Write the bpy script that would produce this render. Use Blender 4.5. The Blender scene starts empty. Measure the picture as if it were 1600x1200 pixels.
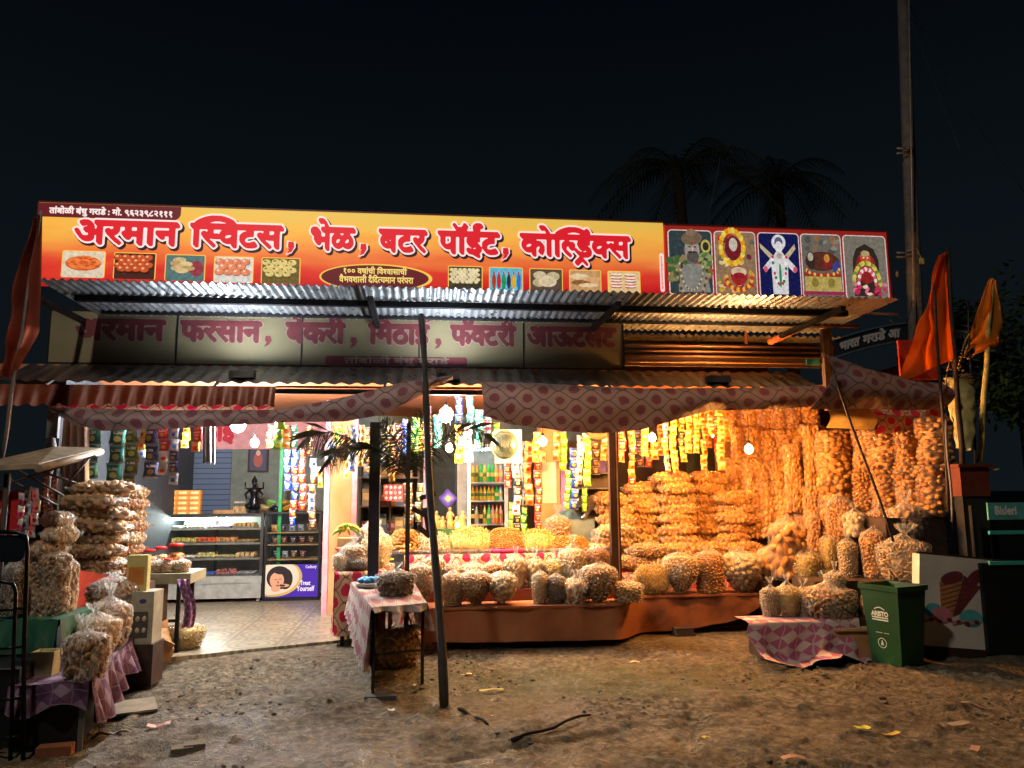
import bpy, math, random
import numpy as np
from mathutils import Vector, Matrix, noise

STREET_W = 340.0
SIGN_E = 0.75
LED_W = 680.0
BULB_W = 235.0
ADDED_UPLIGHT_W = 50.0
R = math.radians
scene = bpy.context.scene
COL = scene.collection
random.seed(7)

# ------------------------------------------------------------------ camera
CAM_H, PITCH, ROLL, FPX = 1.6, R(8.0), R(-0.4), 1200.0
cam = bpy.data.cameras.new("camera")
cam.sensor_width = 36.0
cam.lens = 36.0 * FPX / 1600.0
cam.clip_start = 0.05
cam.clip_end = 2000
camo = bpy.data.objects.new("camera", cam)
COL.objects.link(camo)
camo.matrix_world = Matrix.Translation((0, 0, CAM_H)) @ Matrix.Rotation(R(90) + PITCH, 4, 'X') @ Matrix.Rotation(ROLL, 4, 'Z')
scene.camera = camo

# ------------------------------------------------------------------ world: night sky
world = bpy.data.worlds.new("World")
scene.world = world
world.use_nodes = True
wn = world.node_tree
bg = wn.nodes['Background']
tc = wn.nodes.new('ShaderNodeTexCoord')
sp = wn.nodes.new('ShaderNodeSeparateXYZ')
rp = wn.nodes.new('ShaderNodeValToRGB')
wn.links.new(tc.outputs['Generated'], sp.inputs[0])
wn.links.new(sp.outputs['Z'], rp.inputs[0])
wn.links.new(rp.outputs[0], bg.inputs[0])
cr = rp.color_ramp
cr.elements[0].position = 0.0; cr.elements[0].color = (0.0048, 0.0074, 0.0092, 1)
cr.elements[1].position = 0.62; cr.elements[1].color = (0.0009, 0.0015, 0.0030, 1)
e = cr.elements.new(0.28); e.color = (0.0036, 0.0060, 0.0080, 1)
bg.inputs[1].default_value = 1.0

# ------------------------------------------------------------------ street light from behind the camera
def area(name, loc, target, size, energy, color):
    l = bpy.data.lights.new(name, 'AREA'); l.shape = 'DISK'; l.size = size; l.energy = energy; l.color = color
    o = bpy.data.objects.new(name, l); COL.objects.link(o); o.location = loc
    o.rotation_euler = (Vector(target) - Vector(loc)).to_track_quat('-Z', 'Y').to_euler()
    return o
area("street_lamp_light", (-3.0, 1.0, 9.0), (0.0, 7.5, 1.0), 0.5, STREET_W, (1.0, 0.90, 0.76))

scene.view_settings.view_transform = 'Standard'
scene.view_settings.look = 'None'
scene.view_settings.exposure = 0.0
scene.view_settings.gamma = 1.0
scene.render.engine = 'CYCLES'
cy = scene.cycles
cy.max_bounces = 6; cy.diffuse_bounces = 3; cy.glossy_bounces = 2; cy.transmission_bounces = 2
cy.transparent_max_bounces = 12
cy.sample_clamp_indirect = 3.0
cy.use_denoising = True
cy.caustics_reflective = False; cy.caustics_refractive = False

# ------------------------------------------------------------------ shop frame: s along the front, w into the shop, z up
AF = R(6.5)
O = Vector((0, 8.3, 0)); AX = Vector((math.cos(AF), math.sin(AF), 0)); NX = Vector((-math.sin(AF), math.cos(AF), 0))
CR = camo.matrix_world.to_3x3()
CP = Vector((0, 0, CAM_H))
def ray(u, v): return CR @ Vector(((u - 800) / FPX, -(v - 600) / FPX, -1.0))
def sz(u, v, w):
    d = ray(u, v); t = (w - (CP - O).dot(NX)) / d.dot(NX); q = CP + d * t
    return (q - O).dot(AX), q.z
def sw(u, v, z=0.0):
    d = ray(u, v); t = (z - CP.z) / d.z; q = CP + d * t
    return (q - O).dot(AX), (q - O).dot(NX)
def W(s, w, z): return O + AX * s + NX * w + Vector((0, 0, z))
def L(p):
    q = Vector(p) - O
    return (q.dot(AX), q.dot(NX), q.z)
def P3(u, v, w):
    s, z = sz(u, v, w); return Vector((s, w, z))

# ------------------------------------------------------------------ node helper
class X:
    """a value in a node tree with arithmetic"""
    def __init__(self, nt, sock): self.nt = nt; self.s = sock
    def _op(self, op, *o):
        n = self.nt.nodes.new('ShaderNodeMath'); n.operation = op
        for i, a in enumerate((self,) + o):
            if isinstance(a, X): self.nt.links.new(a.s, n.inputs[i])
            else: n.inputs[i].default_value = a
        return X(self.nt, n.outputs[0])
    def __add__(self, o): return self._op('ADD', o)
    def __radd__(self, o): return self._op('ADD', o)
    def __sub__(self, o): return self._op('SUBTRACT', o)
    def __mul__(self, o): return self._op('MULTIPLY', o)
    def __rmul__(self, o): return self._op('MULTIPLY', o)
    def abs(self): return self._op('ABSOLUTE')
    def cos(self): return self._op('COSINE')
    def sqrt(self): return self._op('SQRT')
    def frac(self): return self._op('FRACT')
    def lt(self, o): return self._op('LESS_THAN', o)
    def gt(self, o): return self._op('GREATER_THAN', o)
    def min(self, o): return self._op('MINIMUM', o)
    def max(self, o): return self._op('MAXIMUM', o)
    def pow(self, o): return self._op('POWER', o)
    def clamp(self):
        r = self._op('ADD', 0.0); r.s.node.use_clamp = True; return r

class Mat:
    def __init__(self, name, rough=0.6, metal=0.0, spec=0.4):
        self.m = bpy.data.materials.new(name); self.m.use_nodes = True
        self.nt = self.m.node_tree; self.b = self.nt.nodes['Principled BSDF']
        self.b.inputs['Roughness'].default_value = rough; self.b.inputs['Metallic'].default_value = metal
        self.b.inputs['Specular IOR Level'].default_value = spec
        self.out = self.nt.nodes['Material Output']
    def node(self, t, **k):
        n = self.nt.nodes.new(t)
        for a, v in k.items(): setattr(n, a, v)
        return n
    def link(self, a, b): self.nt.links.new(a.s if isinstance(a, X) else a, b)
    def coord(self, kind='Object'):
        n = self.node('ShaderNodeTexCoord'); return n.outputs[kind]
    def xyz(self, kind='Object', vec=None):
        n = self.node('ShaderNodeSeparateXYZ'); self.link(vec or self.coord(kind), n.inputs[0])
        return [X(self.nt, n.outputs[i]) for i in range(3)]
    def mapping(self, scale=(1, 1, 1), kind='Object', rot=(0, 0, 0)):
        n = self.node('ShaderNodeMapping'); n.inputs['Scale'].default_value = scale; n.inputs['Rotation'].default_value = rot
        self.link(self.coord(kind), n.inputs[0]); return n.outputs[0]
    def noise(self, scale=5, detail=4, vec=None, rough=0.55, dist=0.0):
        n = self.node('ShaderNodeTexNoise'); n.inputs['Scale'].default_value = scale; n.inputs['Detail'].default_value = detail
        n.inputs['Roughness'].default_value = rough; n.inputs['Distortion'].default_value = dist
        self.link(vec or self.coord(), n.inputs['Vector']); return X(self.nt, n.outputs['Fac'])
    def voro(self, scale=5, vec=None, out='Distance', feature='F1'):
        n = self.node('ShaderNodeTexVoronoi'); n.feature = feature; n.inputs['Scale'].default_value = scale
        self.link(vec or self.coord(), n.inputs['Vector']); return n.outputs[out]
    def ramp(self, fac, stops):
        n = self.node('ShaderNodeValToRGB'); self.link(fac, n.inputs[0]); c = n.color_ramp
        while len(c.elements) < len(stops): c.elements.new(0.5)
        for e_, (p, col) in zip(c.elements, stops):
            e_.position = p; e_.color = (*col, 1) if len(col) == 3 else col
        return n.outputs[0]
    def mix(self, fac, a, b):
        n = self.node('ShaderNodeMix'); n.data_type = 'RGBA'
        if isinstance(fac, (int, float)): n.inputs[0].default_value = fac
        else: self.link(fac, n.inputs[0])
        for i, c in ((6, a), (7, b)):
            if isinstance(c, tuple): n.inputs[i].default_value = (*c[:3], 1)
            else: self.link(c, n.inputs[i])
        return n.outputs[2]
    def base(self, c):
        if isinstance(c, tuple): self.b.inputs['Base Color'].default_value = (*c[:3], 1)
        else: self.link(c, self.b.inputs['Base Color'])
        return self
    def rough(self, r): self.link(r, self.b.inputs['Roughness']); return self
    def bump(self, h, strength=0.4, dist=0.01):
        n = self.node('ShaderNodeBump'); n.inputs['Strength'].default_value = strength; n.inputs['Distance'].default_value = dist
        self.link(h, n.inputs['Height']); self.link(n.outputs[0], self.b.inputs['Normal']); return self
    def emit(self, c, strength):
        if isinstance(c, tuple): self.b.inputs['Emission Color'].default_value = (*c[:3], 1)
        else: self.link(c, self.b.inputs['Emission Color'])
        self.b.inputs['Emission Strength'].default_value = strength; return self

def srgb(r, g, b):
    f = lambda c: (c / 255) / 12.92 if c / 255 <= 0.04045 else ((c / 255 + 0.055) / 1.055) ** 2.4
    return (f(r), f(g), f(b))
_pc = {}
def paint(r, g, b, rough=0.55, metal=0.0, wear=0.25, name=None):
    """a plain surface colour (given as sRGB) with a little unevenness"""
    key = (r, g, b, rough, metal, wear)
    if key in _pc: return _pc[key]
    m = Mat(name or "surface", rough, metal)
    c = srgb(r, g, b)
    n = m.noise(9, 5)
    d = tuple(x * (1 - wear) for x in c); l = tuple(min(1, x * (1 + wear * 0.5)) for x in c)
    m.base(m.ramp(n, [(0.32, d), (0.66, l)]))
    m.bump(m.noise(60, 3), 0.12, 0.004)
    _pc[key] = m.m
    return m.m
def flatcol(r, g, b, emit=0.0, rough=0.5, mottle=False):
    key = ('f', r, g, b, emit, rough, mottle)
    if key in _pc: return _pc[key]
    m = Mat("print_colour", rough); c = srgb(r, g, b)
    n = m.noise(26, 5, None, 0.7); c2 = m.ramp(n, [(0.3, tuple(x * 0.62 for x in c)), (0.55, c), (0.72, tuple(min(1, x * 1.25 + 0.02) for x in c))]) if mottle else c
    m.base(c2)
    if emit: m.emit(c2, emit)
    _pc[key] = m.m
    return m.m

# ------------------------------------------------------------------ mesh builder
_ico = {}
def ico(sub):
    if sub not in _ico:
        import bmesh
        bm = bmesh.new(); bmesh.ops.create_icosphere(bm, subdivisions=sub, radius=1.0)
        bm.verts.ensure_lookup_table()
        _ico[sub] = (np.array([v.co[:] for v in bm.verts]), [tuple(v.index for v in f.verts) for f in bm.faces]); bm.free()
    return _ico[sub]

class MB:
    def __init__(self): self.v = []; self.f = []; self.m = []; self.uv = {}; self.sm = []
    def add(self, vs, fs, mi=0, smooth=False):
        o = len(self.v); self.v.extend([tuple(map(float, q)) for q in vs])
        for f in fs: self.f.append(tuple(i + o for i in f)); self.m.append(mi); self.sm.append(smooth)
        return o
    def box(self, c, d, mi=0, rz=0.0, rx=0.0, ry=0.0, taper=1.0):
        x, y, z = d[0] / 2, d[1] / 2, d[2] / 2
        M = Matrix.Rotation(rz, 3, 'Z') @ Matrix.Rotation(ry, 3, 'Y') @ Matrix.Rotation(rx, 3, 'X')
        vs = []
        for k in (-1, 1):
            t = taper if k < 0 else 1.0
            for (i, j) in ((-1, -1), (1, -1), (1, 1), (-1, 1)):
                vs.append(M @ Vector((i * x * t, j * y * t, k * z)) + Vector(c))
        self.add(vs, [(3, 2, 1, 0), (4, 5, 6, 7), (0, 1, 5, 4), (1, 2, 6, 5), (2, 3, 7, 6), (3, 0, 4, 7)], mi); return self
    def bb(self, a, b, mi=0):
        return self.box([(a[i] + b[i]) / 2 for i in range(3)], [abs(b[i] - a[i]) for i in range(3)], mi)
    def tube(self, pts, r, n=8, mi=0, caps=True, smooth=True):
        pts = [Vector(p) for p in pts]; rs = r if isinstance(r, (list, tuple)) else [r] * len(pts)
        vs = []; fs = []
        up = None
        for i, p in enumerate(pts):
            t = (pts[min(i + 1, len(pts) - 1)] - pts[max(i - 1, 0)]).normalized()
            if up is None:
                up = Vector((0, 0, 1)) if abs(t.z) < 0.9 else Vector((1, 0, 0))
            a = t.cross(up).normalized(); b = a.cross(t).normalized(); up = b
            for k in range(n):
                th = 2 * math.pi * k / n
                vs.append(p + (a * math.cos(th) + b * math.sin(th)) * rs[i])
        for i in range(len(pts) - 1):
            for k in range(n):
                fs.append((i * n + k, i * n + (k + 1) % n, (i + 1) * n + (k + 1) % n, (i + 1) * n + k))
        self.add(vs, fs, mi, smooth)
        if caps:
            o = len(self.v) - len(vs)
            self.f.append(tuple(o + k for k in reversed(range(n)))); self.m.append(mi); self.sm.append(False)
            self.f.append(tuple(o + (len(pts) - 1) * n + k for k in range(n))); self.m.append(mi); self.sm.append(False)
        return self
    def ell(self, c, r, mi=0, sub=2, M=None):
        V, F = ico(sub); r = (r, r, r) if isinstance(r, (int, float)) else r
        V = V * np.array(r)
        if M is not None: V = V @ np.array(M.to_3x3()).T
        self.add(V + np.array(c), F, mi, True); return self
    def lathe(self, c, prof, n=16, mi=0, smooth=True, sx=1.0, sy=1.0, close=True):
        vs = []; fs = []
        for (r, z) in prof:
            for k in range(n):
                th = 2 * math.pi * k / n; vs.append((c[0] + r * sx * math.cos(th), c[1] + r * sy * math.sin(th), c[2] + z))
        for i in range(len(prof) - 1):
            for k in range(n): fs.append((i * n + k, i * n + (k + 1) % n, (i + 1) * n + (k + 1) % n, (i + 1) * n + k))
        if close: fs.append(tuple(reversed(range(n)))); fs.append(tuple((len(prof) - 1) * n + k for k in range(n)))
        self.add(vs, fs, mi, smooth); return self
    def grid(self, fn, nu, nv, mi=0, smooth=True, uvs=None):
        vs = [fn(i / nu, j / nv) for j in range(nv + 1) for i in range(nu + 1)]
        fs = [(j * (nu + 1) + i, j * (nu + 1) + i + 1, (j + 1) * (nu + 1) + i + 1, (j + 1) * (nu + 1) + i) for j in range(nv) for i in range(nu)]
        o = self.add(vs, fs, mi, smooth)
        if uvs:
            for j in range(nv + 1):
                for i in range(nu + 1): self.uv[o + j * (nu + 1) + i] = uvs(i / nu, j / nv)
        return self
    def poly(self, pts, mi=0, thick=None):
        n = len(pts)
        if thick is None: self.add(pts, [tuple(range(n))], mi)
        else:
            d = Vector(thick); vs = [Vector(p) for p in pts] + [Vector(p) + d for p in pts]
            fs = [tuple(range(n)), tuple(reversed(range(n, 2 * n)))] + [(i, i + n, (i + 1) % n + n, (i + 1) % n) for i in range(n)]
            self.add(vs, fs, mi)
        return self
    def disc(self, c, rx, rz, y, mi=0, n=20, rot=0.0):
        """flat ellipse facing the street (in the s,z plane)"""
        vs = []
        for k in range(n):
            t = 2 * math.pi * k / n; a, b = rx * math.cos(t), rz * math.sin(t)
            vs.append((c[0] + a * math.cos(rot) - b * math.sin(rot), y, c[1] + a * math.sin(rot) + b * math.cos(rot)))
        self.add(vs, [tuple(range(n))], mi); return self
    def build(self, name, mats, parent=None, loc=None, smooth=None):
        me = bpy.data.meshes.new(name)
        me.from_pydata(self.v, [], self.f)
        for m in (mats if isinstance(mats, (list, tuple)) else [mats]): me.materials.append(m)
        me.polygons.foreach_set('material_index', self.m)
        me.polygons.foreach_set('use_smooth', self.sm if smooth is None else [smooth] * len(self.sm))
        if self.uv:
            ul = me.uv_layers.new(name='UVMap')
            idx = np.empty(len(me.loops), dtype=np.int32); me.loops.foreach_get('vertex_index', idx)
            arr = np.zeros((len(self.v), 2)); 
            for k, t in self.uv.items(): arr[k] = t
            ul.data.foreach_set('uv', arr[idx].ravel())
        me.update()
        o = bpy.data.objects.new(name, me); COL.objects.link(o)
        if parent is not None: o.parent = parent
        if parent is None:
            o.location = O if loc is None else W(*loc); o.rotation_euler = (0, 0, AF)
        elif loc is not None: o.location = loc
        return o

def tag(o, label=None, cat=None, group=None, kind=None):
    if label: o['label'] = label
    if cat: o['category'] = cat
    if group: o['group'] = group
    if kind: o['kind'] = kind
    return o
def thing(name, label, cat, loc=(0, 0, 0), rz=0.0, group=None, scale=None, rx=0.0, ry=0.0):
    o = bpy.data.objects.new(name, None); COL.objects.link(o); o.empty_display_size = 0.1
    o.location = W(*loc)
    o.rotation_euler = (Matrix.Rotation(AF + rz, 3, 'Z') @ Matrix.Rotation(ry, 3, 'Y') @ Matrix.Rotation(rx, 3, 'X')).to_euler()
    if scale: o.scale = scale
    return tag(o, label, cat, group)
def copy_thing(src, label, loc, rz=0.0, group=None, scale=None, rx=0.0, ry=0.0):
    r = src.copy(); COL.objects.link(r); r.location = W(*loc)
    r.rotation_euler = (Matrix.Rotation(AF + rz, 3, 'Z') @ Matrix.Rotation(ry, 3, 'Y') @ Matrix.Rotation(rx, 3, 'X')).to_euler()
    if scale: r.scale = scale
    r['label'] = label
    if group: r['group'] = group
    for ch in list(src.children):
        c = ch.copy(); COL.objects.link(c); c.parent = r
        for g in ch.children:
            d = g.copy(); COL.objects.link(d); d.parent = c
    return r

def vnoise(x, y, seed=0):
    """vectorised value noise"""
    rng = np.random.RandomState(seed); T = rng.rand(256, 256)
    xi = np.floor(x).astype(int); yi = np.floor(y).astype(int); fx = x - xi; fy = y - yi
    fx = fx * fx * (3 - 2 * fx); fy = fy * fy * (3 - 2 * fy)
    g = lambda a, b: T[a % 256, b % 256]
    return (g(xi, yi) * (1 - fx) + g(xi + 1, yi) * fx) * (1 - fy) + (g(xi, yi + 1) * (1 - fx) + g(xi + 1, yi + 1) * fx) * fy - 0.5
def fbm(x, y, o=4, seed=0, g=0.5):
    r = 0; a = 1
    for i in range(o): r = r + a * vnoise(x * 2 ** i + 17 * i, y * 2 ** i + 31 * i, seed + i); a *= g
    return r
# ------------------------------------------------------------------ lettering: glyphs rasterised, joined, thickened with a slanted nib, and cut out as meshes
EM = 72
_gc = {}
def _textmesh(s):
    c = bpy.data.curves.new('tmp_text', 'FONT'); c.body = s; c.size = 1.0
    o = bpy.data.objects.new('tmp_text', c); COL.objects.link(o)
    bpy.context.view_layer.update()
    dg = bpy.context.evaluated_depsgraph_get()
    me = bpy.data.meshes.new_from_object(o.evaluated_get(dg))
    n = len(me.vertices); V = np.zeros(n * 3); me.vertices.foreach_get('co', V); V = V.reshape(-1, 3)[:, :2]
    T = [tuple(p.vertices) for p in me.polygons]
    bpy.data.meshes.remove(me); bpy.data.objects.remove(o); bpy.data.curves.remove(c)
    return V, T
_bar = None
def glyph(ch):
    """(mask, advance) ; mask origin at x=-1em, y=-0.6em"""
    global _bar
    if ch in _gc: return _gc[ch]
    if _bar is None: _bar = _textmesh('|')[0][:, 0].max()
    H_, W_ = int(EM * 2.2), int(EM * 3.0)
    g = np.zeros((H_, W_), bool); adv = 0.28
    if ch != ' ':
        V, T = _textmesh(ch)
        V2, _ = _textmesh(ch + '|'); adv = float(V2[:, 0].max() - _bar)
        if len(V):
            Q = (V + np.array([1.0, 0.6])) * EM
            for t in T:
                for k in range(1, len(t) - 1):
                    a, b, c = Q[t[0]], Q[t[k]], Q[t[k + 1]]
                    x0, x1 = int(max(0, min(a[0], b[0], c[0]))), int(min(W_ - 1, max(a[0], b[0], c[0]) + 1))
                    y0, y1 = int(max(0, min(a[1], b[1], c[1]))), int(min(H_ - 1, max(a[1], b[1], c[1]) + 1))
                    if x1 < x0 or y1 < y0: continue
                    yy, xx = np.mgrid[y0:y1 + 1, x0:x1 + 1]
                    d = (b[0] - a[0]) * (c[1] - a[1]) - (c[0] - a[0]) * (b[1] - a[1])
                    if abs(d) < 1e-9: continue
                    w1 = ((xx - a[0]) * (c[1] - a[1]) - (c[0] - a[0]) * (yy - a[1])) / d
                    w2 = ((b[0] - a[0]) * (yy - a[1]) - (xx - a[0]) * (b[1] - a[1])) / d
                    g[y0:y1 + 1, x0:x1 + 1] |= (w1 >= -0.02) & (w2 >= -0.02) & (w1 + w2 <= 1.02)
    _gc[ch] = (g, adv)
    return _gc[ch]
def word(tokens):
    """tokens: str glyphs, or (glyph, crop) for half forms -> bool mask, origin row of baseline"""
    pen = 1.2; canvas = np.zeros((int(EM * 2.2), int(EM * (len(tokens) * 0.95 + 3.5))), bool)
    for t in tokens:
        crop = 1.0
        if isinstance(t, tuple): t, crop = t
        if t == '~':   # the short i sign: upright bar with its arch reaching over crop em
            g, adv = glyph('ा'); x0 = int(round((pen - 1.0) * EM)); wd = min(g.shape[1], canvas.shape[1] - x0)
            canvas[:, x0:x0 + wd] |= g[:, :wd]
            for k in range(160):
                q = k / 159; xx = int((pen + adv * 0.55 + (crop - 0.0) * q) * EM); yy = int((0.6 + 0.63 + 0.21 * math.sin(math.pi * min(1, q * 0.92 + 0.0)) ** 0.75) * EM)
                canvas[yy - 2:yy + 3, xx - 2:xx + 3] = True
            pen += adv; continue
        if t == '/':   # the small rakar stroke under the previous letter
            x = int((pen - 0.36) * EM); y = int(0.50 * EM)
            for k in range(int(0.17 * EM)):
                canvas[y - k:y - k + 4, x - k:x - k + 4] = True; canvas[y - k:y - k + 4, x + k:x + k + 4] = True
            continue
        g, adv = glyph(t)
        if crop < 1.0:
            g = g.copy(); cut = int((1.0 + adv * crop) * EM); g[:, cut:] = False; adv = adv * crop
        x0 = int(round((pen - 1.0) * EM)); wd = min(g.shape[1], canvas.shape[1] - x0)
        canvas[:, x0:x0 + wd] |= g[:, :wd]
        pen += adv
    xs = np.where(canvas.any(0))[0]
    if len(xs) == 0: return canvas
    pad = 14
    return canvas[:, max(0, xs[0] - pad):xs[-1] + pad]
def dilate(m, nib):
    out = np.zeros_like(m)
    for dx, dy in nib:
        out |= np.roll(np.roll(m, dx, 1), dy, 0)
    return out
def nib_slant(a, b, ang=R(40)):
    s = set()
    for i in range(-a, a + 1):
        for t in range(-b, b + 1):
            s.add((round(i * math.cos(ang) - t * math.sin(ang)), round(i * math.sin(ang) + t * math.cos(ang))))
    return sorted(s)
def nib_round(r): return [(x, y) for x in range(-r, r + 1) for y in range(-r, r + 1) if x * x + y * y <= r * r]
def blur(m):
    f = m.astype(float)
    for ax in (0, 1): f = (np.roll(f, 1, ax) + 2 * f + np.roll(f, -1, ax)) / 4
    for ax in (0, 1): f = (np.roll(f, 1, ax) + 2 * f + np.roll(f, -1, ax)) / 4
    return f
def mask_mesh(mb, F, fx, y, mi):
    """marching squares of field F at 0.5; fx maps (col,row)->(s,z)"""
    ny, nx = F.shape; I = F > 0.5
    full = I[:-1, :-1] & I[1:, :-1] & I[:-1, 1:] & I[1:, 1:]
    none = ~(I[:-1, :-1] | I[1:, :-1] | I[:-1, 1:] | I[1:, 1:])
    vid = {}; vs = []; fs = []
    def vert(a, b):
        k = (round(a, 3), round(b, 3))
        if k not in vid: vid[k] = len(vs); s, z = fx(a, b); vs.append((s, y, z))
        return vid[k]
    for j in range(ny - 1):
        i = 0; row = full[j]
        while i < nx - 1:
            if row[i]:
                k = i
                while k < nx - 1 and row[k]: k += 1
                fs.append((vert(i, j), vert(k, j), vert(k, j + 1), vert(i, j + 1))); i = k
            else: i += 1
    J, K = np.where(~full & ~none)
    for j, i in zip(J, K):
        cs = [(i, j), (i + 1, j), (i + 1, j + 1), (i, j + 1)]; vals = [F[b, a] for a, b in cs]; ring = []
        for q in range(4):
            a, b = cs[q], cs[(q + 1) % 4]; va, vb = vals[q], vals[(q + 1) % 4]
            if va > 0.5: ring.append(vert(*a))
            if (va > 0.5) != (vb > 0.5):
                t = (0.5 - va) / (vb - va); ring.append(vert(a[0] + (b[0] - a[0]) * t, a[1] + (b[1] - a[1]) * t))
        if len(ring) >= 3: fs.append(tuple(dict.fromkeys(ring)))
    fs = [f for f in fs if len(f) >= 3]
    mb.add(vs, fs, mi)
HEAD = 0.62   # height of the head line above the base line in the font, em
def letter(mb, tokens, s0, s1, z_head, z_base, y, layers, nib, shear=0.0):
    """layers: list of (material index, extra round dilation px, dx, dz, dy)"""
    m0 = dilate(word(tokens), nib)
    xs = np.where(m0.any(0))[0]; a, b = xs[0], xs[-1]
    kx = (s1 - s0) / (b - a); kz = (z_head - z_base) / (HEAD * EM)
    for (mi, r, dx, dz, dy) in layers:
        m = dilate(m0, nib_round(r)) if r else m0
        fx = lambda i, j: (s0 + (i - a) * kx + dx + shear * (j - 0.6 * EM) * kz, z_base + (j - 0.6 * EM) * kz + dz)
        mask_mesh(mb, blur(m), fx, y + dy, mi)
def latin(mb, text, s0, s1, z0, z1, y, mi, nib=((0, 0),)):
    m = dilate(word(list(text)), nib); xs = np.where(m.any(0))[0]; ys = np.where(m.any(1))[0]
    fx = lambda i, j: (s0 + (i - xs[0]) * (s1 - s0) / (xs[-1] - xs[0]), z0 + (j - ys[0]) * (z1 - z0) / (ys[-1] - ys[0]))
    mask_mesh(mb, blur(m), fx, y, mi)
def rrect(s0, s1, z0, z1, r, n=5):
    pts = []
    for (cx, cz, a0) in ((s1 - r, z1 - r, 0), (s0 + r, z1 - r, 90), (s0 + r, z0 + r, 180), (s1 - r, z0 + r, 270)):
        for k in range(n + 1):
            t = R(a0 + 90 * k / n); pts.append((cx + r * math.cos(t), cz + r * math.sin(t)))
    return pts
def flat(mb, pts, y, mi): mb.add([(p[0], y, p[1]) for p in pts], [tuple(range(len(pts)))], mi)

# ------------------------------------------------------------------ shared materials
steel = paint(150, 152, 155, 0.35, 0.9, 0.3, "brushed_metal")
dark_metal = paint(38, 38, 42, 0.5, 0.6, 0.3, "dark_painted_metal")
wood_dark = paint(58, 42, 32, 0.75, 0, 0.5, "dark_wood")
wood_pale = paint(196, 172, 96, 0.7, 0, 0.4, "pale_peeled_wood")
orange_board = paint(176, 84, 40, 0.55, 0, 0.35, "orange_board")
cardboard = paint(172, 128, 84, 0.8, 0, 0.25, "cardboard")
black_plastic = paint(22, 24, 28, 0.4, 0, 0.2, "black_plastic")

def fabric(name, cloth, spot, line, P=0.25, H=0.235, dim=1.0):
    """ogee printed cloth, in uv metres"""
    m = Mat(name, 0.85, 0, 0.15)
    u, v, _ = m.xyz('UV')
    wn_ = m.noise(1.6, 2, m.coord('UV')); u = u + (wn_ - 0.5) * 0.10; v = v + (m.noise(2.1, 2, m.coord('UV')) - 0.5) * 0.08
    wv = ((u * (2 * math.pi / P)).cos()) * (H * 0.25)
    d1 = (((v + wv) * (1 / H)).frac() - 0.5).abs() * H
    d2 = (((v - wv) * (1 / H) + 0.5).frac() - 0.5).abs() * H
    lines = d1.min(d2).lt(0.0055)
    ring = d1.min(d2).gt(0.011) * d1.min(d2).lt(0.014)
    def dots(du, dv):
        a = ((u * (1 / P) + du).frac() - 0.5) * P; b = ((v * (1 / H) + dv).frac() - 0.5) * H
        return ((a * a) * 1.0 + (b * b) * 1.25).sqrt()
    r = dots(0.0, 0.25).min(dots(0.5, 0.75))
    n = m.noise(14, 3, m.coord('UV'))
    spotf = (r + (n - 0.5) * 0.05).lt(0.050)
    halo = (r.gt(0.062)) * (r.lt(0.066))
    c = m.mix(ring, cloth, tuple(x * 0.72 for x in cloth))
    c = m.mix(halo, c, tuple(0.5 * (x + y) for x, y in zip(spot, cloth)))
    c = m.mix(spotf, c, spot)
    c = m.mix(((r + (n - 0.5) * 0.02).lt(0.022)), c, tuple(min(1, x * 0.8 + 0.01) for x in spot))
    c = m.mix(lines, c, line)
    m.base(m.mix((m.noise(2.2, 4, m.coord('UV')) - 0.42).clamp(), c, (0.12, 0.09, 0.07)))
    m.bump(m.noise(7, 5, m.coord('UV'), 0.6, 1.0), 0.5, 0.03)
    # thin cloth lets some light through
    tr = m.node('ShaderNodeBsdfTranslucent'); m.link(c, tr.inputs[0])
    mx = m.node('ShaderNodeMixShader'); mx.inputs[0].default_value = 0.04
    m.link(m.b.outputs[0], mx.inputs[1]); m.link(tr.outputs[0], mx.inputs[2]); m.link(mx.outputs[0], m.out.inputs[0])
    return m.m
cloth_main = fabric("printed_cloth", (0.24, 0.165, 0.15), (0.15, 0.05, 0.06), (0.09, 0.05, 0.05), 0.33, 0.21)
cloth_red = fabric("printed_table_cloth", (0.62, 0.42, 0.26), (0.62, 0.015, 0.06), (0.22, 0.02, 0.03), 0.22, 0.2)
def check_cloth(name, a, b, c, scale=0.09):
    m = Mat(name, 0.8, 0, 0.2)
    u, v, _ = m.xyz('UV')
    k = 1 / scale
    u = u + (m.noise(3.0, 3, m.coord('UV')) - 0.5) * 0.12; v = v + (m.noise(2.4, 3, m.coord('UV')) - 0.5) * 0.12
    p = ((u + v) * k).frac().lt(0.5); q = ((u - v) * k).frac().lt(0.5)
    x = m.mix((p - q).abs(), a, b); x = m.mix(p * q, x, c)
    lin = ((u * (k * 2)).frac().lt(0.08)).max((v * (k * 2)).frac().lt(0.08))
    m.base(m.mix(lin * 0.6, x, a)); m.bump(m.noise(8, 4, m.coord('UV')), 0.5, 0.02)
    return m.m
cloth_pink = check_cloth("pink_check_cloth", (0.60, 0.48, 0.42), (0.44, 0.12, 0.20), (0.52, 0.36, 0.34), 0.30)
cloth_purple = check_cloth("purple_check_cloth", (0.22, 0.15, 0.20), (0.11, 0.05, 0.10), (0.07, 0.03, 0.07), 0.24)

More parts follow.
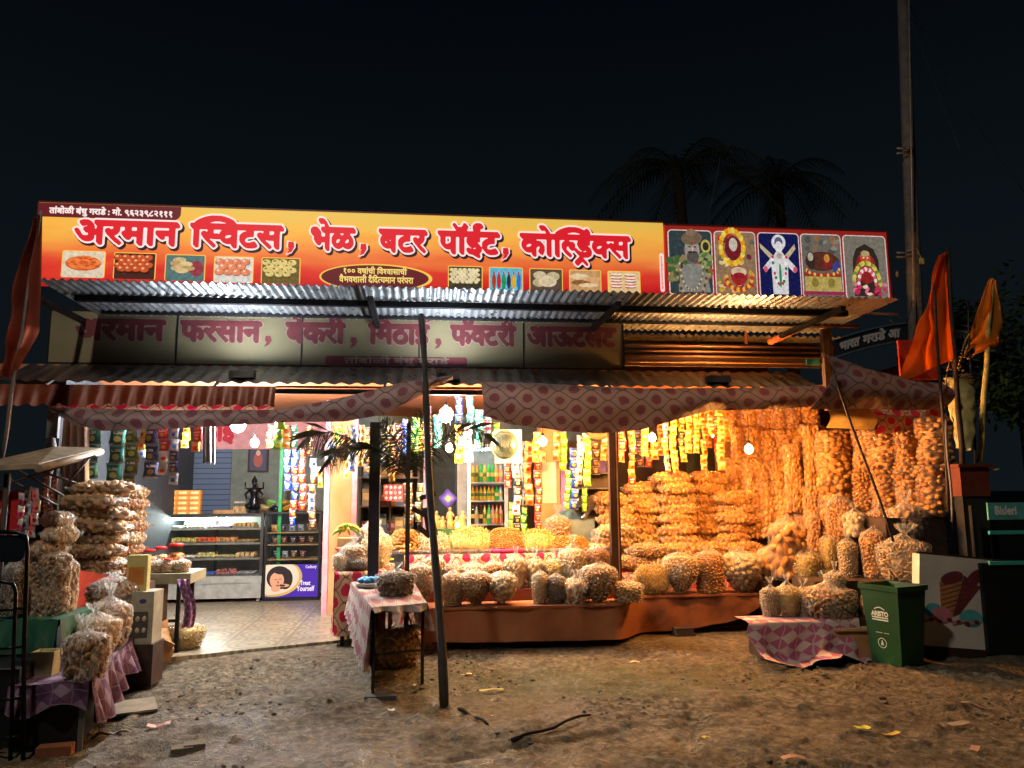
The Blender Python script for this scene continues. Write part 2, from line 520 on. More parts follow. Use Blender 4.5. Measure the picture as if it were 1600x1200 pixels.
def film(name, amount=0.30, tint=(0.80, 0.78, 0.74)):
    m = Mat(name, 0.10, 0, 1.0); m.base(tint)
    lw = m.node('ShaderNodeLayerWeight'); lw.inputs[0].default_value = 0.35
    n = m.noise(9, 3, m.mapping((1, 1, 0.6)), 0.5, 1.8); n2 = m.noise(22, 2, m.mapping((1, 1, 0.2)), 0.5, 1.0)
    m.bump(n * 0.6 + n2 * 0.5, 1.0, 0.022)
    fac = (X(m.nt, lw.outputs['Facing']).pow(3.0) * 0.62 + ((n - 0.55) * 4.0).clamp() * amount + (((n - 0.5).abs()) * -26.0 + 1.0).clamp() * (amount * 0.7 + 0.05) + (((n2 - 0.5).abs()) * -18.0 + 1.0).clamp() * (amount * 0.4 + 0.03) + 0.03).clamp()
    t = m.node('ShaderNodeBsdfTransparent'); t.inputs[0].default_value = (0.97, 0.97, 0.97, 1)
    tl = m.node('ShaderNodeBsdfTranslucent'); tl.inputs[0].default_value = (0.9, 0.88, 0.84, 1); m2 = m.node('ShaderNodeMixShader'); m2.inputs[0].default_value = 0.35
    m.link(m.b.outputs[0], m2.inputs[1]); m.link(tl.outputs[0], m2.inputs[2])
    mx = m.node('ShaderNodeMixShader'); m.link(fac, mx.inputs[0]); m.link(t.outputs[0], mx.inputs[1]); m.link(m2.outputs[0], mx.inputs[2])
    m.link(mx.outputs[0], m.out.inputs[0])
    return m.m
film_clear = film("clear_plastic_film", 0.10)
film_cloudy = film("cloudy_plastic_film", 0.62)
film_milky = film("milky_plastic_film", 0.33)

def snackmat(name, a, b, c):
    m = Mat(name, 0.58, 0, 0.25)
    g = m.node('ShaderNodeNewGeometry'); ri = X(m.nt, g.outputs['Random Per Island'])
    col = m.ramp(ri, [(0.0, a), (0.5, b), (1.0, c)])
    m.base(m.mix((m.noise(45, 3) - 0.35).clamp(), col, tuple(x * 0.55 for x in a)))
    m.bump(m.noise(50, 2), 0.2, 0.004)
    tl = m.node('ShaderNodeBsdfTranslucent'); m.link(col, tl.inputs[0]); mx = m.node('ShaderNodeMixShader'); mx.inputs[0].default_value = 0.10
    m.link(m.b.outputs[0], mx.inputs[1]); m.link(tl.outputs[0], mx.inputs[2]); m.link(mx.outputs[0], m.out.inputs[0])
    return m.m
sn_gold = snackmat("golden_puffs", (0.34, 0.135, 0.03), (0.52, 0.22, 0.05), (0.68, 0.34, 0.10))
sn_pale = snackmat("pale_puffs", (0.46, 0.28, 0.12), (0.58, 0.39, 0.19), (0.72, 0.54, 0.30))
sn_brown = snackmat("brown_crisps", (0.33, 0.17, 0.065), (0.46, 0.26, 0.11), (0.60, 0.38, 0.18))
sn_sev = snackmat("yellow_gram_noodles", (0.55, 0.34, 0.07), (0.68, 0.46, 0.12), (0.78, 0.58, 0.22))
sn_dark = snackmat("dark_mixture", (0.10, 0.06, 0.04), (0.18, 0.11, 0.06), (0.28, 0.18, 0.09))
# ------------------------------------------------------------------ bags of snacks
def sgnp(x, e): return math.copysign(abs(x) ** e, x)
def surf_pillow(L_, D_, H_, seed=0):
    def f(a, b, k=1.0):
        th = 2 * math.pi * a; ph = math.pi * (b - 0.5)
        c = sgnp(math.cos(ph), 0.7)
        x = L_ / 2 * c * sgnp(math.cos(th), 0.65); y = D_ / 2 * c * sgnp(math.sin(th), 0.65)
        z = H_ / 2 * sgnp(math.sin(ph), 0.75)
        ex = 1 - 0.45 * (abs(x) / (L_ / 2)) ** 4
        z *= ex * (1 + 0.25 * noise.noise((x * 6 + seed, y * 6, 0)))
        return Vector((x, y, z + H_ / 2))
    return f
def surf_stand(R_, H_, seed=0, bot=0.72):
    def f(a, b, k=1.0):
        th = 2 * math.pi * a
        # closed content body: bottom cap, side, top cap
        if b < 0.15: r = bot * R_ * sgnp(b / 0.15, 0.6); z = 0.02 * H_ * (b / 0.15) ** 3
        elif b < 0.8:
            t = (b - 0.15) / 0.65; r = R_ * (bot + (1 - bot) * math.sin(t * math.pi / 2 * 1.15)); z = H_ * (0.02 + 0.80 * t)
        else:
            t = (b - 0.8) / 0.2; r = R_ * (bot + (1 - bot) * math.sin(math.pi / 2 * 1.15)) * math.cos(t * math.pi / 2) ** 0.6; z = H_ * (0.82 + 0.18 * math.sin(t * math.pi / 2))
        r *= 1 + 0.13 * noise.noise((math.cos(th) * 1.4 + seed, math.sin(th) * 1.4, z * 8))
        return Vector((r * sgnp(math.cos(th), 0.8), 0.82 * r * sgnp(math.sin(th), 0.8), z))
    return f
def surf_taper(R_, H_, seed=0):
    g = surf_stand(R_, H_, seed, 0.30)
    def f(a, b, k=1.0):
        p = g(a, b); return p
    return f
def surf_tube(R_, H_, seed=0):
    def f(a, b, k=1.0):
        th = 2 * math.pi * a
        if b < 0.08: r = R_ * (b / 0.08) ** 0.5; z = 0.0
        elif b < 0.92: r = R_; z = H_ * (b - 0.08) / 0.84
        else: r = R_ * (max(0, 1 - ((b - 0.92) / 0.08) ** 2)) ** 0.5; z = H_ + 0.03 * (b - 0.92) / 0.08
        cre = 0.10 * max(0, math.cos(2 * math.pi * (z / 0.30 + seed * 0.37))) ** 6
        r *= (1 - cre) * (1 + 0.16 * noise.noise((math.cos(th) + seed, math.sin(th), z * 5)))
        return Vector((r * sgnp(math.cos(th), 0.85), 0.85 * r * sgnp(math.sin(th), 0.85), z))
    return f

def fill(surf, part, rp, seed, nmax=420, tries=2600, sub=1):
    """pieces lying against the inside of the bag; part = radii of one piece"""
    rng = random.Random(seed); cen = Vector((0, 0, 0)); smp = [surf(i / 12, j / 8) for i in range(12) for j in range(9)]
    for p in smp: cen += p
    cen /= len(smp)
    acc = np.zeros((0, 3)); step = rp * 1.55; out = MB(); V, F = ico(sub)
    for _ in range(tries):
        p = surf(rng.random(), math.acos(1 - 2 * rng.random()) / math.pi if rng.random() < 0.5 else rng.random())
        d = (p - cen); q = cen + d * (1 - rp * 0.8 / max(d.length, rp))
        q = np.array(q[:])
        if len(acc) and (((acc - q) ** 2).sum(1) < step * step).any(): continue
        acc = np.vstack([acc, q])
        if len(acc) >= nmax: break
    for q in acc:
        M = Matrix.Rotation(rng.random() * 6.28, 3, 'Z') @ Matrix.Rotation(rng.uniform(-1.2, 1.2), 3, 'X') @ Matrix.Rotation(rng.random() * 6.28, 3, 'Y')
        s = rng.uniform(0.8, 1.15)
        pts = (V * np.array(part) * s) @ np.array(M).T + q
        out.add(pts, F, 0, True)
    core = [tuple(cen + (surf(i / 16, j / 10) - cen) * 0.85) for j in range(11) for i in range(16)]
    out.add(core, [(j * 16 + i, j * 16 + (i + 1) % 16, (j + 1) * 16 + (i + 1) % 16, (j + 1) * 16 + i) for j in range(10) for i in range(16)], 0, True)
    return out
def film_mesh(surf, seed, kind, R_, H_, nu=36, nv=26):
    mb = MB(); neck = []
    vs = []; fs = []; nv2 = nv
    for j in range(nv + 1):
        for i in range(nu):
            p = surf(i / nu, j / nv)
            d = Vector((p.x, p.y, 0.4 * (p.z - H_ / 2)))
            d = d.normalized() if d.length > 1e-6 else Vector((0, 0, 1))
            nn = noise.noise((p.x * 17 + seed * 3, p.y * 17, p.z * 17)) + 0.6 * noise.noise((p.x * 45, p.y * 45 + seed, p.z * 30))
            q = p + d * (0.010 + 0.013 * nn)
            if q.z < 0: q.z = 0.0
            vs.append(q)
    fs = [(j * nu + i, j * nu + (i + 1) % nu, (j + 1) * nu + (i + 1) % nu, (j + 1) * nu + i) for j in range(nv) for i in range(nu)]
    mb.add(vs, fs, 0, True)
    if kind in ('stand', 'taper', 'tall'):
        # gathered neck and flared mouth above the contents
        rows = [(0.80, 0.86), (0.55, 1.00), (0.22, 1.12), (0.09, 1.18), (0.11, 1.22), (0.30, 1.34), (0.42, 1.45)]
        if kind == 'taper': rows = [(0.9, 0.86), (0.72, 0.98), (0.45, 1.05), (0.2, 1.08), (0.12, 1.10), (0.18, 1.14)]
        vs = []
        for k, (r, z) in enumerate(rows):
            for i in range(nu):
                th = 2 * math.pi * i / nu; fold = 1 + (0.28 if k > 0 else 0.1) * math.sin(th * 9 + seed) * (1 if k % 2 else 0.7) + 0.2 * noise.noise((math.cos(th) * 2, math.sin(th) * 2, z * 4 + seed))
                rr = R_ * r * fold; ax = 0.05 * R_ * math.sin(seed) * max(0, z - 1) * 8
                sq = 0.5 if k > 4 else 0.85
                vs.append((rr * math.cos(th) + ax, sq * rr * math.sin(th), H_ * z + 0.02 * noise.noise((math.cos(th) * 3, math.sin(th) * 3 + seed, z * 3))))
        mb.add(vs, [(j * nu + i, j * nu + (i + 1) % nu, (j + 1) * nu + (i + 1) % nu, (j + 1) * nu + i) for j in range(len(rows) - 1) for i in range(nu)], 0, True)
    if kind == 'pillow':
        L_ = R_ * 2
        for sx in (-1, 1):   # crimped ends of the film
            vs = []
            for k in range(3):
                for i in range(13):
                    t = i / 12 - 0.5
                    vs.append((sx * (L_ / 2 * (0.90 + 0.09 * k) + 0.012 * math.sin(i * 2.1 + seed)), t * (0.26 + 0.03 * k), H_ / 2 + 0.022 * math.sin(i * 1.7 + k + seed) + 0.01))
            mb.add(vs, [(k * 13 + i, k * 13 + i + 1, (k + 1) * 13 + i + 1, (k + 1) * 13 + i) for k in range(2) for i in range(12)], 0, True)
    return mb

SN = {  # piece radii, spacing radius, material
 'puff': ((0.030, 0.029, 0.021), 0.027, sn_gold, 2), 'bigpuff': ((0.040, 0.038, 0.026), 0.036, sn_gold, 2), 'palepuff': ((0.030, 0.028, 0.020), 0.027, sn_pale, 2),
 'disc': ((0.036, 0.036, 0.009), 0.026, sn_brown, 1), 'nugget': ((0.016, 0.013, 0.012), 0.0145, sn_gold, 1), 'stick': ((0.009, 0.009, 0.034), 0.016, sn_pale, 1),
 'sev': ((0.0045, 0.0045, 0.04), 0.0135, sn_sev, 1), 'dark': ((0.017, 0.015, 0.010), 0.0155, sn_dark, 1), 'curl': ((0.012, 0.012, 0.028), 0.017, sn_brown, 1),
 'curlpuff': ((0.036, 0.034, 0.022), 0.032, sn_brown, 2), 'palenugget': ((0.015, 0.013, 0.011), 0.0145, sn_pale, 1),
}
PROTO = {}   # (shape, snack, variant) -> (root, width, height)
def bag(shape, snack, label, loc, width, height, rz=0.0, group=None, var=0, film_mat=None, name=None, cat='bag of snacks', depth=None, rx=0.0, ry=0.0):
    film_mat = film_mat or film_clear
    key = (shape, snack, var, film_mat.name)
    dims = {'pillow': (0.55, 0.15), 'stand': (0.31, 0.335), 'taper': (0.31, 0.355), 'tube': (0.34, 0.65), 'tall': (0.30, 0.42), 'small': (0.235, 0.215)}[shape]
    if key not in PROTO:
        part, rp, sm, sub = SN[snack]; seed = var * 11 + len(PROTO)
        if shape == 'pillow': sf = surf_pillow(0.55, 0.36, 0.15, seed); fm = film_mesh(sf, seed, 'pillow', 0.275, 0.15)
        elif shape == 'stand': sf = surf_stand(0.16, 0.28, seed); fm = film_mesh(sf, seed, 'stand', 0.16, 0.28)
        elif shape == 'small': sf = surf_stand(0.12, 0.18, seed, 0.85); fm = film_mesh(sf, seed, 'stand', 0.12, 0.18)
        elif shape == 'taper': sf = surf_taper(0.16, 0.33, seed); fm = film_mesh(sf, seed, 'taper', 0.16, 0.33)
        elif shape == 'tall': sf = surf_stand(0.14, 0.37, seed, 0.9); fm = film_mesh(sf, seed, 'taper', 0.14, 0.37)
        else: sf = surf_tube(0.17, 0.62, seed); fm = film_mesh(sf, seed, 'tube', 0.17, 0.62, 36, 34)
        root = thing(name or 'snack_bag', label, cat, loc, rz, group)
        fill(sf, part, rp, seed, 520, 3600 if shape == 'tube' else 2600, sub).build('snacks', sm, root)
        fm.build('bag_film', film_mat, root)
        PROTO[key] = root; r = root; r.rotation_euler = (Matrix.Rotation(AF + rz, 3, 'Z') @ Matrix.Rotation(ry, 3, 'Y') @ Matrix.Rotation(rx, 3, 'X')).to_euler()
    else:
        r = copy_thing(PROTO[key], label, loc, rz, group, None, rx, ry)
        if name: r.name = name
        r['category'] = cat
        if not group and 'group' in r: del r['group']
    kx, kz = width / dims[0], height / dims[1]
    r.scale = (kx, depth if depth else (kx if shape != 'pillow' else min(kx, 1.0)), kz)
    return r
def bagpx(shape, snack, label, u0, u1, v0, v1, w, rz=0.0, group=None, var=0, film_mat=None, rest=None, name=None, **k):
    """size a bag from how big it is in the photo at its real depth w in the shop"""
    s0, zt = sz(u0, v0, w); s1, zb = sz(u1, v1, w)
    if rest is not None: zb = rest
    return bag(shape, snack, label, ((s0 + s1) / 2, w, zb), s1 - s0, zt - zb, rz, group, var, film_mat, name, **k)
ORD = ['first', 'second', 'third', 'fourth', 'fifth', 'sixth', 'seventh', 'eighth', 'ninth', 'tenth', 'eleventh', 'twelfth', 'thirteenth', 'fourteenth', 'fifteenth', 'sixteenth', 'seventeenth', 'eighteenth']

# ------------------------------------------------------------------ packets hanging in strips
def packetmat(c1, c2, c3):
    m = Mat("printed_foil", 0.28, 0.25, 0.6)
    x, y, z = m.xyz()
    n = m.noise(30, 2)
    zz = z + (n - 0.5) * 0.02
    band = (zz + 0.005).gt(0.0)
    spot = ((x * x) + ((z + 0.018) * (z + 0.018)) * 1.4).sqrt().lt(0.024)
    c = m.mix(band, srgb(*c1), srgb(*c2)); c = m.mix(spot, c, srgb(*c3))
    logo = (z - 0.024).abs().lt(0.009) * x.abs().lt(0.03) * n.gt(0.42)
    c = m.mix(logo, c, (0.75, 0.72, 0.65))
    edge = z.abs().gt(0.052)
    m.base(m.mix(edge * 0.6, c, (0.5, 0.5, 0.5))); m.bump(m.noise(26, 3, None, 0.5, 1.5), 0.7, 0.012)
    return m.m
PM = {
 'blue': packetmat((20, 60, 190), (30, 90, 215), (235, 170, 60)), 'green': packetmat((40, 150, 50), (110, 190, 50), (240, 215, 60)),
 'lime': packetmat((120, 200, 50), (150, 215, 70), (250, 225, 60)), 'red': packetmat((190, 35, 30), (215, 50, 40), (240, 170, 60)),
 'orange': packetmat((235, 120, 30), (240, 150, 40), (220, 50, 30)), 'yellow': packetmat((245, 200, 50), (240, 185, 40), (210, 70, 40)),
 'silver': packetmat((190, 195, 200), (150, 165, 190), (60, 90, 170)), 'teal': packetmat((20, 90, 80), (30, 120, 105), (200, 200, 120)),
 'navy': packetmat((20, 26, 60), (35, 45, 90), (160, 120, 60)), 'black': packetmat((30, 30, 34), (60, 50, 40), (220, 200, 120)),
 'olive': packetmat((80, 80, 40), (110, 100, 55), (190, 170, 90)), 'cyan': packetmat((40, 190, 190), (70, 210, 190), (245, 240, 200)),
 'pink': packetmat((215, 90, 130), (235, 220, 215), (180, 40, 60)), 'white': packetmat((225, 225, 220), (235, 235, 225), (210, 60, 40)),
 'brown': packetmat((90, 55, 30), (120, 80, 45), (210, 170, 90)), 'gold': packetmat((225, 160, 50), (240, 180, 60), (200, 90, 30)), 'maroon': packetmat((90, 20, 25), (120, 30, 35), (200, 150, 60)),
}
_pk = {}
def packet_mesh(color, var):
    if (color, var) in _pk: return _pk[(color, var)]
    mb = MB(); w_, h_ = 0.052, 0.062
    for side in (-1, 1):
        def fn(a, b):
            x = (a - 0.5) * 2; z = (b - 0.5) * 2
            t = max(0.0, (1 - abs(x) ** 3)) ** 0.6 * max(0.0, (1 - abs(z) ** 4)) ** 0.7
            pin = 1 - 0.10 * (1 - abs(z) ** 2)
            y = side * (0.021 * t + 0.003) + 0.005 * noise.noise((x * 2.5 + var * 7, z * 2.5, side * 3))
            return (x * w_ * pin, y, z * h_ + 0.002 * math.sin(x * 22) * (abs(z) > 0.95))
        mb.grid(fn, 8, 10)
    o = mb.build('packet', PM[color]); me = o.data; bpy.data.objects.remove(o)
    _pk[(color, var)] = me
    return me
def strip(color, label, u, v0, v1, wpx, w, group='strips of snack packets hanging from the shop ceiling', alt=None, twist=0.5, n=None):
    s, zt = sz(u, v0, w); _, zb = sz(u, v1, w)
    wd = wpx / FPX * (8.3 + w) * 1.0; H_ = zt - zb
    ph = max(0.10, wd * 1.10); n = n or max(1, round(H_ / ph)); ph = H_ / n
    root = thing('packet_strip', label, 'strip of packets', (s, w, zt), 0, group)
    rng = random.Random(int(u * 7 + v0))
    for k in range(n):
        col = color if (alt is None or (k // 2) % 2 == 0) else alt
        o = bpy.data.objects.new('packet', packet_mesh(col, rng.randrange(3))); COL.objects.link(o); o.parent = root
        o.location = (0.012 * math.sin(k * 1.1 + u) + rng.uniform(-0.006, 0.006), rng.uniform(-0.015, 0.015), -ph * (k + 0.5))
        o.scale = (wd / 0.104, wd / 0.104, ph / 0.122)
        o.rotation_euler = (rng.uniform(-0.25, 0.25), rng.uniform(-0.09, 0.09), rng.uniform(-twist, twist))
    return root
# ================================================================== SETTING: ground
def ground():
    def axis(lo, hi, step, far):
        a = list(np.arange(lo, hi + 1e-6, step)); d = step; x = hi
        up = []
        while x < far: d *= 1.35; x += d; up.append(x)
        d = step; x = lo; dn = []
        while x > -far: d *= 1.35; x -= d; dn.append(x)
        return np.array(dn[::-1] + a + up)
    xs = axis(-5.2, 6.6, 0.03, 400); ys = axis(3.2, 9.2, 0.03, 400)
    Xg, Yg = np.meshgrid(xs, ys)
    z = 0.035 * fbm(Xg * 0.9, Yg * 0.9, 3, 3) + 0.035 * fbm(Xg * 3.1, Yg * 3.1, 3, 9)
    c = fbm(Xg * 9 + 3 * fbm(Xg * 2, Yg * 2, 2, 5), Yg * 9, 3, 21); z += 0.08 * np.clip(c - 0.10, 0, 0.30)
    c2 = fbm(Xg * 22, Yg * 22, 2, 33); patch = np.clip(fbm(Xg * 1.1, Yg * 1.1, 2, 40) + 0.35, 0, 1)
    z += 0.07 * np.clip(c2 - 0.14, 0, 1) * patch + 0.016 * np.abs(fbm(Xg * 31, Yg * 31, 1, 51)) * (0.4 + patch)
    # wheel ruts with tread marks
    def rut(x0, y0, x1, y1, wd, dep, tread=0.0):
        nonlocal z
        dx, dy = x1 - x0, y1 - y0; Ln = math.hypot(dx, dy); ux, uy = dx / Ln, dy / Ln
        t = (Xg - x0) * ux + (Yg - y0) * uy; d = (Xg - x0) * -uy + (Yg - y0) * ux
        d = d + 0.05 * vnoise(t * 2, t * 0 + 3, 8)
        m = np.clip(1 - (d / wd) ** 4, 0, 1) * np.clip(t / 0.3, 0, 1) * np.clip((Ln - t) / 0.3, 0, 1)
        z = z - dep * m + tread * m * np.sin(t * 70)
    g = lambda u, v: W(*sw(u, v), 0)
    for (a, b, wd, dep, tr) in (((1060, 1185), (1090, 1105), 0.09, 0.022, 0.012), ((650, 1195), (1030, 1125), 0.07, 0.03, 0.006), ((930, 1160), (1200, 1090), 0.06, 0.02, 0), ((1150, 1100), (1590, 1110), 0.05, 0.018, 0)):
        p, q = g(*a), g(*b); rut(p.x, p.y, q.x, q.y, wd, dep, tr)
    # level ground under and behind the shop front
    wl = (Xg - O.x) * NX.x + (Yg - O.y) * NX.y
    k = np.clip((wl + 0.5) / 0.5, 0, 1); z = z * (1 - k) + k * (0.04)
    far = np.clip((np.hypot(Xg, Yg - 7) - 9) / 6, 0, 1); z = z * (1 - far)
    z -= 0.02
    nx, ny = len(xs), len(ys)
    me = bpy.data.meshes.new('ground'); co = np.stack([Xg, Yg, z], -1).reshape(-1, 3)
    i = np.arange(nx - 1); j = np.arange(ny - 1); I, J = np.meshgrid(i, j); a = (J * nx + I).ravel()
    F = np.stack([a, a + 1, a + nx + 1, a + nx], -1)
    me.vertices.add(len(co)); me.vertices.foreach_set('co', co.ravel()); me.loops.add(F.size); me.loops.foreach_set('vertex_index', F.ravel().astype(np.int32))
    me.polygons.add(len(F)); me.polygons.foreach_set('loop_start', (np.arange(len(F)) * 4).astype(np.int32)); me.polygons.foreach_set('loop_total', np.full(len(F), 4, np.int32))
    me.polygons.foreach_set('use_smooth', np.ones(len(F), bool)); me.update(); me.validate()
    m = Mat('trodden_mud', 0.8, 0, 0.3)
    x, y, zz = m.xyz('Object')
    n = m.noise(1.3, 6, None, 0.6); n2 = m.noise(16, 6, None, 0.65); n3 = m.noise(70, 4)
    base = m.ramp(n2, [(0.30, (0.028, 0.022, 0.015)), (0.50, (0.14, 0.116, 0.074)), (0.68, (0.33, 0.265, 0.18))])
    base = m.mix(((n - 0.42) * 2.2).clamp(), base, m.ramp(n3, [(0.3, (0.04, 0.028, 0.018)), (0.7, (0.20, 0.148, 0.092))]))
    # mossy patch in front of the ledge
    px, py = g(930, 1062)[:2]
    d = (((x - px) * (x - px)) * 0.25 + ((y - py) * (y - py)) * 2.0).sqrt()
    moss = ((d * -1.0 + 1.05 + (m.noise(3.5, 5) - 0.5) * 2.4) * 2.0).clamp() * ((m.noise(28, 4) - 0.34) * 4).clamp()
    base = m.mix(moss * 0.8, base, m.ramp(n3, [(0.3, (0.035, 0.048, 0.014)), (0.7, (0.13, 0.15, 0.05))]))
    m.base(base)
    m.rough(m.ramp(m.noise(0.9, 5), [(0.40, (0.38, 0.38, 0.38)), (0.55, (0.9, 0.9, 0.9))]))
    m.bump(n3 * 0.9 + n2 * 1.5 + m.noise(160, 3) * 0.5, 0.9, 0.036)
    me.materials.append(m.m)
    o = bpy.data.objects.new('ground', me); COL.objects.link(o); tag(o, kind='structure')
    # loose clods and pebbles: too many to count
    rng = random.Random(4); mb = MB(); V, F2 = ico(1)
    for _ in range(7000):
        X_, Y_ = rng.uniform(-5, 6.4), rng.uniform(3.3, 8.2)
        if vnoise(np.array([X_ * 1.3]), np.array([Y_ * 1.3]), 77)[0] < 0.0: continue
        s, w, _z = L((X_, Y_, 0))
        if w > -0.25: continue
        ii = np.searchsorted(xs, X_); jj = np.searchsorted(ys, Y_); zz_ = z[min(jj, ny - 1), min(ii, nx - 1)]
        r = rng.choice([0.004, 0.006, 0.008, 0.011, 0.013, 0.017]) * rng.uniform(0.7, 1.2)
        K = np.array([1 + 0.35 * rng.uniform(-1, 1) for _ in range(len(V))])[:, None]
        P_ = V * K * np.array([r * rng.uniform(0.8, 1.6), r * rng.uniform(0.8, 1.4), r * 0.6])
        t = rng.random() * 6.3; Rz = np.array([[math.cos(t), -math.sin(t), 0], [math.sin(t), math.cos(t), 0], [0, 0, 1]])
        mb.add(P_ @ Rz.T + np.array([s, w, zz_ + r * 0.2]), F2, 0, False)
    pm = Mat('mud_clods', 0.9, 0, 0.2); g_ = pm.node('ShaderNodeNewGeometry')
    pm.base(pm.ramp(X(pm.nt, g_.outputs['Random Per Island']), [(0, (0.05, 0.037, 0.025)), (0.8, (0.14, 0.11, 0.08)), (1.0, (0.25, 0.22, 0.18))]))
    tag(mb.build('loose_gravel', pm.m), 'loose mud clods and pebbles strewn over the trodden ground', 'gravel', kind='stuff')
    return xs, ys, z
GX, GY, GZ = ground()
def gz(s, w):
    p = W(s, w, 0); i = min(len(GX) - 1, np.searchsorted(GX, p.x)); j = min(len(GY) - 1, np.searchsorted(GY, p.y)); return float(GZ[j, i])
def gnd(u, v):
    s, w = sw(u, v, 0.0); z = gz(s, w); s, w = sw(u, v, z); return s, w, gz(s, w)

# ================================================================== SETTING: floor, inner walls, ceiling
FZ = 0.05
def tilemat():
    m = Mat('floor_tiles', 0.28, 0, 0.5); x, y, z = m.xyz()
    T = 0.60
    a = (x * (1 / T)).frac() - 0.5; b = (y * (1 / T)).frac() - 0.5
    r = (a * a + b * b).sqrt()
    ring = (r - 0.40).abs().lt(0.035).max((r - 0.27).abs().lt(0.022)).max(r.lt(0.10))
    a2 = ((x * (1 / T) + 0.5).frac() - 0.5); b2 = ((y * (1 / T) + 0.5).frac() - 0.5)
    dia = (a2.abs() + b2.abs()).lt(0.20) * (a2.abs() + b2.abs()).gt(0.10)
    sq = a.abs().max(b.abs()); grout = sq.gt(0.492)
    key = sq.gt(0.40) * ((x * (8 / T)).frac().lt(0.5))
    c = m.mix(ring.max(dia).max(key) * 0.62, (0.36, 0.31, 0.22), (0.10, 0.085, 0.06))
    c = m.mix(grout, c, (0.16, 0.13, 0.10))
    m.base(m.mix(((m.noise(3, 6) - 0.45) * 1.8).clamp(), c, (0.10, 0.075, 0.05)))
    return m.m
tiles = tilemat()
sl0, wl0 = sw(262, 1036, 0.0); sl1, wl1 = sw(547, 1006, 0.0)
mb = MB()
def slabpoly(mb, pts, z0, z1):
    n = len(pts); mb.add([(p[0], p[1], z0) for p in pts] + [(p[0], p[1], z1) for p in pts], [tuple(reversed(range(n))), tuple(range(n, 2 * n))] + [(i, (i + 1) % n, (i + 1) % n + n, i + n) for i in range(n)])
slabpoly(mb, [(sl0, wl0), (sl1, wl1), (sl1 + 0.05, 6.0), (-5.2, 6.0), (-5.2, 0.6), (sl0 - 0.2, 0.55)], -0.10, FZ)
tag(mb.build('tiled_floor', tiles), kind='structure')
concrete = paint(120, 104, 88, 0.85, 0, 0.35)
mb = MB(); slabpoly(mb, [(sl1 + 0.06, 0.62), (5.2, 0.62), (5.2, 6.0), (sl1 + 0.06, 6.0)], -0.1, FZ - 0.004)
tag(mb.build('concrete_floor', concrete), kind='structure')
wall_cream = paint(206, 176, 128, 0.8, 0, 0.22); wall_pink = paint(214, 150, 150, 0.7, 0, 0.2); wall_dark = paint(44, 52, 60, 0.7, 0, 0.35)
wall_grey = paint(112, 118, 108, 0.8, 0, 0.2)
SWL = sz(96, 700, 0.0)[0]
BW = 4.6   # back wall depth
mb = MB(); mb.bb((-5.4, BW, 0), (5.2, BW + 0.1, 2.95)); tag(mb.build('back_wall', wall_grey), 'grey plaster rear wall inside the shop', 'wall', kind='structure')
mb = MB(); mb.bb((SWL - 0.1, 0.0, 0), (SWL, BW - 0.001, 2.85)); tag(mb.build('side_wall', wall_dark), 'dark side wall closing the sweet counter end', 'wall', kind='structure')
mb = MB(); mb.bb((5.2, 0.9, 0), (5.3, BW + 0.1, 3.2)); tag(mb.build('side_wall', paint(120, 70, 40, 0.8)), 'brown side wall behind the tall bags', 'wall', kind='structure')
# ceiling: painted sheet
ceil_m = paint(176, 110, 70, 0.7, 0, 0.25)
mb = MB(); mb.bb((-5.5, 0.0, 2.86), (1.25, BW + 0.1, 2.93)); tag(mb.build('shop_ceiling', ceil_m), kind='structure')
mb = MB(); mb.bb((1.25, 0.5, 2.80), (5.3, BW + 0.1, 2.86)); tag(mb.build('shop_ceiling', ceil_m), kind='structure')

# ================================================================== upper roof of corrugated sheets
def corr(mb, s0, s1, wa, za, wb, zb, per=0.076, amp=0.012, mi=0, thick=0.004, seg=6):
    n = int((s1 - s0) / per * seg)
    nr = Vector((0, -(zb - za), wb - wa)).normalized()
    vs = []
    for (w_, z_) in ((wa, za), (wb, zb)):
        for i in range(n + 1):
            s = s0 + (s1 - s0) * i / n; h = amp * math.sin(2 * math.pi * s / per)
            vs.append((s, w_ + nr.y * h, z_ + nr.z * h))
    fs = [(i, i + 1, n + 1 + i + 1, n + 1 + i) for i in range(n)]
    mb.add(vs, fs, mi, True)
    vs2 = [(a, b + nr.y * thick, c + nr.z * thick) for a, b, c in vs]
    mb.add(vs2, [tuple(reversed(f)) for f in fs], mi, True)
    return mb
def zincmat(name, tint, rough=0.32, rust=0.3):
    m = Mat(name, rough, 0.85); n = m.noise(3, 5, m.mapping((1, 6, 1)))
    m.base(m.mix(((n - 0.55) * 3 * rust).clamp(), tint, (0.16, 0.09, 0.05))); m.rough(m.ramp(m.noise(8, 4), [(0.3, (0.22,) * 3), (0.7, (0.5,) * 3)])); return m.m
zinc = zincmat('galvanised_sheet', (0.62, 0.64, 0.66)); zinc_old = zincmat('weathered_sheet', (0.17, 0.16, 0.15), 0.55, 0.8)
URW = -1.2
uzl = sz(75, 436, URW)[1]; uzr = sz(1388, 467, URW)[1]; UZ = (uzl + uzr) / 2
usl = sz(62, 436, URW)[0]; usr = sz(1400, 470, URW)[0]
UB = UZ - 0.03
roof = thing('corrugated_roof', 'upper corrugated metal roof jutting out below the lit yellow signboard', 'roof')
mb = MB()
nsh = 9; 
for k in range(nsh):
    a = usl + (usr - usl) * k / nsh; b = usl + (usr - usl) * (k + 1) / nsh + 0.04
    corr(mb, a, b, URW, UZ + 0.004 * (k % 2), 0.35, UB + 0.006 * (k % 2))
mb.build('roof_sheet', zinc, roof)
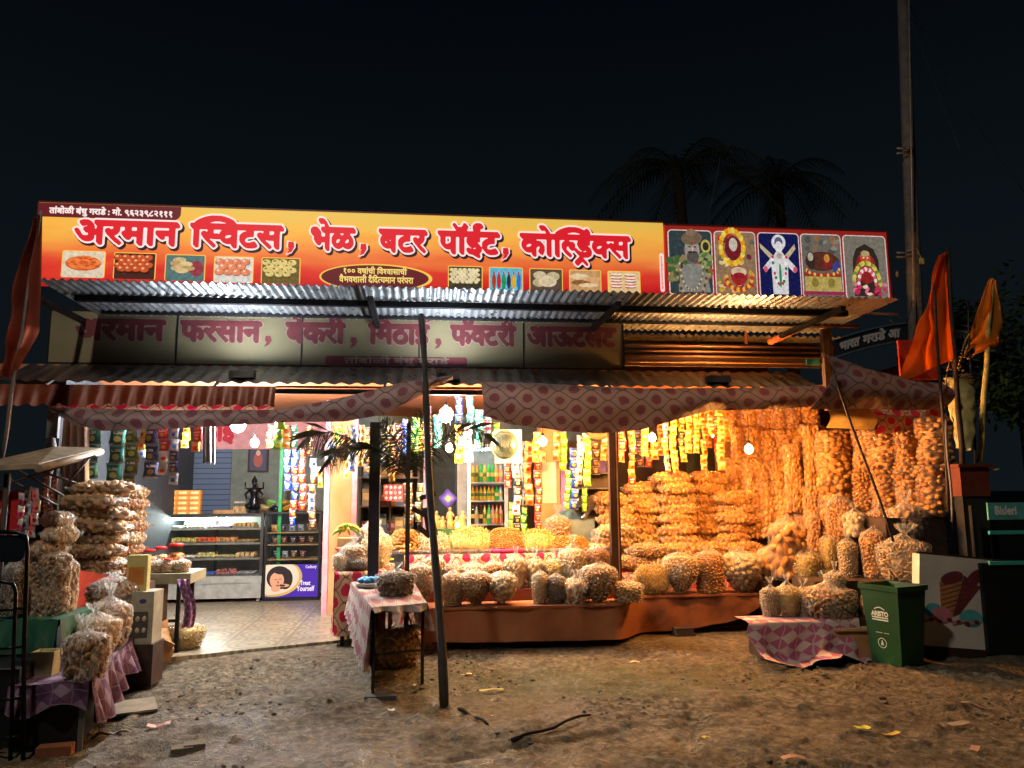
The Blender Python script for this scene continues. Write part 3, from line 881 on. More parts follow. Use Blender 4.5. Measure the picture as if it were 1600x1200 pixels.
for (w_, d) in ((-0.72, 0.06), (-0.10, 0.035)):
    mb = MB(); mb.bb((usl + 0.1, w_ - 0.03, UZ - 0.016 - d), (usr - 0.25, w_ + 0.03, UZ - 0.018)); mb.build('purlin', dark_metal, roof)
for u in (85, 585, 945, 1272):
    s = sz(u, 480, -0.6)[0]
    mb = MB(); mb.bb((s - 0.025, URW + 0.03, UZ - 0.13), (s + 0.025, 0.2, UZ - 0.079)); mb.build('rafter', dark_metal, roof)

# ================================================================== main signboard (backlit flex)
def signmat():
    m = Mat('printed_flex', 0.45, 0, 0.3); x, y, z = m.xyz()
    zt = sz(560, 335, 0)[1]; zb = sz(560, 450, 0)[1]
    t = (z - zb) * (1 / (zt - zb)) + (m.noise(0.9, 3, m.mapping((1, 1, 5))) - 0.5) * 0.55
    c = m.ramp(t, [(0.0, srgb(196, 26, 34)), (0.22, srgb(216, 58, 42)), (0.48, srgb(236, 136, 64)), (0.75, srgb(240, 178, 72)), (1.0, srgb(222, 186, 84))])
    m.base(c); m.emit(c, SIGN_E)
    return m.m
sgm = signmat()
sign = thing('signboard', 'long backlit yellow and red signboard with large red lettering above the roof', 'signboard')
s0 = sz(62, 310, 0)[0]; s1 = sz(1036, 354, 0)[0]; zt = sz(540, 332, 0)[1]; zb_ = sz(62, 441, 0)[1]
SB = SIGN_E
mb = MB(); mb.bb((s0, 0.0, zb_), (s1, 0.16, zt)); mb.build('sign_face', sgm, sign)
fm = paint(120, 30, 25, 0.5); mb = MB()
mb.bb((s0 - 0.006, -0.006, zt), (s1 + 0.005, 0.166, zt + 0.016)); mb.bb((s0 - 0.012, -0.004, zb_), (s0 - 0.001, 0.165, zt)); mb.build('sign_frame', fm, sign)
RED = flatcol(208, 26, 40, SB * 1.1); WHT = flatcol(244, 226, 226, SB); DRK = flatcol(52, 24, 30, SB * 0.6); YEL = flatcol(240, 214, 120, SB); MAR = flatcol(104, 24, 34, SB * 0.8); BOR = flatcol(236, 196, 80, SB)
def pm(u, v): return sz(u, v, 0)
# maroon tab with the owner line
mb = MB(); a, b = s0 + 0.0, sz(283, 330, 0)[0]; zz0 = zt - 0.155
pts = [(a, zt - 0.003), (a, zz0)] + [(b - 0.08 + 0.08 * math.sin(R(t)), zz0 + 0.08 - 0.08 * math.cos(R(t))) for t in range(0, 91, 15)] + [(b, zt - 0.003)]
flat(mb, pts, -0.003, 0)
letter(mb, list('तांबोळी बंधु गराडे : मो. ९६२३९८२१११'), sz(78, 318, 0)[0], sz(270, 326, 0)[0], zt - 0.058, zt - 0.115, -0.006, [(1, 0, 0, 0, 0)], nib_round(3))
mb.build('owner_tab', [MAR, WHT], sign)
NIB = nib_slant(4, 1, R(-48))
LAY = [(0, 5, 0.018, -0.020, -0.003), (1, 4, 0, 0, -0.006), (2, 0, 0, 0, -0.009)]
mb = MB()
words1 = [(list('अरमान'), 118, 282), ([('~', 1.0), ('स', 0.72), 'व', 'ट', 'स'], 298, 444), (list('भेळ'), 486, 556), (list('बटर'), 592, 668), (list('पॉईंट'), 684, 781), (['क', 'ो', ('~', 0.95), ('ल', 0.62), 'ड', '/', 'ं', ('क', 0.72), 'स'], 812, 985)]
zh = sum(sz(u, v, 0)[1] for u, v in ((200, 347), (540, 358), (900, 372))) / 3; zbs = sum(sz(u, v, 0)[1] for u, v in ((200, 378), (540, 390), (900, 403))) / 3
for tk, u0, u1 in words1:
    vm = 345 + (u0 - 118) * 0.033
    letter(mb, tk, sz(u0, vm, 0)[0], sz(u1, vm, 0)[0], zh, zbs, 0, LAY, NIB)
for u in (453, 566, 788):
    sc = sz(u, 380, 0)[0]
    for (mi, g_, dx, dz, dy) in ((0, 0.017, 0.02, -0.022, -0.003), (1, 0.014, 0, 0, -0.006), (2, 0, 0, 0, -0.009)):
        q = [(0.035, 0.06), (-0.015 - g_, 0.06 + g_), (-0.02 - g_, 0.0), (0.0, -0.02), (-0.03 - g_, -0.075 - g_), (0.02, -0.055 - g_), (0.05 + g_, 0.0), (0.045 + g_, 0.05 + g_)]
        flat(mb, [(sc + dx + p[0], zbs + dz + p[1] + 0.01) for p in q], dy, mi)
mb.build('lettering', [DRK, WHT, RED], sign)
# food pictures
FC = lambda r, g, b: flatcol(r, g, b, SB * 0.9, 0.5, True)
def foodpic(u0, u1, v0, bgc, items, name='food_picture'):
    """items: list of (x, y, rx, ry, (r,g,b)) in 0..1 of the picture"""
    mb = MB(); a, zt_ = sz(u0, v0, 0); b, _ = sz(u1, v0, 0); h = 0.29; zl = zt_ - h
    mats = [BOR, FC(*bgc)]
    flat(mb, rrect(a, b, zl, zt_, 0.02), -0.003, 0); flat(mb, rrect(a + 0.010, b - 0.010, zl, zt_ - 0.010, 0.012), -0.005, 1)
    cm = {}
    for k, (x, y, rx, ry, col) in enumerate(items):
        if col not in cm: cm[col] = len(mats); mats.append(FC(*col))
        mb.disc((a + 0.012 + x * (b - a - 0.024), zl + y * (h - 0.012)), rx * (b - a), ry * h, -0.0055 - 0.0003 * (k + 1), cm[col], 14)
    mb.build(name, mats, sign)
rg = random.Random(3)
def balls(n, rows, r, col, hi, y0=0.30, y1=0.92, sh=0.5):
    out = []
    for j in range(rows):
        for i in range(n):
            x = (i + 0.5 + sh * (j % 2) * 0.9) / (n + 0.3) + rg.uniform(-.02, .02); y = y1 - (y1 - y0) * (j + 0.5) / rows + rg.uniform(-.01, .01)
            if x + r > 1: continue
            out += [(x, y, r, r * 1.05, tuple(int(c * 0.62) for c in col)), (x - 0.004, y + 0.012, r * 0.88, r * 0.92, col), (x - r * 0.3, y + r * 0.4, r * 0.3, r * 0.3, hi)]
    return out
foodpic(98, 166, 391, (228, 214, 190), [(0.5, 0.55, 0.42, 0.28, (210, 90, 40))] + [(0.5 + 0.27 * math.cos(k * 1.3), 0.58 + 0.17 * math.sin(k * 1.3), 0.15, 0.10, c) for k in range(9) for c in ((244, 130, 60),)] + [(0.5 + 0.25 * math.cos(k * 1.9), 0.6 + 0.15 * math.sin(k * 1.9), 0.06, 0.04, (200, 84, 40)) for k in range(8)])
foodpic(179, 245, 394, (70, 30, 24), balls(5, 4, 0.115, (206, 84, 36), (255, 190, 140)))
foodpic(259, 322, 397, (84, 120, 120), [(0.8, 0.5, 0.18, 0.3, (150, 50, 70))] + [(x, y, 0.17, 0.10, c) for x, y, c in ((0.35, 0.82, (214, 186, 128)), (0.28, 0.68, (196, 164, 108)), (0.52, 0.66, (226, 200, 146)), (0.30, 0.5, (206, 176, 120)), (0.58, 0.5, (190, 156, 100)), (0.42, 0.4, (222, 192, 138)))])
foodpic(335, 397, 400, (226, 222, 216), balls(4, 3, 0.125, (240, 140, 100), (255, 215, 180)))
foodpic(409, 470, 402, (110, 92, 40), balls(4, 4, 0.12, (232, 206, 128), (120, 130, 50)))
foodpic(700, 754, 415, (70, 62, 48), balls(7, 6, 0.07, (232, 214, 168), (250, 240, 215)))
foodpic(764, 817, 417, (96, 190, 220), [it for k, c in enumerate(((180, 60, 30), (200, 30, 50), (30, 150, 90), (60, 40, 60), (240, 180, 30), (60, 110, 200))) for it in ((0.12 + 0.155 * k, 0.45, 0.06, 0.30, c), (0.12 + 0.155 * k, 0.80, 0.025, 0.06, (210, 40, 50)))])
foodpic(827, 879, 419, (96, 76, 60), [(0.3, 0.75, 0.2, 0.17, (214, 196, 160)), (0.28, 0.45, 0.2, 0.17, (196, 176, 140)), (0.72, 0.72, 0.2, 0.18, (206, 188, 150)), (0.55, 0.50, 0.27, 0.22, (232, 214, 180)), (0.55, 0.50, 0.18, 0.14, (216, 198, 160))])
foodpic(889, 939, 421, (206, 160, 110), [(0.3, 0.75, 0.3, 0.12, (238, 212, 170)), (0.7, 0.62, 0.28, 0.13, (226, 176, 120)), (0.35, 0.5, 0.3, 0.10, (150, 96, 56)), (0.6, 0.4, 0.3, 0.08, (240, 214, 170))])
foodpic(949, 1000, 423, (236, 206, 150), [(x, y, 0.17, 0.045, c) for j, y in enumerate((0.85, 0.72, 0.6, 0.48, 0.36)) for x in (0.25, 0.7) for c in ((180, 40, 40), )] + [(x, y + 0.03, 0.16, 0.035, (250, 240, 225)) for y in (0.85, 0.72, 0.6, 0.48, 0.36) for x in (0.25, 0.7)])
# dark ellipse with the motto
mb = MB(); c = sz(588, 434, 0); rx = (sz(672, 434, 0)[0] - sz(504, 434, 0)[0]) / 2
mb.disc(c, rx + 0.03, 0.155, -0.002, 0, 48); mb.disc((c[0] - 0.01, c[1]), rx, 0.14, -0.004, 1, 48)
letter(mb, ['१', '०', '०', ' ', 'व', 'ष', 'ा', 'ं', 'च', 'ी', ' ', ('~', 0.5), 'व', ('श', .7), 'व', 'ा', 'स', 'ा', 'च', 'ी'], sz(537, 424, 0)[0], sz(636, 424, 0)[0], sz(588, 420.5, 0)[1], sz(588, 428.5, 0)[1], -0.007, [(2, 0, 0, 0, 0)], nib_round(2))
letter(mb, ['व', 'ै', 'भ', 'व', 'श', 'ा', 'ल', 'ी', ' ', 'द', 'ै', ('~', 0.5), 'द', ('त', .7), 'य', 'म', 'ा', 'न', ' ', 'प', 'र', 'ं', 'प', 'र', 'ा'], sz(530, 438, 0)[0], sz(646, 438, 0)[0], sz(588, 433.5, 0)[1], sz(588, 442, 0)[1], -0.007, [(2, 0, 0, 0, 0)], nib_round(2))
mb.build('motto_ellipse', [BOR, MAR, YEL], sign)
# small upright name plate at the end
mb = MB(); a = sz(1034, 395, 0)[0]; b = sz(1042, 395, 0)[0]; flat(mb, rrect(a - 0.03, a + 0.02, sz(1036, 456, 0)[1], sz(1036, 396, 0)[1], 0.02), -0.004, 0)
rg2 = random.Random(5); zt_, zb2 = sz(1036, 400, 0)[1], sz(1036, 452, 0)[1]
for k in range(26):
    z_ = zb2 + (zt_ - zb2) * k / 26; flat(mb, [(a - 0.018, z_), (a + rg2.uniform(-0.006, 0.008), z_), (a + rg2.uniform(-0.006, 0.008), z_ + 0.009), (a - 0.018, z_ + 0.009)], -0.007, 1)
mb.build('upright_name_plate', [WHT, RED], sign)

# ================================================================== panel of garlanded portraits
gs = thing('portrait_board', 'backlit board of five garlanded shrine portraits in red border beside yellow sign', 'signboard')
g0 = s1 + 0.02; g1 = sz(1388, 400, 0)[0]; gt = zt - 0.02
RB = flatcol(170, 44, 34, SB * 0.6)
zb_ = sz(1385, 470, 0)[1]
mb = MB(); mb.bb((g0, 0.01, zb_), (g1, 0.15, gt)); mb.build('board_face', RB, gs)
mb = MB(); mb.bb((g0, 0.0, gt), (g1 + 0.01, 0.16, gt + 0.015)); mb.bb((g1, -0.002, zb_), (g1 + 0.014, 0.16, gt)); mb.build('board_frame', fm, gs)
px = [(1043, 1112), (1115, 1180), (1183, 1248), (1250, 1313), (1316, 1383)]
def portrait(k, bgc, shapes, extra=None):
    mb = MB(); u0, u1 = px[k]; vm = 363 + 4.0 * k / 4
    a, z1 = sz(u0, vm, 0.0); b, _ = sz(u1, vm, 0.0); z0 = zb_ + 0.01; z1 = gt - 0.05
    mats = [FC(236, 214, 214), FC(*bgc)]; cm = {}
    flat(mb, rrect(a, b, z0, z1, 0.05), 0.006, 0); flat(mb, rrect(a + 0.012, b - 0.012, z0 + 0.012, z1 - 0.012, 0.04), 0.004, 1)
    H_ = (z1 - z0) ; z0v = zb_ + 0.05; Hv = z1 - z0v; wd = b - a
    for q, sh in enumerate(shapes):
        col = sh[-1]
        if col not in cm: cm[col] = len(mats); mats.append(FC(*col))
        y = 0.0035 - 0.00025 * q
        if sh[0] == 'e': _, x, yv, rx_, ry_, rot, _c = sh; mb.disc((a + x * wd, z0v + yv * Hv), rx_ * wd, ry_ * Hv, y, cm[col], 16, rot)
        else: flat(mb, [(a + x * wd, z0v + yv * Hv) for x, yv in sh[1]], y, cm[col])
    mb.build('portrait_picture', mats, gs)
rr = random.Random(11)
def garland(cx, cy, rx, ry, n, r, cols, a0=200, a1=340):
    return [('e', cx + rx * math.cos(R(a0 + (a1 - a0) * i / (n - 1))), cy + ry * math.sin(R(a0 + (a1 - a0) * i / (n - 1))), r, r * 0.9, 0, cols[i % len(cols)]) for i in range(n)]
def specks(n, x0, x1, y0, y1, r, cols): return [('e', rr.uniform(x0, x1), rr.uniform(y0, y1), r * rr.uniform(.6, 1.3), r * rr.uniform(.5, 1.1), rr.random() * 3, rr.choice(cols)) for _ in range(n)]
# bust of a bearded man in a turban with beads
portrait(0, (52, 66, 70), [('e', 0.85, 0.74, 0.11, 0.11, 0, (200, 180, 90)), ('e', 0.85, 0.74, 0.07, 0.07, 0, (50, 50, 30))] + specks(26, 0.03, 0.4, 0.2, 0.55, 0.07, [(70, 100, 60), (110, 130, 80), (150, 130, 90)]) + specks(24, 0.65, 0.97, 0.2, 0.6, 0.06, [(90, 120, 60), (190, 60, 60), (150, 160, 100)]) +
    [('p', [(0.2, 0), (0.25, 0.35), (0.42, 0.45), (0.66, 0.45), (0.85, 0.3), (0.92, 0)], (140, 138, 132)), ('e', 0.53, 0.66, 0.17, 0.21, 0, (164, 150, 140)), ('e', 0.53, 0.86, 0.24, 0.11, 0.1, (120, 100, 80)), ('e', 0.52, 0.95, 0.12, 0.06, 0.1, (140, 118, 92)), ('e', 0.54, 0.56, 0.14, 0.10, 0, (90, 84, 80)), ('e', 0.54, 0.635, 0.12, 0.02, 0, (60, 54, 52)), ('e', 0.47, 0.72, 0.03, 0.012, 0, (40, 36, 34)), ('e', 0.60, 0.72, 0.03, 0.012, 0, (40, 36, 34)), ('e', 0.53, 0.80, 0.015, 0.03, 0, (200, 50, 40)), ('e', 0.54, 0.675, 0.02, 0.035, 0, (190, 172, 158))]
    + garland(0.5, 0.45, 0.26, 0.42, 26, 0.022, [(196, 186, 160), (120, 96, 70)], 180, 360) + garland(0.5, 0.45, 0.34, 0.6, 26, 0.028, [(186, 150, 100), (90, 60, 40)], 190, 350))
portrait(1, (150, 120, 90), specks(30, 0.05, 0.95, 0.02, 0.95, 0.06, [(190, 60, 50), (210, 170, 60), (120, 40, 60), (220, 200, 150), (100, 110, 90)]) + [('e', 0.45, 0.72, 0.2, 0.2, 0, (120, 30, 40)), ('e', 0.45, 0.78, 0.10, 0.11, 0, (206, 196, 180))] + garland(0.42, 0.74, 0.27, 0.27, 22, 0.055, [(240, 196, 50), (232, 160, 30), (248, 220, 90)], 0, 350) + [('e', 0.55, 0.28, 0.20, 0.16, 0, (170, 40, 40)), ('e', 0.55, 0.34, 0.19, 0.08, 0, (220, 190, 160)), ('e', 0.55, 0.28, 0.14, 0.05, 0, (150, 30, 40))] + garland(0.55, 0.25, 0.3, 0.2, 14, 0.045, [(240, 190, 60), (200, 60, 40)], 180, 360))
portrait(2, (22, 26, 84), [('p', [(0.40, 0.6), (0.05, 0.82), (0.06, 0.74), (0.38, 0.5)], (206, 190, 150)), ('p', [(0.60, 0.6), (0.88, 0.82), (0.90, 0.74), (0.62, 0.5)], (206, 190, 150)), ('p', [(0.38, 0.5), (0.15, 0.35), (0.10, 0.42), (0.34, 0.62)], (226, 226, 232)), ('p', [(0.62, 0.5), (0.85, 0.35), (0.92, 0.42), (0.66, 0.62)], (226, 226, 232)), ('e', 0.5, 0.84, 0.17, 0.13, 0, (232, 232, 236)), ('e', 0.5, 0.84, 0.10, 0.09, 0, (90, 96, 130)), ('e', 0.5, 0.76, 0.09, 0.10, 0, (236, 234, 236)), ('p', [(0.32, 0.0), (0.30, 0.55), (0.42, 0.68), (0.58, 0.68), (0.70, 0.55), (0.68, 0.0)], (228, 228, 232)), ('e', 0.5, 0.62, 0.07, 0.05, 0, (190, 170, 150))] + garland(0.5, 0.6, 0.16, 0.45, 16, 0.03, [(206, 60, 90), (60, 120, 70), (240, 236, 230)], 180, 360) + [('e', 0.16, 0.40, 0.05, 0.05, 0, (220, 90, 110)), ('e', 0.86, 0.40, 0.05, 0.05, 0, (220, 90, 110)), ('e', 0.5, 0.30, 0.03, 0.2, 0, (60, 140, 90))])
portrait(3, (112, 108, 100), specks(16, 0.1, 0.9, 0.55, 0.95, 0.06, [(140, 136, 124), (86, 84, 80), (160, 110, 70)]) + [('e', 0.5, 0.55, 0.42, 0.16, 0, (92, 50, 36)), ('e', 0.22, 0.56, 0.11, 0.15, 0, (60, 44, 40)), ('e', 0.22, 0.62, 0.07, 0.07, 0, (190, 180, 160)), ('e', 0.62, 0.54, 0.12, 0.14, 0, (130, 40, 44)), ('e', 0.62, 0.60, 0.07, 0.07, 0, (210, 150, 60)), ('e', 0.85, 0.45, 0.10, 0.10, 0, (60, 70, 150)), ('p', [(0.05, 0.0), (0.06, 0.34), (0.94, 0.34), (0.96, 0.0)], (190, 172, 96)), ('p', [(0.03, 0.30), (0.03, 0.36), (0.97, 0.36), (0.97, 0.30)], (150, 60, 50)), ('e', 0.3, 0.2, 0.09, 0.08, 0, (150, 130, 60)), ('e', 0.7, 0.2, 0.09, 0.08, 0, (150, 130, 60))] + garland(0.5, 0.42, 0.4, 0.1, 16, 0.03, [(190, 40, 50), (240, 200, 80)], 180, 360) + [('p', [(0, 0), (0, 0.06), (1, 0.06), (1, 0)], (160, 50, 90))])
portrait(4, (128, 122, 110), [('p', [(0.2, 0), (0.2, 0.6), (0.3, 0.78), (0.5, 0.86), (0.7, 0.78), (0.8, 0.6), (0.8, 0)], (52, 44, 38)), ('e', 0.5, 0.46, 0.24, 0.26, 0, (150, 40, 40)), ('e', 0.5, 0.62, 0.12, 0.11, 0, (206, 90, 50)), ('e', 0.5, 0.70, 0.10, 0.05, 0, (190, 170, 120)), ('e', 0.46, 0.63, 0.02, 0.012, 0, (250, 240, 230)), ('e', 0.55, 0.63, 0.02, 0.012, 0, (250, 240, 230))] + garland(0.5, 0.2, 0.30, 0.34, 20, 0.045, [(200, 200, 80), (120, 150, 60), (240, 210, 100)], 0, 180) + garland(0.5, 0.2, 0.20, 0.24, 14, 0.04, [(230, 90, 120), (240, 236, 220)], 0, 180) + specks(16, 0.1, 0.9, 0.02, 0.2, 0.05, [(200, 50, 90), (230, 120, 150), (240, 220, 190)]))

# ================================================================== second, unlit sign below the roof
s2 = thing('lower_signboard', 'unlit pale yellow signboard in four panels with dull red lettering under the roof', 'signboard')
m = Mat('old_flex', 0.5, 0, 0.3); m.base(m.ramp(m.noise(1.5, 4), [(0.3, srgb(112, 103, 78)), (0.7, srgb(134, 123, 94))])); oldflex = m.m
a0 = sz(80, 500, 0.05)[0]; a1 = sz(972, 530, 0.05)[0]; zt2 = sz(470, 492, 0.05)[1]; zb2 = sz(470, 570, 0.05)[1]
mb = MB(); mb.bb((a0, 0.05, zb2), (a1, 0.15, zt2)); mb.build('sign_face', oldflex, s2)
mb = MB()
for u in (277, 472, 655, 818): s = sz(u, 520, 0.05)[0]; mb.bb((s - 0.008, 0.044, zb2), (s + 0.008, 0.0495, zt2))
mb.bb((a0 - 0.02, 0.04, zb2 - 0.03), (a1 + 0.02, 0.16, zb2 - 0.002)); mb.bb((a0 - 0.02, 0.04, zt2 + 0.001), (a1 + 0.02, 0.16, zt2 + 0.02)); mb.bb((a1 + 0.001, 0.043, zb2), (a1 + 0.02, 0.158, zt2)); mb.bb((a0 - 0.02, 0.043, zb2), (a0 - 0.001, 0.158, zt2))
mb.build('sign_frame', dark_metal, s2)
mb = MB(); z_h = sum(sz(u, v, 0.05)[1] for u, v in ((200, 501), (900, 514))) / 2; z_b = sum(sz(u, v, 0.05)[1] for u, v in ((200, 531), (900, 540))) / 2
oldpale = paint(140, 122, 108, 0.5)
for tk, u0, u1 in ((list('अरमान'), 118, 260), (list('फरसान'), 281, 410), (list('बेकरी'), 446, 541), ([('~', 0.55), 'म', 'ठ', 'ा', 'ई'], 575, 672), (['फ', 'ॅ', ('क', 0.72), 'ट', 'र', 'ी'], 703, 807), (list('आऊटलेट'), 823, 963)):
    letter(mb, tk, sz(u0, 515, 0.05)[0], sz(u1, 515, 0.05)[0], z_h, z_b, 0.0, [(0, 3, 0.0, 0, 0.046), (1, 0, 0, 0, 0.043)], nib_slant(4, 2, R(-48)))
for u in (417, 551, 683):
    sc = sz(u, 535, 0.05)[0]; q = [(0.035, 0.05), (-0.015, 0.05), (-0.02, 0.0), (0.0, -0.02), (-0.03, -0.07), (0.02, -0.05), (0.05, 0.0)]
    flat(mb, [(sc + p[0], z_b + 0.01 + p[1]) for p in q], 0.043, 1)
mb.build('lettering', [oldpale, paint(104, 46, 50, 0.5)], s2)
mb = MB(); a = sz(508, 566, .05)[0]; b = sz(730, 566, .05)[0]; z_ = sz(600, 557, .05)[1]
flat(mb, rrect(a, b, zb2 + 0.002, z_, 0.03), 0.046, 0); letter(mb, list('तांबोळी बंधु गराडे'), a + 0.2, b - 0.2, z_ - 0.02, zb2 + 0.02, 0.043, [(1, 0, 0, 0, 0)], nib_round(2))
mb.build('owner_tab', [paint(110, 40, 50), oldpale], s2)
# ================================================================== lower awning
aw = thing('shop_awning', 'lower corrugated awning with orange painted edge hanging over the shop front', 'awning')
AWW = -0.58
asl = sz(18, 600, AWW)[0]; asr = sz(1286, 600, AWW)[0]
zA = sz(700, 577, -0.02)[1]; zB = sz(700, 601, AWW)[1]; zC_l = sz(100, 634, AWW)[1]; zC_r = sz(1000, 611, AWW)[1]
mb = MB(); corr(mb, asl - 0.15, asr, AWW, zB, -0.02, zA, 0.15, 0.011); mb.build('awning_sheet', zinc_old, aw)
orange_m = zincmat('orange_painted_sheet', srgb(116, 48, 24), 0.5, 0.9); orange_m.node_tree.nodes['Principled BSDF'].inputs['Metallic'].default_value = 0.15
mb = MB()
mid = sz(432, 600, AWW)[0]; per = 0.145
def fas(a, b):
    s = asl - 0.15 + (mid - asl + 0.15) * a
    edge = zC_l + 0.014 * math.cos(2 * math.pi * s / per)
    return (s, AWW - 0.03 - 0.005 * math.sin(2 * math.pi * s / per) * (1.6 - b) - 0.05 * (1 - b), edge + (zB - 0.035 - edge) * b)
mb.grid(fas, 420, 5)
mb.build('awning_edge', orange_m, aw)
mb = MB(); mb.bb((mid + 0.002, AWW - 0.05, zC_r), (asr, AWW - 0.02, zB - 0.03)); mb.build('awning_edge', orange_m, aw)
mb = MB(); mb.bb((asl, AWW + 0.02, zB - 0.10), (asr, AWW + 0.06, zB - 0.05)); mb.bb((asl, -0.08, zA - 0.12), (asr, -0.04, zA - 0.06)); mb.build('awning_beam', dark_metal, aw)
for u in (60, 330, 600, 960, 1278):
    s = sz(u, 600, AWW)[0]; mb = MB(); mb.tube([(s, AWW + 0.04, zB - 0.06), (s, -0.05, zA - 0.07)], 0.018, 6); mb.build('rafter', dark_metal, aw)
# torn teal paint on the awning edge
# ---- frame on the right between the roofs
fr = thing('roof_frame', 'brown timber and slat framework under the roof right of the lower signboard', 'roof frame')
warm_wood = paint(120, 78, 46, 0.7, 0, 0.35)
r0 = a1 + 0.03; r1 = sz(1282, 520, 0.02)[0]
mb = MB()
for i, v in enumerate((541, 549, 557, 566)):
    z = sz(1120, v, 0.02)[1]; mb.tube([(r0, 0.02 + 0.01 * (i % 2), z), (r1, 0.02 + 0.01 * (i % 2), z)], 0.011, 8)
mb.build('slat_rail', paint(190, 130, 80, 0.4, 0.2), fr)
mb = MB(); zs0, zs1 = sz(1120, 573, 0.06)[1], sz(1120, 537, 0.06)[1]; mb.bb((r0, 0.06, zs0), (r1, 0.085, zs1)); mb.build('slat_board', paint(66, 44, 34, 0.7), fr)
mb = MB(); z = sz(1280, 560, 0.0)[1]; mb.bb((r1, -0.03, z - 0.6), (r1 + 0.07, 0.04, UB - 0.03)); mb.build('corner_post', paint(90, 70, 56), fr)
zi = sz(1120, 512, 0.3)[1]
mb = MB(); corr(mb, r0, r1 + 0.5, 0.45, zi - 0.06, 2.7, zi + 0.12, 0.09, 0.013); mb.build('inner_sheet', zincmat('inner_sheet', (0.5, 0.42, 0.32), 0.5, 0.6), fr)
mb = MB(); zq = sz(1120, 505, 0.44)[1]; mb.bb((r0, 0.40, zq - 0.03), (r1 - 0.4, 0.45, zq + 0.015)); mb.bb((sz(1167, 520, .4)[0] - 0.012, 0.41, zs1), (sz(1167, 520, .4)[0] + 0.012, 0.44, zq - 0.03))
p0 = P3(1200, 536, 0.35); p1 = P3(1300, 488, 0.0); mb.tube([p0, p1], 0.04, 4)
mb.build('timber_beam', paint(170, 92, 50, 0.7), fr)
mb = MB(); a_ = sz(1240, 534, 1.4); mb.bb((r0, 2.7, zi - 0.5), (r1 + 0.6, 2.75, zi + 0.14)); mb.build('back_board', paint(190, 140, 80), fr)
p = thing('draped_post', 'post beside the roof corner wrapped in pale knotted cloth', 'post', (sz(1296, 600, 0.1)[0], 0.1, zA), 0)
zt_ = sz(1296, 508, 0.1)[1] - zA
mb = MB(); mb.tube([(0, 0, 0), (0, 0, zt_)], 0.035, 10); mb.build('post', wood_dark, p)
mb = MB(); mb.lathe((0, 0, zt_ - 0.42), [(0.03, 0), (0.06, 0.04), (0.075, 0.15), (0.045, 0.22), (0.07, 0.28), (0.05, 0.36), (0.08, 0.40), (0.02, 0.44)], 14); mb.build('wrapping', paint(176, 150, 110, 0.8), p)
# horizontal beams sticking out on the right
bm_ = thing('roof_batten', 'two bare battens poking out from under the right roof end', 'battens')
mb = MB(); q0 = P3(1180, 484, -0.5); q1 = P3(1404, 491, -0.5); mb.tube([q0, q1], 0.012, 6); mb.build('batten', wood_pale, bm_)
mb = MB(); q0 = P3(1240, 508, -0.1); q1 = P3(1340, 509, -0.1); mb.tube([q0, q1], 0.03, 4); mb.build('batten', paint(110, 70, 50), bm_)
# small blue plate
mb = MB(); q = P3(1266, 567, -0.03); mb.box((0, 0, 0), (0.16, 0.01, 0.075)); o = mb.build('name_plate', paint(90, 190, 190, 0.4), None, (q.x, q.y - 0.06, q.z)); tag(o, 'small turquoise plate on the slatted board below the right roof', 'plate')

# ================================================================== cloth valances
def cloth_sheet(name, label, top, bot, w, mat, n=60, m_=14, fold=0.055, uv0=(0, 0), cat='cloth', lean=0.10, wob=3.0):
    """top, bot: lists of (u,v) photo outline points at depth w, resampled"""
    def res(pts, k):
        P_ = [np.array(sz(u, v, w)) for u, v in pts]; d = [0]
        for a, b in zip(P_, P_[1:]): d.append(d[-1] + np.linalg.norm(b - a))
        x = k * d[-1]
        return np.array([np.interp(x, d, [q[0] for q in P_]), np.interp(x, d, [q[1] for q in P_])])
    mb = MB()
    def f(a, b):
        t, bo = res(top, a), res(bot, a); q = bo + (t - bo) * b
        wr = fold * (1 - 0.5 * b) * (math.sin(q[0] * 7 + 2.5 * math.sin(q[1] * 4)) * 0.5 + noise.noise((q[0] * wob, q[1] * 4, 1.3)) * 1.4)
        sag = lean * math.sin(math.pi * min(1, b * 1.0))
        return (q[0], w + wr - sag, q[1])
    mb.grid(f, n, m_, uvs=lambda a, b: (lambda t, bo: (float((bo + (t - bo) * b)[0]) + uv0[0], float((bo + (t - bo) * b)[1]) + uv0[1]))(res(top, a), res(bot, a)))
    o = mb.build(name, mat); tag(o, label, cat)
    return o
cloth_sheet('cloth_valance', 'printed cloth valance sagging over the left sweet counter', [(78, 636), (250, 641), (430, 640), (520, 625), (610, 602), (706, 586)], [(84, 642), (110, 662), (160, 673), (300, 669), (430, 660), (540, 658), (600, 648), (650, 622), (708, 592)], -0.66, cloth_main, 120, 10)
cloth_sheet('cloth_valance', 'printed cloth valance drooping in a deep curve over the middle counter', [(751, 596), (860, 600), (1000, 607), (1150, 606), (1290, 602)], [(756, 650), (800, 663), (870, 673), (940, 677), (1000, 672), (1060, 655), (1110, 641), (1200, 640), (1292, 634)], -0.66, cloth_main, 120, 16, uv0=(0.1, 0.06))
cloth_sheet('cloth_canopy', 'printed cloth canopy stretched outward to the flag poles', [(1289, 553), (1350, 576), (1420, 590), (1472, 600)], [(1284, 628), (1262, 640), (1350, 638), (1400, 641), (1476, 640)], -0.70, cloth_main, 60, 16, 0.05, (0.3, 0.2), lean=0.2)
cloth_sheet('cloth_screen', 'red lit printed cloth hanging behind the tall puff bags', [(1360, 640), (1470, 636)], [(1366, 678), (1474, 672)], -0.2, cloth_red, 30, 10, 0.03)
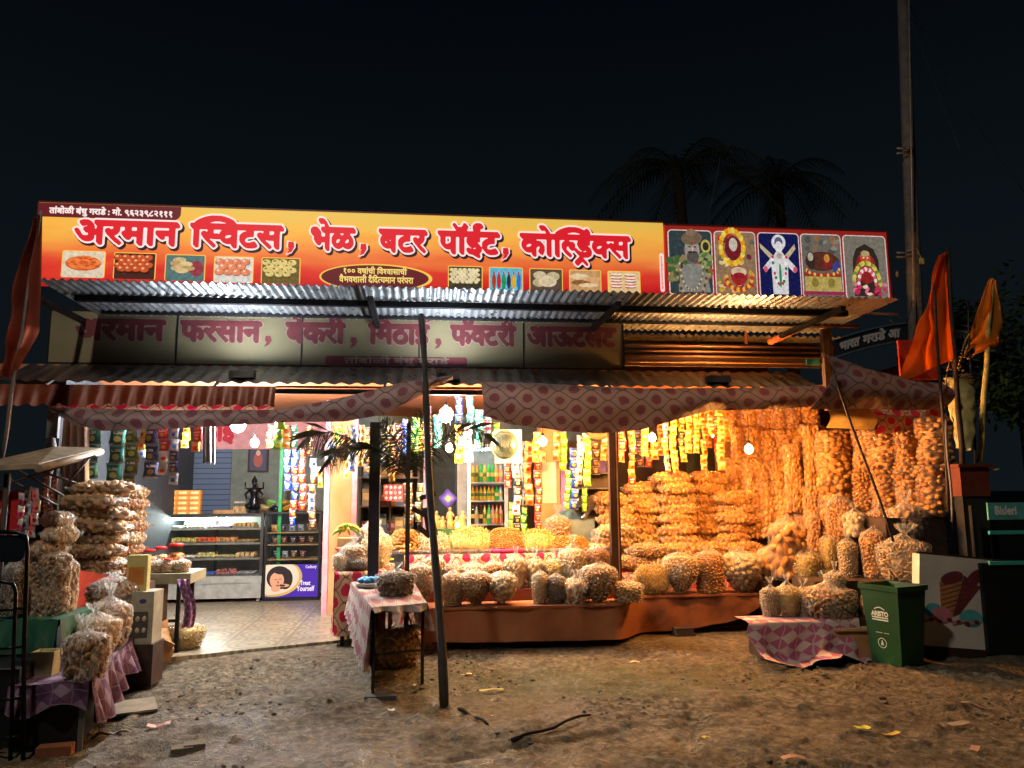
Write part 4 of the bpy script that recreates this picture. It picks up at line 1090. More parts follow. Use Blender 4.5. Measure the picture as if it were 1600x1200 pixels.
cloth_sheet('cloth_screen', 'cream cloth strip hanging beside the red printed screen', [(1290, 638), (1362, 638)], [(1292, 668), (1364, 672)], 0.1, paint(206, 176, 110, 0.8), 20, 8, 0.04)
# a strip of the same cloth seen behind the left valance
cloth_sheet('cloth_lining', 'narrow strip of printed cloth showing above the left valance', [(88, 630), (250, 632), (430, 634)], [(88, 652), (250, 652), (430, 652)], -0.45, cloth_red, 60, 4, 0.02)

# ================================================================== posts and poles
def post(name, label, uv_top, uv_bot, wt, wb, r, mat, cat='post', n=8, bend=0.0, base=True):
    a = P3(*uv_top, wt); b = P3(*uv_bot, wb)
    o = thing(name, label, cat, tuple(b)) if False else None
    pts = []
    for k in range(9):
        t = k / 8; q = b + (a - b) * t; q.x += bend * math.sin(t * math.pi * 2) ; pts.append(q - b)
    mb = MB(); mb.tube(pts, [r * (1.0 - 0.12 * k / 8 + 0.05 * (k % 2)) for k in range(9)], n)
    o = mb.build(name, mat, None, tuple(b)); return tag(o, label, cat)
bs, bw, bz = gnd(695, 1106)
a = P3(657, 492, -0.95)
mb = MB(); rel = [Vector(((a.x - bs) * t + 0.012 * math.sin(t * 9), (a.y - bw) * t + 0.01 * math.sin(t * 7), (a.z - bz + 0.1) * t - 0.1)) for t in [k / 14 for k in range(15)]]
mb.tube(rel, [0.034 - 0.008 * k / 14 + 0.003 * ((k * 5) % 3) for k in range(15)], 10)
tag(mb.build('wooden_pole', paint(52, 46, 42, 0.75, 0, 0.5), None, (bs, bw, bz)), 'dark crooked wooden pole leaning in to hold up the upper roof', 'pole')
def sqpost(label, u, vt, vb, w, wd, mat, u2=None, zbot=None):
    s, z1 = sz(u, vt, w); s2_, z0 = sz(u2 or u, vb, w)
    if zbot is not None: z0 = zbot
    mb = MB(); mb.box((0, 0, (z1 - z0) / 2), (wd, wd * 0.8, z1 - z0)); o = mb.build('steel_post', mat, None, (s2_, w, z0))
    return tag(o, label, 'post')
sqpost('dark square steel post standing behind the small front table', 583, 660, 890, 0.0, 0.11, paint(44, 42, 48, 0.5, 0.3), zbot=0.0)
o = sqpost('dark square steel post with lit groove painted pale rising from the orange ledge', 963, 655, 905, 0.35, 0.11, paint(66, 46, 36, 0.5, 0.2), zbot=0.0)
mb = MB(); s, z = sz(963, 660, 0.35); mb.box((0.028, -0.046, (2.3) / 2), (0.012, 0.006, 2.3)); mb.build('groove', paint(190, 150, 110, 0.4, 0.4), o)  # pale strip paints the light caught along the groove
sqpost('thin dark metal post with a strip of dim packets beside it', 636, 660, 900, -0.35, 0.045, paint(60, 50, 40, 0.6), zbot=0.0)
sqpost('dark post at the left corner of the awning above the white curtain', 86, 640, 720, -0.45, 0.07, dark_metal, zbot=0.0)

# ================================================================== flags
def flag(name, label, pole, cl, w, mat_c, pole_m, r=0.02, wavy=0.06, zb=0.0):
    b = P3(*pole[1], w); a = P3(*pole[0], w)
    root = thing(name, label, 'flag', (b.x, b.y, b.z))
    mb = MB(); k = 8
    mb.tube([(a - b) * (i / k) + Vector((0.008 * math.sin(i * 1.9), 0, 0)) for i in range(k + 1)], [r * (1.15 - 0.3 * i / k) for i in range(k + 1)], 8); mb.build('flag_pole', pole_m, root)
    mb = MB()
    hoist = [P3(u, v, w) - b for u, v in cl[0]]; fly = [P3(u, v, w) - b for u, v in cl[1]]
    def ip(pts, t):
        t *= len(pts) - 1; i = min(int(t), len(pts) - 2); return pts[i] + (pts[i + 1] - pts[i]) * (t - i)
    def f(x, y):
        q = ip(hoist, y) * (1 - x) + ip(fly, y) * x
        q = Vector(q); q.y += wavy * (math.sin(x * 11 + y * 3) * (0.3 + x) * 0.6 + noise.noise((x * 3, y * 4, 2.2)) * x * 1.4) - 0.03 * x
        return q
    mb.grid(f, 26, 26, uvs=lambda x, y: (x, y)); mb.build('flag_cloth', mat_c, root)
    return root
def flagmat(name, c):
    m = Mat(name, 0.8, 0, 0.2); n = m.noise(3, 4); m.base(m.ramp(n, [(0.3, tuple(x * 0.75 for x in c)), (0.7, c)])); m.bump(m.noise(6, 4, None, 0.5, 1), 0.6, 0.03)
    tr = m.node('ShaderNodeBsdfTranslucent'); tr.inputs[0].default_value = (*c, 1); mx = m.node('ShaderNodeMixShader'); mx.inputs[0].default_value = 0.7
    m.link(m.b.outputs[0], mx.inputs[1]); m.link(tr.outputs[0], mx.inputs[2]); m.link(mx.outputs[0], m.out.inputs[0]); return m.m
saff = flagmat('saffron_cloth', (0.90, 0.16, 0.015)); saff2 = flagmat('bright_saffron_cloth', (0.95, 0.32, 0.04)); dkflag = flagmat('dusky_red_cloth', (0.36, 0.09, 0.05))
flag('saffron_flag', 'large saffron flag hanging from the tall dark pole beside the cloth canopy', [(1480, 386), (1504, 735)], ([(1479, 392), (1486, 470), (1491, 560)], [(1466, 400), (1444, 470), (1432, 520), (1410, 596)]), -0.75, saff, wood_dark, 0.024, 0.08)
flag('saffron_flag', 'smaller bright orange pennant hanging from the peeled pale stick', [(1550, 436), (1531, 722)], ([(1545, 436), (1530, 478), (1513, 530)], [(1550, 440), (1560, 500), (1560, 540), (1520, 556)]), -0.6, saff2, wood_pale, 0.028, 0.05)
flag('dark_red_flag', 'dusky red flag drooping from a leaning pole over the left awning end', [(64, 330), (2, 720)], ([(66, 334), (64, 420), (60, 520), (22, 588)], [(60, 345), (30, 440), (12, 520), (0, 590)]), -1.5, dkflag, paint(120, 110, 110, 0.5, 0.4), 0.016, 0.08)
# bare poles near the flags
for lab, t_, b_, w, r, mt in (('thin dark rod leaning in front of the large saffron flag', (1460, 446), (1482, 800), -0.95, 0.016, wood_dark), ('slim iron spear with finial standing between the two saffron flags', (1513, 470), (1524, 735), -0.7, 0.012, dark_metal),
                             ('thin bent stick propping the cloth canopy down to a knotted bag', (1302, 580), (1396, 846), -0.95, 0.013, wood_dark), ('dark stick standing in front of the last tall puff bag', (1478, 655), (1488, 815), -0.98, 0.012, paint(120, 110, 100))):
    o = post('bare_stick', lab, t_, b_, w, w, r, mt, 'stick', 6, 0.01)
# board behind the flag, shrine bundle
mb = MB(); c0 = P3(1408, 592, -0.3); c1 = P3(1462, 532, -0.3); mb.bb((0, 0, 0), (c1.x - c0.x, 0.03, c1.z - c0.z)); tag(mb.build('red_board', paint(176, 52, 30, 0.6), None, tuple(c0)), 'plain red board standing behind the large saffron flag', 'board')
bn = thing('cloth_bundle', 'bundle of pale cloth and dried sheaves tied between the flag poles', 'bundle', tuple(P3(1506, 726, -0.68)))
mb = MB(); b0 = P3(1506, 726, -0.68)
cl = [((1478, 590), (1520, 600)), ((1482, 620), (1522, 628)), ((1490, 660), (1524, 652)), ((1497, 700), (1514, 704))]
def bf(x, y):
    y *= 2.999; i = int(y); t = y - i; a_ = [P3(*p, -0.68) - b0 for p in cl[i]]; c_ = [P3(*p, -0.68) - b0 for p in cl[i + 1]]
    l = a_[0] + (c_[0] - a_[0]) * t; r_ = a_[1] + (c_[1] - a_[1]) * t; q = l + (r_ - l) * (0.5 - 0.5 * math.cos(x * 2 * math.pi)) ; q.y += 0.09 * math.sin(x * 2 * math.pi) + 0.03 * noise.noise((x * 9, y * 3, 0)); q.x += 0.02 * noise.noise((x * 7, y * 5, 4)); return q
mb.grid(bf, 30, 24); mb.build('cloth_wrap', paint(206, 186, 120, 0.8, 0, 0.4), bn)
mb = MB(); rg = random.Random(8)
for k in range(26):
    q = P3(rg.uniform(1474, 1512), rg.uniform(548, 610), -0.68) - b0; mb.tube([q, q + Vector((rg.uniform(-.12, .12), rg.uniform(-.08, .04), rg.uniform(0.02, 0.16)))], [0.012, 0.004], 5)
for k in range(10): q = P3(rg.uniform(1498, 1520), rg.uniform(586, 604), -0.72) - b0; mb.ell(q, (0.07, 0.05, 0.018), 0, 1)
mb.build('dried_sheaf', paint(150, 110, 60, 0.8, 0, 0.5), bn)
mb = MB()
for k in range(14): q = P3(1497 + k * 1.3, 575 - 26 * math.sin(k / 13 * 3.1) * 0.3 - k * 4.0, -0.78) - b0; mb.ell(q, 0.010, 0, 1)
mb.build('bead_string', paint(240, 200, 110, 0.3), bn)
mb = MB(); mb.bb((-0.16, -0.12, 0), (0.16, 0.12, 0.30)); mb.bb((-0.2, -0.16, 0.30), (0.2, 0.16, 0.33))
tag(mb.build('shrine_plinth', paint(110, 44, 28, 0.6), None, (b0.x + 0.02, -0.68, b0.z - 0.33)), 'dark red plinth carrying the flag poles behind the bags', 'plinth')
mb = MB(); mb.bb((-0.14, -0.1, 0), (0.14, 0.1, b0.z - 0.335)); tag(mb.build('stone_pedestal', paint(40, 36, 34, 0.8), None, (b0.x + 0.02, -0.68, 0.0)), 'dark stone pedestal below the flag plinth', 'pedestal')
post('bare_stick', 'short pale rod lying across the plinth below the orange pennant', (1562, 733), (1528, 737), -0.75, -0.7, 0.010, wood_pale, 'stick', 6, 0.0)

# ================================================================== utility pole, lamp arm, wires, banner arch, trees
up_ = thing('utility_pole', 'tall concrete utility pole with clamps and wires behind the roof end', 'utility pole', (sz(1418, 560, 1.8)[0], 1.8, 0))
ub = Vector((sz(1418, 560, 1.8)[0], 1.8, 0)); ut = P3(1408, -60, 1.8)
mb = MB(); mb.tube([Vector((0, 0, 0)), ut - ub], [0.125, 0.075], 12); mb.build('pole_shaft', paint(120, 112, 104, 0.8, 0, 0.3), up_)
def upz(v): return P3(1412, v, 1.68) - ub
mb = MB()
for v in (232, 240, 395, 402): q = upz(v); mb.tube([q + Vector((-0.11, -0.0, 0)), q + Vector((0.13, 0.0, 0.01))], 0.014, 6)
q = upz(232); mb.ell(q + Vector((0.06, -0.03, 0)), (0.05, 0.04, 0.03), 0, 1)
q = P3(1404, 428, 1.7) - ub; mb.ell(q + Vector((-0.02, 0, 0)), (0.03, 0.03, 0.06), 0, 1)
mb.build('clamp', paint(150, 140, 130, 0.5, 0.5), up_)
mb = MB(); q = P3(1440, 408, 1.65) - ub; mb.box(q, (0.055, 0.03, 0.08)); mb.tube([q + Vector((0, 0, 0.04)), P3(1432, 388, 1.68) - ub, P3(1418, 392, 1.7) - ub], 0.006, 5); mb.build('meter_box', paint(200, 190, 110, 0.4), up_)
mb = MB(); mb.tube([P3(1420, 0, 1.62) - ub, P3(1424, 250, 1.62) - ub, P3(1428, 535, 1.62) - ub], 0.012, 6); mb.build('conduit', paint(176, 170, 160, 0.4, 0.3), up_)
for (lab, a_, b_, sag) in (('thin overhead wire running right from the pole into the dark', ((1415, 10), 1.8), ((1500, 235), 0.5), 0.0), ('drooping loose cable loop hanging beside the pole under the roof end', ((1392, 500), 0.0), ((1425, 470), 1.6), 0.25), ('long faint wire hanging from the top of the pole', ((1412, -10), 1.9), ((1600, 300), 3.0), 0.2), ('fine faint line dropping behind the yellow signboard', ((1125, 250), 2.0), ((1105, 350), 2.0), 0.0)):
    A_ = P3(*a_[0], a_[1]); B_ = P3(*b_[0], b_[1]); mb = MB(); mb.tube([(A_ + (B_ - A_) * (k / 12) - Vector((0, 0, sag * math.sin(math.pi * k / 12)))) - A_ for k in range(13)], 0.005, 5)
    tag(mb.build('overhead_wire', paint(60, 60, 64, 0.6), None, tuple(A_)), lab, 'wire')
# arch banner
ar = thing('arch_banner', 'dark arched name banner in white lettering behind the flag poles', 'banner', (0, 3.2, 0))
mb = MB()
def arc(x, y):
    u = 1300 + 290 * x; v = 560 - 38 * math.sin(math.pi * (0.08 + 0.84 * x)) - 28 * y + 10
    q = P3(u, v, 3.2); return (q.x, 0, q.z)
mb.grid(arc, 30, 3); mb.build('banner_face', paint(44, 48, 56, 0.7), ar)
mb = MB()
for off in (0.0, 1.0):
    pts = []
    for k in range(31): q = Vector(arc(k / 30, off)); pts.append((q.x, -0.02, q.z))
    mb.tube(pts, 0.02, 5)
mb.build('banner_edge', paint(90, 110, 120, 0.5), ar)
mb = MB()
def arcword(tk, u0, u1):
    tmp = MB(); letter(tmp, tk, 0, 1, 1, 0, 0, [(0, 0, 0, 0, 0)], nib_round(4))
    vs = []
    for (x, y, z) in tmp.v:
        u = u0 + (u1 - u0) * x; xx = (u - 1300) / 290
        v = 560 - 38 * math.sin(math.pi * (0.08 + 0.84 * xx)) - 28 * (0.30 + 0.42 * z) + 10; q = P3(u, v, 3.17); vs.append((q.x, q.y - 3.2, q.z))
    mb.add(vs, tmp.f, 0)
arcword(list('भारत'), 1312, 1344); arcword(list('गराडे'), 1348, 1384); arcword(list('आ'), 1388, 1407); arcword(list('मार'), 1486, 1512)
mb.build('lettering', paint(214, 214, 214, 0.5), ar)
for u in (1306, 1588): q = P3(u, 560, 3.25); mb = MB(); mb.tube([(q.x, 0.05, 0), (q.x, 0.05, q.z)], 0.05, 8); mb.build('banner_post', dark_metal, ar)

leafm = Mat('night_foliage', 0.6, 0, 0.3); gi = leafm.node('ShaderNodeNewGeometry'); leafm.base(leafm.ramp(X(leafm.nt, gi.outputs['Random Per Island']), [(0, (0.03, 0.055, 0.015)), (0.6, (0.07, 0.12, 0.03)), (1, (0.13, 0.18, 0.05))])); leafm = leafm.m
barkm = paint(70, 56, 42, 0.9, 0, 0.4)
def tree(label, loc, H_, RX, RZ, seed, n=5200):
    rg = random.Random(seed); root = thing('leafy_tree', label, 'tree', loc, 0)
    mb = MB(); mb.tube([(0, 0, -0.05), (0.1, 0, H_ * 0.3), (0.0, 0.1, H_ * 0.6)], [0.2, 0.15, 0.08], 8)
    cl = []
    for k in range(26):
        th = rg.random() * 6.28; ph = rg.uniform(-0.7, 1.2); r = rg.uniform(0.45, 1.0)
        c = Vector((RX * r * math.cos(th) * math.cos(ph * 0.8), RX * 0.8 * r * math.sin(th) * math.cos(ph * 0.8), H_ * 0.68 + RZ * r * math.sin(ph))); cl.append((c, rg.uniform(0.35, 0.75)))
        if k % 2 == 0: mb.tube([(0.05, 0, H_ * rg.uniform(.3, .55)), c * 0.6 + Vector((0, 0, H_ * 0.2)), c], [0.06, 0.035, 0.01], 5)
    mb.build('trunk', barkm, root)
    mb = MB()
    for k in range(n):
        c, r = cl[k % len(cl)]; d = Vector((rg.gauss(0, 1), rg.gauss(0, 1), rg.gauss(0, 0.7))).normalized() * r * rg.random() ** 0.4; q = c + d
        a_ = Vector((rg.uniform(-1, 1), rg.uniform(-1, 1), rg.uniform(-.8, .3))).normalized() * rg.uniform(0.05, 0.11); b_ = a_.cross(Vector((rg.uniform(-1, 1), rg.uniform(-1, 1), 1))).normalized() * 0.03
        mb.add([q - a_, q + b_, q + a_, q - b_], [(0, 1, 2, 3)])
    mb.build('crown', leafm, root)
s, z = sz(1600, 500, 3.2); tree('dark leafy tree looming behind the orange pennant', (s + 0.4, 3.6, 0), 5.2, 1.7, 1.5, 3)
palmleaf = flatcol(58, 66, 50)
def palm(label, u, v, w, seed):
    rg = random.Random(seed); c = P3(u, v, w); root = thing('palm_tree', label, 'palm tree', (c.x, w, 0))
    mb = MB(); mb.tube([(0, 0, 0), (0.15, 0, c.z * 0.5), (0, 0, c.z)], [0.2, 0.15, 0.12], 9); mb.build('trunk', barkm, root)
    mb = MB()
    for k in range(17):
        th = k * 2.4 + rg.random(); up = rg.uniform(0.1, 1.3); Ln = rg.uniform(2.0, 2.8); pts = []
        for i in range(13):
            t = i / 12; pts.append(Vector((math.cos(th) * Ln * t * math.cos(up * 0.6), math.sin(th) * Ln * t * math.cos(up * 0.6), c.z + Ln * (math.sin(up) * t - 0.95 * t * t))))
        mb.tube(pts, [0.03 * (1 - i / 13) + 0.004 for i in range(13)], 4)
        for i in range(1, 12):
            for q in (0, .5):
                p_ = pts[i] + (pts[i + 1] - pts[i]) * q; tt = (pts[i + 1] - pts[i]).normalized(); sd = tt.cross(Vector((0, 0, 1))).normalized()
                for sg in (-1, 1):
                    e_ = p_ + (sd * sg * 0.5 + tt * 0.35 + Vector((0, 0, -0.25 - 0.2 * rg.random()))) * (0.9 - 0.4 * abs(i / 12 - 0.4)); mb.add([p_ - tt * 0.02, e_, p_ + tt * 0.03], [(0, 1, 2)])
    mb.build('crown', palmleaf, root)
palm('faint dark palm standing behind the portrait board', 1060, 265, 9.0, 2)
palm('second faint palm lower behind the right roof end', 1215, 285, 11.0, 5)
# ================================================================== lamps of the shop
def glow(name, c, strength):
    m = Mat(name, 0.3); m.base((0.9, 0.9, 0.9)); m.emit(c, strength); return m.m
WARM = (1.0, 0.41, 0.085); WHITE = (0.80, 0.90, 1.0); SOFT = (1.0, 0.68, 0.32)
def bulb(label, u, v, w, power, color, r=0.035, cord=0.35, cat='light bulb'):
    p = P3(u, v, w); root = thing('hanging_bulb', label, cat, tuple(p))
    L_ = power / (4 * math.pi * math.pi * r * r)
    mb = MB(); mb.ell((0, 0, 0), (r, r, r * 1.15), 0, 2); mb.build('bulb_glass', glow('lit_bulb', color, L_), root)
    mb = MB(); mb.tube([(0, 0, r * 1.1), (0, 0, r * 1.1 + 0.05)], 0.018, 10); mb.build('socket', black_plastic, root)
    mb = MB(); mb.tube([(0, 0, r * 1.1 + 0.05), (0.01, 0, r + 0.05 + cord * 0.5), (0, 0, r + 0.05 + cord)], 0.004, 5); mb.build('cord', black_plastic, root)
    return root
bulb('white hot lamp hanging at the awning edge over the sweet counter', 372, 662, 0.45, LED_W * 0.8, WHITE, 0.085, 0.2)
bulb('white hot lamp hanging in the gap between the two cloth valances', 697, 648, 0.15, LED_W * 0.27, WHITE, 0.075, 0.2)
bulb('soft white bulb hanging just right of the white hot lamp over the sweets', 398, 692, 0.9, 130, SOFT, 0.045)
bulb('creamy bulb hanging in front of bright yellow packets below the second white lamp', 702, 700, 0.3, 110, SOFT, 0.04)
bulb('creamy bulb beside the creamy packets just left of the dark woven disc', 722, 690, 0.5, 80, SOFT, 0.035)
bulb('warm bulb hanging between the woven disc and the green packet strips', 848, 690, 0.40, 270, (1.0, 0.52, 0.18), 0.042)
bulb('warm orange bulb hanging just right of the grooved steel post', 1019, 684, 0.6, BULB_W * 0.8, WARM, 0.042)
bulb('warm orange bulb hanging alone in front of the wall of puff bags', 1170, 702, -0.20, BULB_W, WARM, 0.042, 0.3)
bulb('tiny orange bulb among the golden packet strips', 1114, 680, 1.9, 22, WARM, 0.022)
bulb('tiny orange bulb glinting beside the striped golden packets', 1063, 679, 1.9, 16, WARM, 0.02)
# added uplights on the awning, put in to brighten the roof sheets from below
def add_uplight(label, u, w, power, color, aim=(0, -0.25, 1)):
    s = sz(u, 560, w)[0]; z = zA + 0.0
    root = thing('added_uplight', label, 'added_uplight', (s, w, zB + 0.075))
    mb = MB(); mb.box((0, 0, 0.0), (0.22, 0.10, 0.03)); mb.bb((-0.12, -0.06, -0.015), (0.12, -0.051, 0.055)); mb.bb((-0.12, 0.051, -0.015), (0.12, 0.06, 0.055)); mb.bb((-0.12, -0.05, -0.015), (-0.111, 0.05, 0.055)); mb.bb((0.111, -0.05, -0.015), (0.12, 0.05, 0.055)); mb.build('housing', zinc_old, root)
    mb = MB(); mb.box((0, 0, 0.018), (0.20, 0.08, 0.004)); mb.build('lens', glow('lit_lens', color, power / (math.pi * 0.016)), root)
add_uplight('added uplight lying on the awning under the left half of the lower signboard', 380, -0.47, ADDED_UPLIGHT_W, WHITE)
add_uplight('added uplight lying on the awning beside the crooked pole', 700, -0.47, ADDED_UPLIGHT_W, WHITE)
add_uplight('added warm uplight lying on the awning below the bare slats', 1120, -0.47, ADDED_UPLIGHT_W * 0.8, (1, 0.5, 0.18))

# ================================================================== sweet counter room on the left
glass = Mat('counter_glass', 0.04, 0, 0.8); glass.base((0.05, 0.06, 0.06))
t_ = glass.node('ShaderNodeBsdfTransparent'); mx = glass.node('ShaderNodeMixShader'); mx.inputs[0].default_value = 0.10
glass.link(t_.outputs[0], mx.inputs[1]); glass.link(glass.b.outputs[0], mx.inputs[2]); glass.link(mx.outputs[0], glass.out.inputs[0]); glass = glass.m
_, wc = sw(360, 941, FZ)
cs0 = sz(222, 900, wc)[0]; cs1 = sz(408, 900, wc)[0]; ctop = sz(320, 806, wc)[1]
dc = thing('display_counter', 'glass fronted steel display counter filled with trays of sweets', 'display counter', (cs0, wc, FZ))
wd = cs1 - cs0; H_ = ctop - FZ; D_ = 0.62
def zz(v): return sz(320, v, wc)[1] - FZ
mb = MB(); mb.bb((0, 0, zz(936)), (wd, D_, zz(912))); mb.bb((0.02, 0.03, zz(941)), (0.06, 0.07, zz(936))); mb.bb((wd - 0.06, 0.03, zz(941)), (wd - 0.02, 0.07, zz(936)))
mb.bb((-0.01, -0.015, zz(912)), (wd + 0.01, D_, zz(901))); mb.build('steel_base', paint(190, 192, 186, 0.3, 0.35), dc)
mb = MB(); mb.bb((-0.01, -0.01, zz(808)), (wd + 0.01, D_ + 0.01, zz(803))); mb.bb((-0.012, -0.012, zz(901)), (0.03, 0.03, zz(808))); mb.bb((wd - 0.03, -0.012, zz(901)), (wd + 0.012, 0.03, zz(808))); mb.bb((0.0, D_ - 0.02, zz(901)), (0.04, D_, zz(808))); mb.bb((wd * .5, D_ - 0.02, zz(901)), (wd * .5 + 0.05, D_, zz(808))); mb.bb((wd - 0.04, D_ - 0.02, zz(901)), (wd, D_, zz(808))); mb.build('frame', paint(70, 70, 66, 0.4, 0.5), dc)
mb = MB(); mb.bb((0.03, -0.004, zz(901)), (wd - 0.03, 0.0, zz(808))); mb.build('glass_front', glass, dc)
mb = MB(); mb.bb((0.045, D_ - 0.018, zz(901)), (wd - 0.045, D_ - 0.005, zz(810))); mb.build('back_panel', paint(206, 214, 204, 0.4), dc)
for v in (827, 850, 874):
    mb = MB(); mb.bb((0.03, 0.03, zz(v) - 0.01), (wd - 0.03, D_ - 0.03, zz(v))); mb.bb((0.02, 0.01, zz(v) - 0.014), (wd - 0.02, 0.03, zz(v) + 0.012)); mb.build('shelf', paint(176, 170, 150, 0.3, 0.5), dc)
# tube light inside
mb = MB(); mb.tube([(0.1, 0.12, zz(811)), (wd * 0.7, 0.12, zz(811))], 0.012, 8); mb.build('tube_lamp', glow('counter_tube', (0.85, 1.0, 0.95), 330.0), dc)
rg = random.Random(21)
def sweet_tray(label, x, y, z, w_, col, kind, col2=None):
    root = thing('sweet_tray', label, 'tray of sweets', (cs0 + x, wc + y, FZ + z), 0, 'trays of sweets in the glass counter')
    mb = MB(); mb.bb((-w_ / 2, -0.16, 0), (w_ / 2, 0.16, 0.012)); mb.bb((-w_ / 2, -0.16, 0.012), (w_ / 2, -0.155, 0.03)); mb.bb((-w_ / 2, 0.155, 0.012), (w_ / 2, 0.16, 0.03)); mb.build('tray', steel, root)
    mb = MB(); n = int(w_ / 0.055)
    for i in range(n):
        for j in range(4):
            for k in range(2 if kind != 'flat' else 1):
                c = (-w_ / 2 + 0.03 + i * (w_ - 0.05) / max(1, n - 1) + rg.uniform(-.006, .006), -0.12 + j * 0.075, 0.03 + k * 0.035)
                if k and rg.random() < 0.3: continue
                if kind == 'ball': mb.ell(c, 0.024 + rg.uniform(-.002, .002), 0, 1)
                elif kind == 'block': mb.box(c, (0.045, 0.06, 0.032), 0, rg.uniform(-.15, .15))
                else: mb.ell(c, (0.035, 0.05, 0.018), 0, 1, Matrix.Rotation(rg.random() * 3, 3, 'Z'))
    mb.build('sweets', paint(*col, 0.5), root)
rows = {827: [((236, 226, 190), 'flat', 'pale flat sweets'), ((210, 200, 160), 'ball', 'cream balls'), ((120, 90, 110), 'flat', 'dark wrapped sweets'), ((200, 160, 80), 'block', 'stacked golden slabs')],
        850: [((226, 220, 120), 'block', 'pale yellow blocks'), ((220, 200, 90), 'block', 'deep yellow blocks'), ((232, 100, 40), 'ball', 'bright orange sweets'), ((214, 150, 80), 'block', 'tan slabs'), ((190, 150, 80), 'flat', 'golden crisps')],
        874: [((196, 80, 60), 'ball', 'small red sweets'), ((240, 232, 210), 'flat', 'long white sweets'), ((226, 206, 130), 'ball', 'yellow pedas'), ((200, 190, 120), 'flat', 'greenish sweets'), ((230, 190, 120), 'block', 'light brown squares')],
        901: [((120, 140, 160), 'block', 'blue wrapped boxes'), ((220, 190, 60), 'flat', 'yellow foil pouches'), ((60, 100, 190), 'flat', 'blue foil pouches'), ((200, 120, 110), 'ball', 'pinkish balls'), ((160, 160, 150), 'flat', 'grey packets')]}
for v, lst in rows.items():
    for i, (c, k, nm) in enumerate(lst):
        shelf = {827: 'top', 850: 'second', 874: 'third', 901: 'bottom'}[v]
        sweet_tray(f'tray of {nm} on the {shelf} shelf of the glass sweet counter', 0.12 + (wd - 0.24) * (i + 0.5) / len(lst), 0.22, zz(v) + 0.002, (wd - 0.3) / len(lst) * 0.92, c, k)
# second cabinet with the purple advert
w2 = wc + 0.02
f0 = sz(411, 900, w2)[0]; f1 = sz(500, 900, w2)[0]
cb = thing('chocolate_cabinet', 'black framed glass cabinet with a purple chocolate advert below', 'cabinet', (f0, w2, FZ)); wd2 = f1 - f0
def z2(v): return sz(450, v, w2)[1] - FZ
mb = MB()
for x in (0.0, wd2 - 0.035): mb.bb((x, 0, 0), (x + 0.035, 0.035, z2(800))); mb.bb((x, 0.5, 0), (x + 0.035, 0.535, z2(800)))
mb.bb((0, 0.0, z2(803)), (wd2, 0.54, z2(800))); mb.bb((0.036, 0.002, 0), (wd2 - 0.036, 0.5, z2(934))); mb.build('frame', black_plastic, cb)
mb = MB(); mb.bb((0.035, 0.52, z2(880)), (wd2 - 0.035, 0.534, z2(803))); mb.build('back_panel', paint(60, 56, 60), cb)
for v in (832, 851, 874): mb = MB(); mb.bb((0.036, 0.03, z2(v) - 0.012), (wd2 - 0.036, 0.5, z2(v))); mb.build('shelf', paint(190, 160, 110, 0.4), cb)
mb = MB(); mb.bb((0.036, 0.004, z2(880)), (wd2 - 0.036, 0.007, z2(803))); mb.build('glass_front', glass, cb)
ad = MB(); za, zb = z2(933), z2(882); x0, x1 = 0.036, wd2 - 0.03; aw_, ah = x1 - x0, zb - za
purple = flatcol(70, 40, 170, 0.10, 0.3); gold_ = flatcol(206, 176, 90, 0.1); cream_ = flatcol(230, 210, 190, 0.1); skin_ = flatcol(216, 160, 126, 0.1); hair_ = flatcol(36, 24, 26); wht_ = flatcol(236, 232, 240, 0.15); lip_ = flatcol(150, 50, 50); brow_ = flatcol(60, 36, 30)
ad.bb((x0, -0.006, za), (x1, 0.001, zb), 0)
def adp(pts, mi, k): ad.add([(x0 + x * aw_, -0.0065 - 0.0004 * k, za + y * ah) for x, y in pts], [tuple(range(len(pts)))], mi)
def arcp(cx, cy, rx, ry, n=24, a0=0, a1=360): return [(cx + rx * math.cos(R(a0 + (a1 - a0) * i / n)), cy + ry * math.sin(R(a0 + (a1 - a0) * i / n))) for i in range(n)]
def clip01(pts): return [(min(1, max(0, x)), min(1, max(0, y))) for x, y in pts]
adp(clip01(arcp(0.15, 0.62, 0.55, 0.60, 40)), 1, 1); adp(clip01(arcp(0.12, 0.64, 0.52, 0.56, 40)), 2, 2)
adp(clip01(arcp(0.26, 0.60, 0.24, 0.36)), 4, 3); adp(clip01(arcp(0.38, 0.56, 0.14, 0.32)), 4, 3.5); adp(arcp(0.22, 0.52, 0.135, 0.25), 3, 4); adp(arcp(0.20, 0.27, 0.09, 0.10), 3, 5)
adp(arcp(0.30, 0.80, 0.14, 0.10), 4, 6); adp(arcp(0.20, 0.54, 0.03, 0.010), 7, 7); adp(arcp(0.28, 0.56, 0.03, 0.010), 7, 7.2); adp(arcp(0.25, 0.36, 0.045, 0.022), 6, 7.4); adp(arcp(0.245, 0.46, 0.012, 0.04), 6, 7.6)
adp(arcp(0.36, 0.36, 0.10, 0.05), 3, 8); adp([(0.27, 0.34), (0.37, 0.32), (0.38, 0.38), (0.28, 0.40)], 7, 9)
latin(ad, 'Treat', x0 + aw_ * 0.66, x0 + aw_ * 0.86, za + ah * 0.36, za + ah * 0.50, -0.010, 5, nib_round(2)); latin(ad, 'Yourself', x0 + aw_ * 0.60, x0 + aw_ * 0.94, za + ah * 0.18, za + ah * 0.34, -0.010, 5, nib_round(2))
latin(ad, 'Cadbury', x0 + aw_ * 0.76, x0 + aw_ * 0.97, za + ah * 0.85, za + ah * 0.97, -0.010, 5, nib_round(2))
ad.build('advert_panel', [purple, gold_, cream_, skin_, hair_, wht_, lip_, brow_], cb)
